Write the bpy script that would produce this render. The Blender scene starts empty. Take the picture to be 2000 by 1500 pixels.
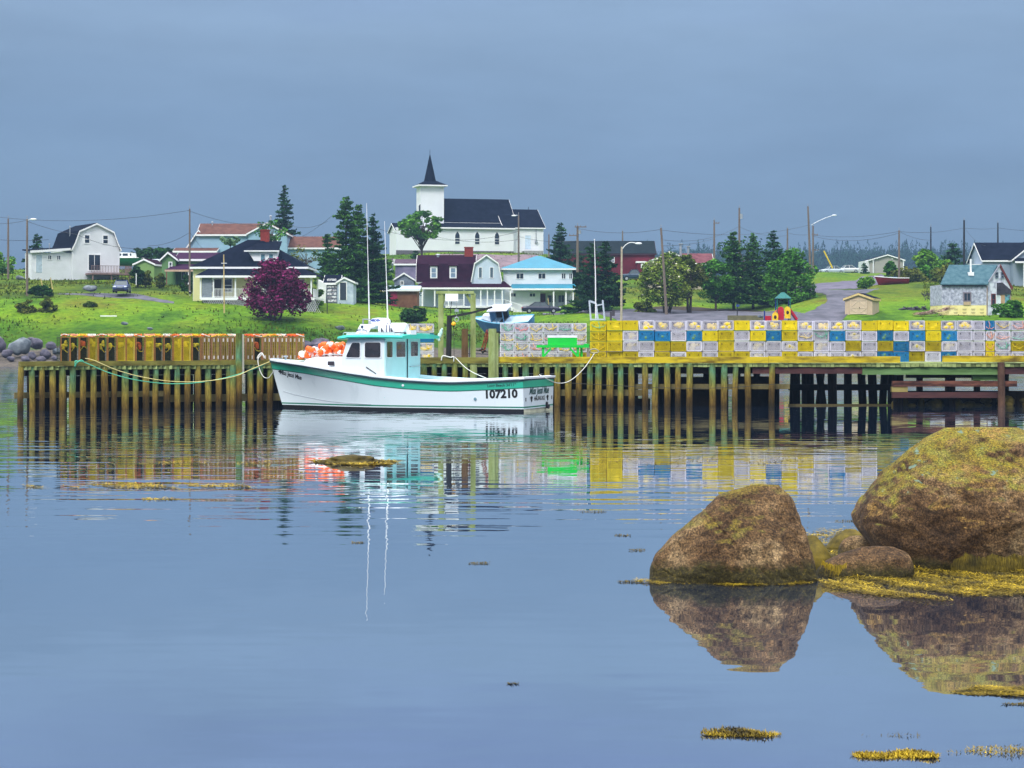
import bpy, bmesh, math, random
import numpy as np
from mathutils import Vector, Matrix, noise
R = math.radians
rnd = random.Random(7)

# ---------------------------------------------------------------- camera
F = 4000.0            # focal length in pixels of the 2000 px wide photograph
HOR = 655.0           # image row of the horizon
CH = 2.96             # camera height above the water
cam_d = bpy.data.cameras.new("camera"); cam = bpy.data.objects.new("camera", cam_d)
bpy.context.scene.collection.objects.link(cam)
cam.location = (0, 0, CH); cam.rotation_euler = (R(90), 0, 0)
cam_d.sensor_width = 36; cam_d.lens = 36 * F / 2000
cam_d.shift_y = -(750 - HOR) / 2000
cam_d.clip_start = 0.1; cam_d.clip_end = 6000
bpy.context.scene.camera = cam

# ---------------------------------------------------------------- world: overcast sky
SUN_EL, SUN_AZ = R(48), R(205)
w = bpy.data.worlds.new("World"); bpy.context.scene.world = w; w.use_nodes = True
nt = w.node_tree; nt.nodes.clear()
N = nt.nodes.new; L = nt.links.new
out = N('ShaderNodeOutputWorld'); bg = N('ShaderNodeBackground'); bg2 = N('ShaderNodeBackground')
sky = N('ShaderNodeTexSky'); sky.sky_type = 'NISHITA'; sky.sun_disc = False
sky.sun_elevation = SUN_EL; sky.sun_rotation = SUN_AZ
L(sky.outputs[0], bg2.inputs[0]); bg2.inputs[1].default_value = 0.05
tc = N('ShaderNodeTexCoord'); sp = N('ShaderNodeSeparateXYZ'); L(tc.outputs['Generated'], sp.inputs[0])
mp = N('ShaderNodeMapping'); mp.inputs['Scale'].default_value = (3, 3, 14); L(tc.outputs['Generated'], mp.inputs[0])
nz = N('ShaderNodeTexNoise'); nz.inputs['Scale'].default_value = 1.6; nz.inputs['Detail'].default_value = 5; L(mp.outputs[0], nz.inputs[0])
ma = N('ShaderNodeMath'); ma.operation = 'MULTIPLY_ADD'; ma.inputs[1].default_value = 0.09; L(nz.outputs[0], ma.inputs[0]); L(sp.outputs[2], ma.inputs[2])
ms = N('ShaderNodeMath'); ms.operation = 'SUBTRACT'; ms.inputs[1].default_value = 0.045; L(ma.outputs[0], ms.inputs[0])
cr = N('ShaderNodeValToRGB'); L(ms.outputs[0], cr.inputs[0])
els = cr.color_ramp.elements
STOPS = [(0, (0.160, 0.246, 0.352)), (0.035, (0.148, 0.229, 0.334)), (0.09, (0.130, 0.203, 0.313)), (0.16, (0.160, 0.234, 0.341)), (0.22, (0.136, 0.190, 0.326)), (0.32, (0.264, 0.334, 0.449)), (0.55, (1.056, 1.109, 1.214)), (1, (2.006, 2.006, 2.006))]
els[0].position = 0; els[0].color = STOPS[0][1] + (1,)
els[1].position = 1; els[1].color = STOPS[-1][1] + (1,)
for p, c in STOPS[1:-1]:
    e = els.new(p); e.color = c + (1,)
# slow cloud mottling
mp2 = N('ShaderNodeMapping'); mp2.inputs['Scale'].default_value = (2.2, 2.2, 9); L(tc.outputs['Generated'], mp2.inputs[0])
nz2 = N('ShaderNodeTexNoise'); nz2.inputs['Scale'].default_value = 2.3; nz2.inputs['Detail'].default_value = 7; nz2.inputs['Roughness'].default_value = .6; L(mp2.outputs[0], nz2.inputs[0])
mr = N('ShaderNodeMapRange'); mr.inputs[1].default_value = .3; mr.inputs[2].default_value = .7; mr.inputs[3].default_value = .89; mr.inputs[4].default_value = 1.11; L(nz2.outputs[0], mr.inputs[0])
vm = N('ShaderNodeVectorMath'); vm.operation = 'SCALE'; L(cr.outputs[0], vm.inputs[0]); L(mr.outputs[0], vm.inputs['Scale'])
L(vm.outputs[0], bg.inputs[0]); bg.inputs[1].default_value = 1.0
mx = N('ShaderNodeMixShader'); mx.inputs[0].default_value = .06
L(bg.outputs[0], mx.inputs[1]); L(bg2.outputs[0], mx.inputs[2]); L(mx.outputs[0], out.inputs[0])

sd = bpy.data.lights.new("sun", 'SUN'); sd.energy = 1.5; sd.angle = R(14); sd.color = (1, .97, .92)
so = bpy.data.objects.new("sun", sd); bpy.context.scene.collection.objects.link(so)
# light comes from behind the camera and from its left
so.rotation_euler = Vector((math.sin(R(28)) * math.cos(SUN_EL), math.cos(R(28)) * math.cos(SUN_EL), -math.sin(SUN_EL))).to_track_quat('-Z', 'Y').to_euler()
sc = bpy.context.scene
sc.view_settings.view_transform = 'Standard'; sc.view_settings.look = 'None'
sc.view_settings.exposure = 0.94; sc.view_settings.gamma = 1.0
sc.cycles.max_bounces = 6; sc.cycles.volume_bounces = 0; sc.cycles.caustics_reflective = False; sc.cycles.caustics_refractive = False
COL = sc.collection

# ---------------------------------------------------------------- helpers
def PX(px, D): return (px - 1000) / F * D
def PZ(py, D): return CH + (HOR - py) * D / F
def P(px, py, D): return Vector((PX(px, D), D, PZ(py, D)))
def M(v, D): return v * D / F           # pixels -> metres at distance D

MATS = {}
def mat(name, col, rough=.7, var=.15, scale=3.0, metal=0, bump=0, col2=None, spec=.3, island=0, detail=4, aniso=(1, 1, 1), thresh=None, ior=None, objr=0):
    """procedural principled: base colour mottled by noise towards col2 (or darker/lighter by var)"""
    if name in MATS: return MATS[name]
    m = bpy.data.materials.new(name); m.use_nodes = True; MATS[name] = m
    t = m.node_tree; b = t.nodes['Principled BSDF']
    b.inputs['Roughness'].default_value = rough; b.inputs['Metallic'].default_value = metal
    b.inputs['Specular IOR Level'].default_value = spec
    if ior: b.inputs['IOR'].default_value = ior
    g = t.nodes.new('ShaderNodeTexCoord'); mpn = t.nodes.new('ShaderNodeMapping'); mpn.inputs['Scale'].default_value = aniso
    geo = t.nodes.new('ShaderNodeNewGeometry')
    t.links.new(geo.outputs['Position'], mpn.inputs[0])
    n = t.nodes.new('ShaderNodeTexNoise'); n.inputs['Scale'].default_value = scale; n.inputs['Detail'].default_value = detail; n.inputs['Roughness'].default_value = .62
    t.links.new(mpn.outputs[0], n.inputs[0])
    c = t.nodes.new('ShaderNodeValToRGB'); t.links.new(n.outputs[0], c.inputs[0])
    lo, hi = thresh or (.32, .68)
    c.color_ramp.elements[0].position = lo; c.color_ramp.elements[1].position = hi
    if col2 is None:
        c.color_ramp.elements[0].color = tuple(max(0, x * (1 - var)) for x in col) + (1,)
        c.color_ramp.elements[1].color = tuple(min(1, x * (1 + var)) for x in col) + (1,)
    else:
        c.color_ramp.elements[0].color = tuple(col) + (1,); c.color_ramp.elements[1].color = tuple(col2) + (1,)
    src = c.outputs[0]
    if island:
        h = t.nodes.new('ShaderNodeMapRange'); h.inputs[3].default_value = 1 - island; h.inputs[4].default_value = 1 + island
        t.links.new(geo.outputs['Random Per Island'], h.inputs[0])
        v = t.nodes.new('ShaderNodeVectorMath'); v.operation = 'SCALE'; t.links.new(src, v.inputs[0]); t.links.new(h.outputs[0], v.inputs['Scale'])
        src = v.outputs[0]
    if objr:
        oi = t.nodes.new('ShaderNodeObjectInfo'); h = t.nodes.new('ShaderNodeMapRange'); h.inputs[3].default_value = 1 - objr; h.inputs[4].default_value = 1 + objr*.5
        t.links.new(oi.outputs['Random'], h.inputs[0])
        v = t.nodes.new('ShaderNodeVectorMath'); v.operation = 'SCALE'; t.links.new(src, v.inputs[0]); t.links.new(h.outputs[0], v.inputs['Scale'])
        src = v.outputs[0]
    t.links.new(src, b.inputs['Base Color'])
    if bump:
        bp = t.nodes.new('ShaderNodeBump'); bp.inputs['Strength'].default_value = .6; bp.inputs['Distance'].default_value = bump
        t.links.new(n.outputs[0], bp.inputs['Height']); t.links.new(bp.outputs[0], b.inputs['Normal'])
    return m

class MB:
    def __init__(s): s.v = []; s.f = []; s.m = []; s.mi = 0
    def add(s, vs, fs):
        o = len(s.v); s.v.extend([tuple(v) for v in vs]); s.f.extend([tuple(i + o for i in f) for f in fs]); s.m.extend([s.mi] * len(fs)); return s
    def box(s, x0, x1, y0, y1, z0, z1):
        return s.add([(x0,y0,z0),(x1,y0,z0),(x1,y1,z0),(x0,y1,z0),(x0,y0,z1),(x1,y0,z1),(x1,y1,z1),(x0,y1,z1)],
              [(0,3,2,1),(4,5,6,7),(0,1,5,4),(1,2,6,5),(2,3,7,6),(3,0,4,7)])
    def bar(s, a, b, w, h=None, up=(0,0,1)):
        h = h or w; a = Vector(a); b = Vector(b); d = (b - a).normalized(); up = Vector(up)
        if abs(d.dot(up)) > .98: up = Vector((0,1,0))
        u = d.cross(up).normalized() * w / 2; v = u.cross(d).normalized() * h / 2
        vs = [a-u-v, a+u-v, a+u+v, a-u+v, b-u-v, b+u-v, b+u+v, b-u+v]
        return s.add(vs, [(0,3,2,1),(4,5,6,7),(0,1,5,4),(1,2,6,5),(2,3,7,6),(3,0,4,7)])
    def tube(s, pts, r, n=6, cap=True):
        pts = [Vector(p) for p in pts]; k = len(pts); rs = r if isinstance(r, (list, tuple)) else [r] * k
        o = len(s.v); ref = None
        for i, p in enumerate(pts):
            d = (pts[min(i+1, k-1)] - pts[max(i-1, 0)])
            d = d.normalized() if d.length > 1e-9 else Vector((0,0,1))
            if ref is None: ref = Vector((0,0,1)) if abs(d.z) < .9 else Vector((0,1,0))
            u = d.cross(ref); u = u.normalized() if u.length > 1e-6 else Vector((1,0,0)); v = d.cross(u)
            for j in range(n):
                a = 2*math.pi*j/n; s.v.append(tuple(p + (u*math.cos(a) + v*math.sin(a)) * rs[i]))
        for i in range(k-1):
            for j in range(n):
                a = o+i*n+j; b = o+i*n+(j+1)%n; s.f.append((a, b, b+n, a+n)); s.m.append(s.mi)
        if cap:
            s.f.append(tuple(o+j for j in range(n))[::-1]); s.m.append(s.mi); s.f.append(tuple(o+(k-1)*n+j for j in range(n))); s.m.append(s.mi)
        return s
    def prism(s, poly, fn, a, b):
        """extrude 2d polygon; fn(u, v, w) -> xyz, w from a to b"""
        n = len(poly); vs = [fn(u, v, a) for u, v in poly] + [fn(u, v, b) for u, v in poly]
        return s.add(vs, [tuple(range(n))[::-1], tuple(range(n, 2*n))] + [(i, (i+1) % n, (i+1) % n + n, i+n) for i in range(n)])
    def ball(s, c, rx, ry=None, rz=None, n=8, m=5, rot=None):
        ry = ry or rx; rz = rz or rx; vs = [(0,0,rz)]
        for i in range(1, m):
            t = math.pi*i/m
            for j in range(n):
                a = 2*math.pi*j/n; vs.append((rx*math.sin(t)*math.cos(a), ry*math.sin(t)*math.sin(a), rz*math.cos(t)))
        vs.append((0,0,-rz)); fs = [(0, 1+j, 1+(j+1) % n) for j in range(n)]
        for i in range(m-2):
            for j in range(n):
                a = 1+i*n+j; b = 1+i*n+(j+1) % n; fs.append((a, a+n, b+n, b))
        e = len(vs)-1; fs += [(e, e-n+(j+1) % n, e-n+j) for j in range(n)]
        vs = [Vector(v) for v in vs]
        if rot is not None: vs = [rot @ v for v in vs]
        return s.add([v + Vector(c) for v in vs], fs)
    def build(s, name, ms, parent=None, smooth=False, recalc=True, loc=None):
        if not isinstance(ms, (list, tuple)): ms = [ms]
        me = bpy.data.meshes.new(name); me.from_pydata(s.v, [], s.f)
        for m_ in ms: me.materials.append(m_)
        if len(ms) > 1: me.polygons.foreach_set('material_index', s.m)
        if recalc:
            b = bmesh.new(); b.from_mesh(me); bmesh.ops.recalc_face_normals(b, faces=b.faces); b.to_mesh(me); b.free()
        if smooth: me.polygons.foreach_set('use_smooth', [True]*len(me.polygons))
        me.update()
        o = bpy.data.objects.new(name, me); COL.objects.link(o)
        if parent: o.parent = parent
        if loc: o.location = loc
        return o

def npmesh(name, V, Fq, m, parent=None, loc=None, smooth=False):
    """fast mesh of quads from numpy arrays"""
    me = bpy.data.meshes.new(name); nf = len(Fq); k = Fq.shape[1]
    me.vertices.add(len(V)); me.vertices.foreach_set('co', np.asarray(V, np.float32).ravel())
    me.loops.add(nf*k); me.loops.foreach_set('vertex_index', Fq.astype(np.int32).ravel())
    me.polygons.add(nf); me.polygons.foreach_set('loop_start', np.arange(0, nf*k, k, dtype=np.int32)); me.polygons.foreach_set('loop_total', np.full(nf, k, np.int32))
    if smooth: me.polygons.foreach_set('use_smooth', [True]*nf)
    me.materials.append(m); me.update(calc_edges=True); me.validate()
    o = bpy.data.objects.new(name, me); COL.objects.link(o)
    if parent: o.parent = parent
    if loc: o.location = loc
    return o

def thing(name, label, cat, loc=(0,0,0), rz=0, group=None):
    o = bpy.data.objects.new(name, None); COL.objects.link(o); o.empty_display_size = .3
    o.location = loc; o.rotation_euler = (0, 0, rz); tag(o, label, cat, group); return o
def tag(o, label=None, cat=None, group=None, kind=None):
    if label: o['label'] = label
    if cat: o['category'] = cat
    if group: o['group'] = group
    if kind: o['kind'] = kind
    return o
def copy_tree(o, parent=None):
    c = o.copy(); COL.objects.link(c)
    if parent: c.parent = parent
    for ch in o.children: copy_tree(ch, c)
    return c

def textmesh(name, body, size, m, parent, place, shear=0, bold=0, spacing=1.0, align='CENTER', ratio=1.0, italic_wave=0):
    """lettering as a mesh; place(u, v) -> xyz maps text plane onto the carrying surface"""
    cu = bpy.data.curves.new(name, 'FONT'); cu.body = body; cu.size = size; cu.align_x = align; cu.align_y = 'CENTER'
    cu.shear = shear; cu.offset = bold; cu.space_character = spacing; cu.resolution_u = 3
    to = bpy.data.objects.new(name, cu); COL.objects.link(to)
    me = bpy.data.meshes.new_from_object(to.evaluated_get(bpy.context.evaluated_depsgraph_get()))
    bpy.data.objects.remove(to); bpy.data.curves.remove(cu)
    for v in me.vertices:
        v.co = place(v.co.x*ratio, v.co.y)
    me.materials.clear(); me.materials.append(m); me.name = name
    o = bpy.data.objects.new(name, me); COL.objects.link(o); o.parent = parent
    return o

ORD = ['first','second','third','fourth','fifth','sixth','seventh','eighth','ninth','tenth','eleventh','twelfth','thirteenth','fourteenth','fifteenth','sixteenth','seventeenth','eighteenth','nineteenth','twentieth']
def ordw(i):
    """1 -> first"""
    if i <= 20: return ORD[i-1]
    if i == 30: return 'thirtieth'
    return ('twenty' if i < 30 else 'thirty' if i < 40 else 'forty') + '-' + ORD[i % 10 - 1] if i % 10 else 'fortieth'

# ---------------------------------------------------------------- common materials
white = mat('white_paint', (.80, .81, .82), .6, .05, 1.5)
trimw = mat('white_trim', (.82, .83, .84), .5, .03, 2)
glass = mat('dark_glass', (.02, .03, .045), .12, .4, .8, spec=.6)
poleg = mat('weathered_pole', (.16, .125, .10), .9, .25, 2, aniso=(3, 3, .6))
wood_green = mat('green_treated_wood', (.20, .24, .07), .85, .3, 2.5, col2=(.33, .38, .16), aniso=(2, 2, .7), bump=.02)
black = mat('black_metal', (.015, .014, .016), .5, .3, 4)
brick = mat('red_brick', (.22, .03, .02), .9, .3, 9)
# ---------------------------------------------------------------- terrain
# columns (picture bearing) -> list of (distance, image row where the ground is seen at that distance)
TC = [
 (-900, [(195,716),(205,693),(209,664),(222,604),(240,570),(276,540),(330,527),(430,532)]),
 (0,    [(195,716),(205,693),(209,662),(220,602),(235,574),(276,541),(330,528),(430,533)]),
 (150,  [(193,717),(204,693),(208,662),(221,601),(235,572),(276,541),(330,528),(430,533)]),
 (300,  [(190,717),(200,693),(207,662),(222,602),(235,578),(255,556),(276,545),(300,536),(330,526),(430,532)]),
 (450,  [(188,718),(199,692),(207,665),(215,626),(228,592),(255,560),(296,522),(330,516),(430,522)]),
 (600,  [(185,719),(198,692),(207,667),(215,629),(228,607),(245,592),(285,560),(300,532),(350,508),(430,515)]),
 (680,  [(182,719),(196,692),(209,662),(222,628),(245,594),(285,570),(310,535),(345,503),(370,500),(430,508)]),
 (760,  [(180,720),(195,692),(210,657),(230,622),(245,602),(285,597),(310,543),(345,500),(370,496),(430,502)]),
 (850,  [(178,721),(195,697),(215,657),(245,620),(275,604),(290,602),(318,545),(345,494),(380,492),(430,500)]),
 (950,  [(176,722),(195,702),(215,662),(245,627),(270,610),(290,604),(318,548),(345,494),(380,492),(430,500)]),
 (1050, [(176,722),(195,700),(215,662),(245,625),(270,613),(290,612),(318,560),(345,496),(380,492),(430,505)]),
 (1200, [(178,721),(200,682),(215,652),(235,622),(250,607),(262,597),(290,563),(320,550),(345,532),(380,525),(430,530)]),
 (1350, [(178,721),(200,680),(215,642),(225,623),(255,609),(265,601),(300,570),(330,556),(400,541),(430,541)]),
 (1500, [(175,722),(198,680),(210,640),(215,625),(255,611),(263,607),(285,570),(300,557),(330,547),(400,536)]),
 (1600, [(172,723),(198,678),(206,635),(215,623),(225,605),(250,583),(270,563),(285,553),(305,547),(330,529),(350,530),(400,534)]),
 (1700, [(170,724),(198,676),(206,632),(215,618),(235,592),(250,577),(280,557),(300,549),(360,538),(400,534)]),
 (1850, [(170,724),(198,676),(206,630),(215,617),(235,584),(260,562),(280,548),(300,537),(350,531),(400,532)]),
 (2000, [(170,724),(198,676),(206,630),(215,616),(240,592),(290,560),(320,551),(400,545)]),
 (2900, [(170,724),(198,676),(206,630),(215,616),(240,592),(290,560),(320,551),(400,545)]),
]
DG = np.array(sorted(set([60,120,160]+list(range(166,300,1))+list(range(300,420,3))+list(range(420,1700,20))+[1700,2000,3000,5500])), float)
def _colz(lst):
    d = [60, lst[0][0]-14] + [a for a, _ in lst] + [520, 640, 5500]
    z = [-2.5, -1.6] + [CH + (HOR-y)*a/F for a, y in lst]
    zl = z[-1]
    z += [zl - 1, zl - 2, zl - 2]
    return np.interp(DG, d, z)
_pxs = np.array([c[0] for c in TC], float); _Z = np.array([_colz(c[1]) for c in TC])
# far hill: rises at 650 m on the right-hand side of the bay only
for i, p_ in enumerate(_pxs):
    amp = np.clip((p_-900)/350, 0, 1)
    _Z[i] += amp * (33*np.clip((DG-700)/800, 0, 1)**1.0)
PXG = np.arange(-900, 2901, 12.0)
_TZ = np.empty((len(PXG), len(DG)))
for j in range(len(DG)): _TZ[:, j] = np.interp(PXG, _pxs, _Z[:, j])
def _sm(a, k, ax):
    ker = np.exp(-.5*(np.arange(-3*k, 3*k+1)/k)**2); ker /= ker.sum()
    pad = [(0,0),(0,0)]; pad[ax] = (3*k, 3*k); b = np.pad(a, pad, mode='edge')
    return np.apply_along_axis(lambda r: np.convolve(r, ker, 'valid'), ax, b)
_TZ = _sm(_TZ, 2, 0); _m = DG < 300; _S = _sm(_TZ, 2, 1); _TZ[:, _m] = _S[:, _m]
# lumps
_rg = np.random.RandomState(3)
def _lump(X, Y):
    return (.16*np.sin(X*.21+1.3*np.sin(Y*.13))*np.sin(Y*.23+.7) + .10*np.sin(X*.53+Y*.31)*np.sin(Y*.61-X*.2) + .05*np.sin(X*1.3+2)*np.sin(Y*1.7))
XX = (PXG[:, None]-1000)/F*DG[None]; YY = np.broadcast_to(DG[None], XX.shape)
_TZ = _TZ + np.where((_TZ > 1) & (DG[None] < 450), 1, 0)*_lump(XX, YY)*.8
def gz(X, Y):
    """ground height at world X, Y"""
    px = X/Y*F+1000; i = np.clip((px-PXG[0])/12.0, 0, len(PXG)-1.001); j = np.clip(np.interp(Y, DG, np.arange(len(DG))), 0, len(DG)-1.001)
    i0 = np.floor(i).astype(int); j0 = np.floor(j).astype(int); a = i-i0; b = j-j0
    r = (_TZ[i0,j0]*(1-a)*(1-b)+_TZ[i0+1,j0]*a*(1-b)+_TZ[i0,j0+1]*(1-a)*b+_TZ[i0+1,j0+1]*a*b)
    return r if np.ndim(r) else float(r)
def G(px, D, dz=0):
    X = PX(px, D); return Vector((X, D, gz(X, D)+dz))

def grid_faces(a, b):
    i, j = np.meshgrid(np.arange(a-1), np.arange(b-1), indexing='ij'); o = i*b+j
    return np.stack([o, o+b, o+b+1, o+1], -1).reshape(-1, 4)

def ground_material():
    m = bpy.data.materials.new('grassland'); m.use_nodes = True; t = m.node_tree; b = t.nodes['Principled BSDF']
    b.inputs['Roughness'].default_value = .95; b.inputs['Specular IOR Level'].default_value = .1
    g = t.nodes.new('ShaderNodeNewGeometry')
    def noise_(sc_, det=5, ro=.6, an=(1,1,1)):
        mp_ = t.nodes.new('ShaderNodeMapping'); mp_.inputs['Scale'].default_value = an; t.links.new(g.outputs['Position'], mp_.inputs[0])
        n = t.nodes.new('ShaderNodeTexNoise'); n.inputs['Scale'].default_value = sc_; n.inputs['Detail'].default_value = det; n.inputs['Roughness'].default_value = ro
        t.links.new(mp_.outputs[0], n.inputs[0]); return n
    def ramp(src, stops):
        c = t.nodes.new('ShaderNodeValToRGB'); t.links.new(src, c.inputs[0]); e = c.color_ramp.elements
        e[0].position, e[0].color = stops[0][0], stops[0][1]+(1,); e[1].position, e[1].color = stops[-1][0], stops[-1][1]+(1,)
        for p, col in stops[1:-1]: q = e.new(p); q.color = col+(1,)
        return c
    def mixc(f, a, b_):
        x = t.nodes.new('ShaderNodeMix'); x.data_type = 'RGBA'; t.links.new(f, x.inputs[0]); t.links.new(a, x.inputs[6]); t.links.new(b_, x.inputs[7]); return x.outputs[2]
    big = noise_(.11, 6, .68, (.8, .5, 1)); fine = noise_(1.3, 7, .8)
    base = ramp(big.outputs[0], [(.30, (.014,.050,.003)), (.40, (.045,.118,.005)), (.48, (.095,.205,.006)), (.57, (.125,.215,.007)), (.65, (.12,.155,.010)), (.73, (.14,.11,.014))])
    dark = ramp(fine.outputs[0], [(.3, (.22,.30,.3)), (.48, (.9,.92,.9)), (.7, (1.7,1.5,1.3))])
    mu = t.nodes.new('ShaderNodeMix'); mu.data_type = 'RGBA'; mu.blend_type = 'MULTIPLY'; mu.inputs[0].default_value = 1
    t.links.new(base.outputs[0], mu.inputs[6]); t.links.new(dark.outputs[0], mu.inputs[7])
    # tall dark growth near the shore, mown green above it, olive rough higher up
    spz = t.nodes.new('ShaderNodeSeparateXYZ'); t.links.new(g.outputs['Position'], spz.inputs[0]); nzn = noise_(.22, 4)
    az = t.nodes.new('ShaderNodeMath'); az.operation = 'MULTIPLY_ADD'; az.inputs[1].default_value = 3.0; t.links.new(nzn.outputs[0], az.inputs[0]); t.links.new(spz.outputs[2], az.inputs[2])
    az2 = t.nodes.new('ShaderNodeMapRange'); az2.inputs[1].default_value = 1.5; az2.inputs[2].default_value = 14.5; t.links.new(az.outputs[0], az2.inputs[0])
    zone = ramp(az2.outputs[0], [(.08, (.30,.42,.5)), (.26, (.42,.55,.6)), (.36, (1,1,1)), (.52, (1.05,1,1)), (.60, (.95,.68,1.3)), (.74, (.85,.62,1.3)), (.86, (.9,.85,1))])
    mz = t.nodes.new('ShaderNodeMix'); mz.data_type = 'RGBA'; mz.blend_type = 'MULTIPLY'; mz.inputs[0].default_value = 1
    t.links.new(mu.outputs[2], mz.inputs[6]); t.links.new(zone.outputs[0], mz.inputs[7]); mu = mz
    # gravel shore below about 1.6 m
    gr = noise_(2.2, 8, .9); grc = ramp(gr.outputs[0], [(.3, (.025,.022,.03)), (.5, (.10,.085,.075)), (.62, (.20,.17,.12)), (.75, (.42,.38,.33))])
    sp_ = t.nodes.new('ShaderNodeSeparateXYZ'); t.links.new(g.outputs['Position'], sp_.inputs[0])
    ed = noise_(.35, 3); a1 = t.nodes.new('ShaderNodeMath'); a1.operation = 'MULTIPLY_ADD'; a1.inputs[1].default_value = 1.6; t.links.new(ed.outputs[0], a1.inputs[0]); t.links.new(sp_.outputs[2], a1.inputs[2])
    mr_ = t.nodes.new('ShaderNodeMapRange'); mr_.inputs[1].default_value = 2.3; mr_.inputs[2].default_value = 2.7; t.links.new(a1.outputs[0], mr_.inputs[0])
    c1 = mixc(mr_.outputs[0], grc.outputs[0], mu.outputs[2])
    t.links.new(c1, b.inputs['Base Color'])
    bp = t.nodes.new('ShaderNodeBump'); bp.inputs['Distance'].default_value = .25; bp.inputs['Strength'].default_value = .8
    t.links.new(fine.outputs[0], bp.inputs['Height']); t.links.new(bp.outputs[0], b.inputs['Normal'])
    return m
grass_m = ground_material()
V = np.stack([XX, YY, _TZ], -1).reshape(-1, 3)
ground = npmesh('ground', V, grid_faces(*XX.shape), grass_m, smooth=True); tag(ground, kind='structure')

# grass tufts break the slope up
def tufts():
    n = 90000; px = _rg.uniform(-250, 2250, n); D = 203 + _rg.power(.75, n)*150
    X = (px-1000)/F*D; z = gz(X, D); k = (z > 1.9); X, D, z = X[k], D[k], z[k]
    px = px[k]
    # keep clear of the gravel lot and road
    k = ~(((px > 1130) & (px < 1760) & (z < 7.4) & (D < 262)) | ((px > 1540) & (px < 1800) & (D < 360))); X, D, z = X[k], D[k], z[k]
    cl = np.sin(X*.17+3*np.sin(D*.07))*np.sin(D*.21+X*.05)+_rg.uniform(-.6, .6, len(X)); k = (cl > .05) & ((z < 4.6) | (z > 7.6) | (_rg.rand(len(X)) < .15)); X, D, z = X[k], D[k], z[k]
    n = len(X); a = _rg.uniform(0, 6.28, n); h = _rg.uniform(.08, .34, n)*np.where(cl[k] > .8, 1.4, .8); wd = _rg.uniform(.05, .16, n)
    dx, dy = np.cos(a)*wd, np.sin(a)*wd; lx, ly = _rg.uniform(-.12, .12, n), _rg.uniform(-.12, .12, n)
    V = np.empty((n, 3, 3)); V[:,0] = np.stack([X-dx, D-dy, z-.03], -1); V[:,1] = np.stack([X+dx, D+dy, z-.03], -1); V[:,2] = np.stack([X+lx, D+ly, z+h], -1)
    m = mat('tuft', (.022,.06,.004), .95, .2, .25, col2=(.10,.11,.012), island=.4, spec=.05)
    o = npmesh('grass', V.reshape(-1,3), np.arange(3*n).reshape(-1,3), m); tag(o, kind='stuff')
tufts()

# roads, lot and drive as sheets draped a little above the ground
def drape(name, poly, m, off=.07, step=.7):
    """poly: list of (px,D) left/right edge pairs -> strip"""
    V, Fc, rows = [], [], []
    pts = []
    for (l, r), (l2, r2) in zip(poly[:-1], poly[1:]):
        k = max(2, int(abs(l2[1]-l[1])/step)+int(abs(l2[0]-l[0])/14)+1)
        for i in range(k):
            t_ = i/k; pts.append(((l[0]+(l2[0]-l[0])*t_, l[1]+(l2[1]-l[1])*t_), (r[0]+(r2[0]-r[0])*t_, r[1]+(r2[1]-r[1])*t_)))
    pts.append(poly[-1]); nw = 40
    A = np.array([[(a[0]+(b[0]-a[0])*s/nw, a[1]+(b[1]-a[1])*s/nw) for s in range(nw+1)] for a, b in pts])
    X = (A[...,0]-1000)/F*A[...,1]; Y = A[...,1]; e = np.zeros(X.shape); 
    Z = gz(X, Y)+off*.5; Z[:, 0] -= .25; Z[:, -1] -= .25; jx = _rg.normal(0, .12, X.shape); X[:, 0] += jx[:, 0]; X[:, -1] += jx[:, -1]
    o = npmesh(name, np.stack([X,Y,Z],-1).reshape(-1,3), grid_faces(*X.shape), m, smooth=True); tag(o, kind='structure'); return o
gravel_m = mat('gravel', (.04,.042,.055), .95, .3, .6, col2=(.13,.125,.16), detail=8, thresh=(.3,.7), aniso=(1,.5,1))
asph_m = mat('asphalt', (.06,.055,.08), .9, .2, .5, col2=(.15,.135,.19), detail=7)
drape('gravel_lot', [((1160,249),(1160,253)),((1200,236),(1200,255)),((1235,222),(1235,257)),((1290,212),(1290,257)),((1400,212),(1400,259)),((1500,209),(1500,250)),((1580,207),(1570,224))], gravel_m, .09)
drape('dirt_road', [((1490,209),(1590,208)),((1540,216),(1645,212)),((1590,228),(1668,222)),((1615,243),(1672,238)),((1612,258),(1690,255)),((1590,268),(1720,264))], gravel_m, .13)
drape('village_road', [((1500,268),(1500,283)),((1570,266),(1570,286)),((1640,268),(1640,292)),((1672,270),(1668,300)),((1700,276),(1690,330)),((1760,284),(1720,360))], asph_m, .17)
drape('driveway', [((112,234.2),(112,235.6)),((200,232.5),(200,237.5)),((262,231),(262,238)),((340,227),(340,228.5))], gravel_m, .10)
drape('church_drive', [((850,330),(850,343)),((1010,328),(1000,344)),((1060,332),(1050,347))], mat('church_gravel', (.12,.09,.11), .95, .3, .6, col2=(.24,.17,.19), detail=6), .12)
drape('dark_ground_strip', [((1240,256.5),(1240,259)),((1300,256),(1300,263)),((1380,257),(1380,264)),((1460,258),(1460,264)),((1520,255),(1520,258))], mat('dark_ground', (.012,.010,.008), .95, .3, 1.5, col2=(.05,.03,.015)), .05)  # dark brown strip draped over the ground beneath the trees
drape('roadside_path', [((1060,262),(1060,267)),((1180,246),(1180,256))], gravel_m, .09)

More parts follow.
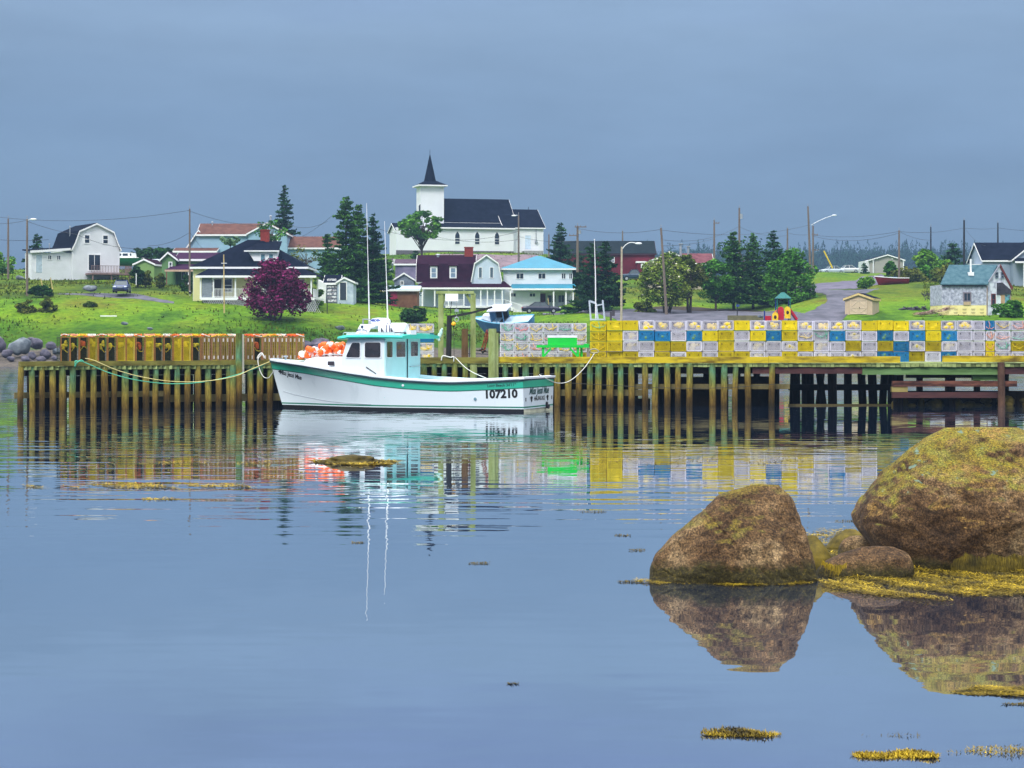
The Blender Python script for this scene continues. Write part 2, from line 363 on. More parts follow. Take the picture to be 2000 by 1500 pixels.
# ---------------------------------------------------------------- water
def water():
    m = bpy.data.materials.new('harbour_water'); m.use_nodes = True; t = m.node_tree; b = t.nodes['Principled BSDF']
    t.nodes.remove(b); gl = t.nodes.new('ShaderNodeBsdfGlossy'); gl.inputs['Color'].default_value = (.95, .98, 1, 1); gl.inputs['Roughness'].default_value = .015
    df = t.nodes.new('ShaderNodeBsdfDiffuse'); df.inputs['Color'].default_value = (.015, .03, .065, 1)
    mxs = t.nodes.new('ShaderNodeMixShader'); fr = t.nodes.new('ShaderNodeFresnel'); fr.inputs['IOR'].default_value = 1.8; fm = t.nodes.new('ShaderNodeMapRange'); fm.inputs[3].default_value = .36; fm.inputs[4].default_value = .0
    t.links.new(fr.outputs[0], fm.inputs[0]); t.links.new(fm.outputs[0], mxs.inputs[0]); t.links.new(gl.outputs[0], mxs.inputs[1]); t.links.new(df.outputs[0], mxs.inputs[2]); t.links.new(mxs.outputs[0], t.nodes['Material Output'].inputs[0])
    nd = t.nodes.new; lk = t.links.new
    g = nd('ShaderNodeNewGeometry')
    def field(sc, an, seed, det=2):
        mp_ = nd('ShaderNodeMapping'); mp_.inputs['Scale'].default_value = an; mp_.inputs['Location'].default_value = (seed, seed*1.7, 0); lk(g.outputs['Position'], mp_.inputs[0])
        n = nd('ShaderNodeTexNoise'); n.noise_dimensions = '2D'; n.inputs['Scale'].default_value = sc; n.inputs['Detail'].default_value = det; n.inputs['Roughness'].default_value = .5
        lk(mp_.outputs[0], n.inputs[0])
        s = nd('ShaderNodeVectorMath'); s.operation = 'SUBTRACT'; s.inputs[1].default_value = (.5,.5,.5); lk(n.outputs['Color'], s.inputs[0]); return s.outputs[0]
    sp_ = nd('ShaderNodeSeparateXYZ'); lk(g.outputs['Position'], sp_.inputs[0])
    def curve(stops):
        mr_ = nd('ShaderNodeMapRange'); mr_.inputs[1].default_value = 0; mr_.inputs[2].default_value = 100; lk(sp_.outputs[1], mr_.inputs[0])
        c = nd('ShaderNodeValToRGB'); lk(mr_.outputs[0], c.inputs[0]); e = c.color_ramp.elements
        e[0].position = stops[0][0]/100; e[0].color = (stops[0][1],)*3+(1,); e[1].position = stops[-1][0]/100; e[1].color = (stops[-1][1],)*3+(1,)
        for p, v in stops[1:-1]: q = e.new(p/100); q.color = (v,)*3+(1,)
        return c.outputs[0]
    def scale(v, f=None, vec=None):
        s = nd('ShaderNodeVectorMath'); s.operation = 'MULTIPLY'; lk(v, s.inputs[0])
        if vec: s.inputs[1].default_value = vec
        else: lk(f, s.inputs[1])
        return s.outputs[0]
    def addv(a, c):
        s = nd('ShaderNodeVectorMath'); s.operation = 'ADD'; lk(a, s.inputs[0]); lk(c, s.inputs[1]); return s.outputs[0]
    # breeze patches: strong long ripples 33..52 m out, finer ones by the wharf, calm in the foreground
    f1 = scale(scale(field(1.0, (.20, 2.3, 1), 3.1), vec=(.016, .085, 0)), f=curve([(0,.05),(26,.10),(33,.35),(38,.9),(44,1.4),(52,1.0),(62,.6),(80,.5),(86,.8),(100,3.5)]))
    f2 = scale(scale(field(1.0, (.9, 3.8, 1), 9.7, 3), vec=(.030, .050, 0)), f=curve([(0,.06),(26,.16),(34,.45),(44,1.1),(60,1.2),(78,1.3),(86,1.2),(100,5.0)]))
    f3 = scale(field(1.0, (.06, .16, 1), 22.3, 2), vec=(.002, .004, 0))
    f4 = scale(field(1.0, (1.2, 2.6, 1), 41.0, 2), vec=(.010, .011, 0))
    brk = field(.055, (.55, 1.6, 1), 61., 3)
    bs = nd('ShaderNodeVectorMath'); bs.operation = 'MULTIPLY_ADD'; bs.inputs[1].default_value = (3.6,)*3; bs.inputs[2].default_value = (1.0,)*3; lk(brk, bs.inputs[0])
    bsp = nd('ShaderNodeSeparateXYZ'); lk(bs.outputs[0], bsp.inputs[0]); cl = nd('ShaderNodeClamp'); cl.inputs[1].default_value = .15; cl.inputs[2].default_value = 2.2; lk(bsp.outputs[0], cl.inputs[0])
    sm_ = scale(addv(f1, f2), f=cl.outputs[0])
    s_ = addv(addv(sm_, f3), f4)
    up = nd('ShaderNodeVectorMath'); up.operation = 'ADD'; up.inputs[1].default_value = (0,0,1); zz = scale(s_, vec=(1,1,0)); lk(zz, up.inputs[0])
    no = nd('ShaderNodeVectorMath'); no.operation = 'NORMALIZE'; lk(up.outputs[0], no.inputs[0]); lk(no.outputs[0], gl.inputs['Normal'])
    mb = MB(); mb.add([(-900,-60,0),(900,-60,0),(900,900,0),(-900,900,0)], [(0,1,2,3)])
    o = mb.build('water', m); tag(o, kind='structure'); return o
water()

# ---------------------------------------------------------------- vegetation builders
def leafm(name, c1, c2, isl=.5, sc=.6): return mat(name, c1, .85, .2, sc, col2=c2, island=isl, spec=.1, thresh=(.38,.62))
needle = leafm('spruce_needles', (.012,.045,.018), (.025,.085,.022))
needle_b = leafm('bright_spruce_needles', (.016,.065,.014), (.06,.16,.022), .6, 1.0)
bark = mat('bark', (.07,.05,.04), .95, .3, 3)
leaf_g = leafm('green_leaves', (.03,.12,.012), (.07,.20,.02))
leaf_l = leafm('lime_leaves', (.08,.22,.012), (.15,.30,.03))
leaf_o = leafm('olive_leaves', (.06,.10,.012), (.14,.15,.02))
leaf_f = leafm('fresh_leaves', (.045,.16,.018), (.12,.29,.03))
leaf_p = leafm('purple_leaves', (.055,.004,.022), (.23,.022,.12), .65, 1.2)
leaf_d = leafm('dark_leaves', (.015,.05,.012), (.03,.10,.02))
leaf_y = leafm('yellow_green_leaves', (.06,.13,.012), (.22,.27,.035), .6, .5)

def quads(C, U, W):
    """C centres, U,W half vectors -> quads (with a pinched end)"""
    n = len(C); V = np.empty((n,4,3)); V[:,0] = C-U-W*.55; V[:,1] = C+U-W; V[:,2] = C+U*.8+W; V[:,3] = C-U*.9+W*.6
    return V.reshape(-1,3), np.arange(4*n).reshape(-1,4)
def rvec(rg, n):
    v = rg.normal(size=(n,3)); return v/np.linalg.norm(v, axis=1, keepdims=True)

def conifer(base, h, r, m, label, seed, name='spruce_tree', group='spruce trees of the village', gap=.0, bare=.08, leaf=.24, dens=1.0, lean=0, cat='spruce'):
    rg = np.random.RandomState(seed); root = thing(name, label, cat, base, 0, group)
    t = MB(); t.tube([(0,0,-.3), (lean*.4,0,h*.5), (lean,0,h*.98)], [h*.019, h*.012, .015], 7); t.build('trunk', bark, root)
    C = []; D_ = []; nw = int(h*3.1); limb = MB()
    for k in range(nw):
        tt = bare + (1-bare)*((k+rg.uniform(-.3,.3))/nw); tt = min(.985, max(bare, tt))
        rr = 1.2*r*((1-tt)**.80)*(.78+.22*math.sin(k*2.1+seed))*rg.uniform(.85,1.15)+.12
        nb = max(4, int(5+6*(1-tt)))
        for b_ in range(nb):
            if rg.rand() < gap: continue
            a = rg.uniform(0, 6.283); L_ = rr*rg.uniform(.62,1.22); dr = -.12-.28*(1-tt)*rg.uniform(.4,1.2)
            d = np.array([math.cos(a), math.sin(a), 0]); p0 = np.array([lean*tt, 0, tt*h])
            nn = max(2, int(L_/leaf*2.0*dens)); s = np.linspace(.10, 1, nn)**.8+rg.uniform(-.05,.05,nn)
            sag = dr*s*L_ + .22*L_*s**2.2
            c = p0 + d*(s*L_)[:,None]; c[:,2] += sag; side = np.array([-d[1], d[0], 0])
            c += side*(rg.uniform(-.22,.22,nn)*L_*(1.1-s))[:,None]
            C.append(c); D_.append(np.repeat(d[None], nn, 0))
            if L_ > .9 and b_ % 2 == 0: limb.tube([p0, p0+d*L_*.5+[0,0,dr*.5*L_], p0+d*L_*.85+[0,0,dr*.85*L_+.12*L_]], [.035,.02,.008], 4)
    C = np.concatenate(C); D_ = np.concatenate(D_); n = len(C); C = np.repeat(C, 2, 0); D_ = np.repeat(D_, 2, 0); n = len(C)
    C += rg.normal(0, leaf*.28, (n,3))*[1,1,.7]
    U = D_*.75 + rvec(rg, n)*.6; U /= np.linalg.norm(U, axis=1, keepdims=True); Wd = np.cross(U, rvec(rg, n)); Wd /= np.linalg.norm(Wd, axis=1, keepdims=True)
    ln = leaf*rg.uniform(.6,1.3,(n,1)); V_, F_ = quads(C, U*ln, Wd*ln*.38)
    npmesh('crown', V_, F_, m, root)
    if limb.f: limb.build('limbs', bark, root)
    return root

def leafy(base, h, rx, m, label, seed, name='leafy_tree', cat='tree', group=None, trunk=.35, leaf=.22, n=5200, clumps=34, lumpy=.34, rz=None, ry=None, cz=None, stems=1, flower=None, low=0, taper=0):
    rg = np.random.RandomState(seed); root = thing(name, label, cat, base, 0, group)
    rz = rz or h*(1-trunk)/2; cz = cz or h-rz; ry = ry or rx
    P_ = rvec(rg, clumps)*rg.uniform(.35,.95,(clumps,1))**.6; P_[:,2] = np.where(P_[:,2] < -.75, -.5, P_[:,2])
    P_[:,:2] *= (1-taper*np.clip(P_[:,2:3], -.4, 1)); CC = P_*[rx,ry,rz]+[0,0,cz]; rad = rg.uniform(.6,1.25,clumps)*lumpy*min(rx, rz*1.2)
    t = MB()
    for s in range(stems):
        ox = 0 if stems == 1 else rg.uniform(-.25,.25)*rx; top = (ox*1.5+rg.uniform(-.1,.1)*rx, rg.uniform(-.1,.1)*rx, cz+.3*rz)
        t.tube([(ox*.6,0,-.3), (ox,0,h*trunk), top], [h*.022+.03, h*.016+.02, .02], 7)
    t.build('trunk', bark, root); l = MB()
    for c in CC[::2]:
        z0 = rg.uniform(.35,.85)*(cz-rz*.3) if trunk > .1 else .2*h
        l.tube([(0,0,max(.1, z0)), tuple(c*[.45,.45,0]+[0,0,(z0+c[2])/2+.1]), tuple(c)], [h*.009+.01, h*.006+.01, .006], 5)
    l.build('limbs', bark, root)
    idx = rg.choice(clumps, n, p=rad**2/np.sum(rad**2)); q = rvec(rg, n)*(rg.uniform(.35,1,(n,1))**.45)
    C = CC[idx]+q*rad[idx][:,None]*[1.15,1.15,.8]; C[:,2] = np.maximum(C[:,2], low+rg.uniform(0,.15,n))
    U = rvec(rg, n); U[:,2] *= .55; Wd = np.cross(U, rvec(rg, n)); Wd /= np.linalg.norm(Wd, axis=1, keepdims=True)
    ln = leaf*rg.uniform(.5,1.2,(n,1)); V_, F_ = quads(C, U*ln, Wd*ln*.6); npmesh('crown', V_, F_, m, root)
    if flower:
        k = rg.choice(n, n//34); V_, F_ = quads(C[k]+q[k]*.1, U[k]*ln[k]*.7, Wd[k]*ln[k]*.5); npmesh('blossoms', V_, F_, flower, root)
    return root

# ---------------------------------------------------------------- far wooded hill
def forest():
    rg = np.random.RandomState(5); n = 7000
    px = rg.uniform(1250, 2400, n); D = 1230+rg.power(1.1, n)*430; X = (px-1000)/F*D; z = gz(X, D)
    V, Q = [], []; o = 0
    for x, y, zz in zip(X, D, z):
        h = rg.uniform(11, 20)*(1.3 if rg.rand() < .15 else 1); r = h*rg.uniform(.13,.2); nb = 46
        tt = rg.uniform(.0,1,nb)**.85; a = rg.uniform(0, 6.283, nb); rr = r*(1-tt)**.8*rg.uniform(.5,1.15,nb)
        c = np.stack([x+np.cos(a)*rr, y+np.sin(a)*rr, zz+tt*h], -1); l = .6+1.2*(1-tt)*rg.uniform(.5,1.1,nb)
        d = np.stack([np.cos(a), np.sin(a), -.5+0*a], -1); s = np.stack([-np.sin(a), np.cos(a), 0*a], -1)
        V.append(np.stack([c-d*l[:,None]*.6+[0,0,.9], c+d*l[:,None]*.7-s*l[:,None]*.5, c+d*l[:,None]*.7+s*l[:,None]*.5], 1).reshape(-1,3)); 
    V = np.concatenate(V); m = mat('far_spruce', (.012,.045,.022), .95, .2, .1, col2=(.02,.06,.03), island=.3, spec=.02)
    o = npmesh('distant_forest', V, np.arange(len(V)).reshape(-1,3), m); tag(o, kind='stuff')
forest()
# ---------------------------------------------------------------- buildings
def siding(name, col, var=.06, step=.16):
    """clapboard: fine horizontal courses plus blotches"""
    if name in MATS: return MATS[name]
    m = mat(name, col, .7, var, .7, detail=6); t = m.node_tree; b = t.nodes['Principled BSDF']
    g = t.nodes.new('ShaderNodeNewGeometry'); wv = t.nodes.new('ShaderNodeTexWave'); wv.bands_direction = 'Z'; wv.wave_profile = 'SAW'
    wv.inputs['Scale'].default_value = 1/step/1.0*.16*2; wv.inputs['Distortion'].default_value = .15; t.links.new(g.outputs['Position'], wv.inputs[0])
    bp = t.nodes.new('ShaderNodeBump'); bp.inputs['Distance'].default_value = .03; bp.inputs['Strength'].default_value = .7
    t.links.new(wv.outputs[1], bp.inputs['Height']); t.links.new(bp.outputs[0], b.inputs['Normal']); return m
def shingle(name, c1, c2=None, scale=1.2):
    return mat(name, c1, .92, .3, scale, col2=c2 or tuple(x*1.7 for x in c1), detail=8, thresh=(.3,.75), spec=.03)
navy_roof = shingle('navy_shingles', (.002,.004,.011), (.009,.013,.028))
maroon_roof = shingle('maroon_shingles', (.014,.003,.011), (.035,.009,.023))
brown_roof = shingle('brown_shingles', (.085,.042,.036), (.16,.08,.062))
w_side = siding('white_siding', (.78,.80,.83))

FACES = {'front': (lambda u,d,z: (u,-d,z)), 'left': (lambda u,d,z: (-d,u,z)), 'right': (lambda u,d,z: (d,u,z))}
def face(kind, off):
    """maps (u along the wall, d outwards, z) to local coords; off = wall plane"""
    if kind == 'front': return lambda u, d, z: (u, off-d, z)
    if kind == 'back': return lambda u, d, z: (u, off+d, z)
    if kind == 'left': return lambda u, d, z: (off-d, u, z)
    return lambda u, d, z: (off+d, u, z)
def fbox(mb, fn, u0, u1, d0, d1, z0, z1):
    vs = [fn(u,d,z) for z in (z0,z1) for u,d in ((u0,d0),(u1,d0),(u1,d1),(u0,d1))]
    mb.add(vs, [(0,3,2,1),(4,5,6,7),(0,1,5,4),(1,2,6,5),(2,3,7,6),(3,0,4,7)])
def window(root, fn, u, z, w, h, mull=(0,1), fw=.09, fm=None, pane=None, arch=False, name='window'):
    """centre u, sill z; mull = (vertical bars, horizontal bars)"""
    f = MB()
    for a, b_, c, d in ((u-w/2-fw, u-w/2, z-fw, z+h+fw), (u+w/2, u+w/2+fw, z-fw, z+h+fw), (u-w/2, u+w/2, z-fw, z), (u-w/2, u+w/2, z+h, z+h+fw)):
        if arch and c == z+h: continue
        fbox(f, fn, a, b_, .0, .07, c, d-(fw if arch and d > z+h else 0))
    for i in range(mull[0]):
        x = u-w/2+w*(i+1)/(mull[0]+1); fbox(f, fn, x-.03, x+.03, .012, .05, z, z+h)
    for i in range(mull[1]):
        y = z+h*(i+1)/(mull[1]+1); fbox(f, fn, u-w/2, u+w/2, .014, .052, y-.035, y+.035)
    p = MB()
    if arch:
        ah = w*.95; poly = [(-w/2,0)]+[(w/2,0)]
        pts = [(w/2*(1-(k/5)**1.7), h+ah*k/5) for k in range(6)]
        ol = [(u-w/2, z), (u+w/2, z)]+[(u+a, z+b_) for a, b_ in pts]+[(u-a, z+b_) for a, b_ in pts[::-1][1:]]
        p.prism(ol, lambda a, b_, c: fn(a, c, b_), -.01, .012)
        oo = [(u+a*1.0+fw*(.9 if k < 5 else 0), z+b_+ (fw if k == 5 else 0)) for k, (a, b_) in enumerate(pts)]
        for sgn in (1, -1):
            for k in range(5):
                a0 = (u+sgn*pts[k][0], z+pts[k][1]); a1 = (u+sgn*pts[k+1][0], z+pts[k+1][1]); b0 = (u+sgn*(oo[k][0]-u), oo[k][1]); b1 = (u+sgn*(oo[k+1][0]-u), oo[k+1][1])
                f.prism([a0, a1, b1, b0], lambda a, b_, c: fn(a, c, b_), 0, .07)
    else:
        fbox(p, fn, u-w/2, u+w/2, -.02, .01, z, z+h)
    fo = f.build(name, fm or trimw, root); p.build('pane', pane or glass, fo); return fo
def door(root, fn, u, z, w, h, m, fm=None, glazed=False, name='door'):
    d = MB(); fbox(d, fn, u-w/2, u+w/2, -.02, .03, z, z+h); do = d.build(name, m, root)
    f = MB()
    for a, b_, c, e in ((u-w/2-.1, u-w/2, z, z+h+.1), (u+w/2, u+w/2+.1, z, z+h+.1), (u-w/2, u+w/2, z+h, z+h+.1)): fbox(f, fn, a, b_, 0, .06, c, e)
    f.build('frame', fm or trimw, do)
    k = MB(); x, y, zz = fn(u+w*.38, .07, z+h*.45); k.ball((x,y,zz), .04, n=6, m=4); k.build('handle', black, do)
    return do

def profile_body(root, prof, L, wm, rm, axis='y', v0=0, oh=.3, eo=.3, thick=.14, base=0, fascia=None, u0=0, wall_name='wall', roof_name='roof', walls=True):
    """prof: [(u,z)..] outline of the gable from one eave to the other, extruded along v for L. axis 'y': u is x, v is depth"""
    fn = (lambda u, z, v: (u+u0, v+v0, z)) if axis == 'y' else (lambda u, z, v: (v+v0, u+u0, z))
    if walls:
        wpoly = [(prof[0][0], base)]+[(u, z-.02) for u, z in prof]+[(prof[-1][0], base)]
        b = MB(); b.prism(wpoly, fn, 0, L); b.build(wall_name, wm, root)
    # roof slabs
    pts = list(prof)
    a, b_ = Vector(pts[0]), Vector(pts[1]); d = (a-b_).normalized()*eo; pts[0] = tuple(a+d)
    a, b_ = Vector(pts[-1]), Vector(pts[-2]); d = (a-b_).normalized()*eo; pts[-1] = tuple(a+d)
    nrm = []
    for i in range(len(pts)-1):
        d = Vector(pts[i+1])-Vector(pts[i]); nrm.append(Vector((-d.y, d.x)).normalized() if True else None)
    off = []
    for i in range(len(pts)):
        if i == 0: n_ = nrm[0]
        elif i == len(pts)-1: n_ = nrm[-1]
        else: n_ = (nrm[i-1]+nrm[i]).normalized(); n_ = n_/max(.3, n_.dot(nrm[i]))
        off.append(Vector(pts[i])+n_*thick)
    r = MB()
    for i in range(len(pts)-1):
        r.prism([pts[i], pts[i+1], tuple(off[i+1]), tuple(off[i])], fn, -oh, L+oh)
    ro = r.build(roof_name, rm, root)
    # fascia boards on rakes and eaves
    f = MB()
    for i in range(len(pts)-1):
        lo0 = Vector(pts[i])-Vector((0, .1)); lo1 = Vector(pts[i+1])-Vector((0, .1)); q = [tuple(lo0), tuple(lo1), tuple(off[i+1]-nrm[i]*.03), tuple(off[i]-nrm[i]*.03)]
        f.prism(q, fn, -oh-.05, -oh-.004); f.prism(q, fn, L+oh+.004, L+oh+.05)
    for i, s in ((0, -1), (-1, 1)):
        e = Vector(pts[i]); x = e.x-.04 if (i == 0) == (pts[0][0] < pts[-1][0]) else e.x+.004
        f.prism([(x-.002, e.y-.14), (x+.04, e.y-.14), (x+.04, e.y+thick*.8), (x-.002, e.y+thick*.8)], fn, -oh, L+oh)
    f.build('trim', fascia or trimw, root)
    return ro
def hip_roof(root, x0, x1, y0, y1, z, h, m, ridge=None, axis='x', oh=.45, name='roof', fasc=trimw, t=.16):
    x0 -= oh; x1 += oh; y0 -= oh; y1 += oh; yc = (y0+y1)/2; xc = (x0+x1)/2
    r = ridge if ridge is not None else max(0, abs(x1-x0)-abs(y1-y0))/2
    A = (xc-r, yc, z+h); B = (xc+r, yc, z+h)
    b = MB(); b.add([(x0,y0,z),(x1,y0,z),(x1,y1,z),(x0,y1,z),(x0,y0,z+t),(x1,y0,z+t),(x1,y1,z+t),(x0,y1,z+t),A,B],
        [(0,3,2,1),(0,1,5,4),(1,2,6,5),(2,3,7,6),(3,0,4,7),(4,5,9,8),(5,6,9),(6,7,8,9),(7,4,8)])
    ro = b.build(name, m, root); f = MB()
    f.box(x0-.03,x1+.03,y0-.04,y0-.004,z-.08,z+t*.9); f.box(x0-.03,x1+.03,y1+.004,y1+.04,z-.08,z+t*.9)
    f.box(x0-.04,x0-.004,y0,y1,z-.08,z+t*.9); f.box(x1+.004,x1+.04,y0,y1,z-.08,z+t*.9); f.build('eave_trim', fasc, root); return ro
def shed_roof(root, pts, m, t=.12, name='porch_roof', fasc=trimw):
    """pts: four corners, back-left, back-right, front-right, front-left"""
    b = MB(); p = [Vector(q) for q in pts]; b.add(p+[q+Vector((0,0,t)) for q in p], [(0,1,2,3)[::-1],(4,5,6,7),(0,1,5,4),(1,2,6,5),(2,3,7,6),(3,0,4,7)]); o = b.build(name, m, root)
    f = MB(); n = (p[3]-p[0]); n.z = 0; n = n.normalized()*.03; f.bar(p[3]+n+Vector((0,0,-.02)), p[2]+n+Vector((0,0,-.02)), .05, .24); f.build('porch_fascia', fasc, root); return o
def rail(root, a, b_, z0, h, m=trimw, n=None, name='railing', t=.035, base=.08):
    a = Vector(a); b_ = Vector(b_); L_ = (b_-a).length; n = n or max(2, int(L_/.16)); r = MB(); up = Vector((0,0,1))
    A = a+up*z0; B = b_+up*z0
    r.bar(A+up*h, B+up*h, .07, .05); r.bar(A+up*base, B+up*base, .05, .05)
    for i in range(n+1):
        q = A+(B-A)*i/n; r.bar(q+up*base, q+up*h, t)
    return r.build(name, m, root)
def column(root, x, y, z0, z1, s=.14, m=trimw, name='porch_post'):
    b = MB(); b.box(x-s/2,x+s/2,y-s/2,y+s/2,z0,z1); b.box(x-s*.8,x+s*.8,y-s*.8,y+s*.8,z1-.12,z1+.001); b.box(x-s*.75,x+s*.75,y-s*.75,y+s*.75,z0-.001,z0+.1); return b.build(name, m, root)
def chimney(root, x, y, z0, z1, s=.8, m=None, parent=None):
    b = MB(); b.box(x-s/2,x+s/2,y-s/2,y+s/2,z0,z1-.14); b.box(x-s/2-.06,x+s/2+.06,y-s/2-.06,y+s/2+.06,z1-.14,z1); return b.build('chimney', m or brick, parent or root)
def stovepipe(root, x, y, z0, z1, r=.1, m=None, name='stovepipe'):
    b = MB(); b.tube([(x,y,z0),(x,y,z1)], r, 8); b.tube([(x,y,z1-.02),(x,y,z1+.14)], [r*1.7, r*1.2], 8); return b.build(name, m or metal, root)
metal = mat('galvanised_metal', (.42,.45,.48), .45, .15, 3, metal=.6)
def base_at(px, py, D): p = P(px, py, D); return p

def k(px0, px1, D): return (px1-px0)/F*D     # pixel span -> metres

# --- white gambrel house
def gambrel_house():
    D = 270; s = D/F; th = R(30); o = G(186, D); z0 = PZ(546, D)
    root = thing('gambrel_house', 'white gambrel house with black roof, low side wing and wooden deck at left end', 'house', (PX(188,D), D, z0), th)
    W = k(149,231,D)/math.cos(th)*1.0; hw = W/2
    zz = lambda y: PZ(y, D)-z0
    prof = [(-hw, zz(485)), (-hw*.89, zz(475)), (-hw*.72, zz(453)), (0, zz(437.5)), (hw*.72, zz(453)), (hw*.89, zz(475)), (hw, zz(485))]
    profile_body(root, prof, 8.6, w_side, navy_roof, 'y', oh=.25, eo=.25, base=-1.2)
    fr = face('front', 0)
    for x in (-1.25, 1.25): window(root, fr, x, zz(475), .62, zz(460)-zz(475), (0,1), .12)
    # sliding door
    window(root, fr, -.25, zz(528), k(172,195,D), zz(498)-zz(528), (1,0), .12, name='sliding_door')
    # low wing on the left
    wx0 = -hw-5.3; wl = MB(); wl.box(wx0, -hw-.01, .6, 3.4, -1.2, zz(495)); wl.build('side_wing', w_side, root)
    b = MB(); b.add([(wx0-.3,.2,zz(494)),(-hw,.2,zz(487)),(-hw,3.7,zz(484)),(wx0-.3,3.7,zz(490)),(wx0-.3,.2,zz(494)+.16),(-hw,.2,zz(487)+.16),(-hw,3.7,zz(484)+.16),(wx0-.3,3.7,zz(490)+.16)],
        [(0,3,2,1),(4,5,6,7),(0,1,5,4),(1,2,6,5),(2,3,7,6),(3,0,4,7)]); b.build('wing_roof', navy_roof, root)
    f = MB(); f.bar((wx0-.3,.16,zz(494)-.02),(-hw,.16,zz(487)-.02),.05,.3); f.build('wing_trim', trimw, root)
    fw = face('front', .6)
    door(root, fw, wx0+1.0, zz(534), .8, zz(500)-zz(534), mat('pale_door', (.45,.55,.62), .5))
    window(root, fw, wx0+2.4, zz(508), .42, .5, (1,0), .07); window(root, fw, wx0+3.6, zz(508), .42, .5, (1,0), .07)
    # vents
    for x, y in ((-hw-2.5, 2.0), (-hw+.6, 3.0)): stovepipe(root, x, y, zz(488) if x < -hw else zz(463), zz(478) if x < -hw else zz(442), .06)
    # deck
    dk = mat('grey_deck_wood', (.20,.13,.12), .9, .3, 1.5)
    d = MB(); zf = zz(534); x0, x1 = k(188,166,D), k(188,247,D)
    d.box(x0, x1, -2.6, -.03, zf-.22, zf)
    for x in (x0+.2, (x0+x1)/2, x1-.2): d.box(x-.07, x+.07, -2.5, -2.36, -1.5, zf-.22)
    d.build('deck', dk, root)
    rail(root, (x0,-2.5,0), (x1,-2.5,0), zf, .95, dk, 26, 'deck_railing', .05); rail(root, (x1-.05,-2.5,0), (x1-.05,-.1,0), zf, .95, dk, 8, 'deck_railing', .05)
gambrel_house()

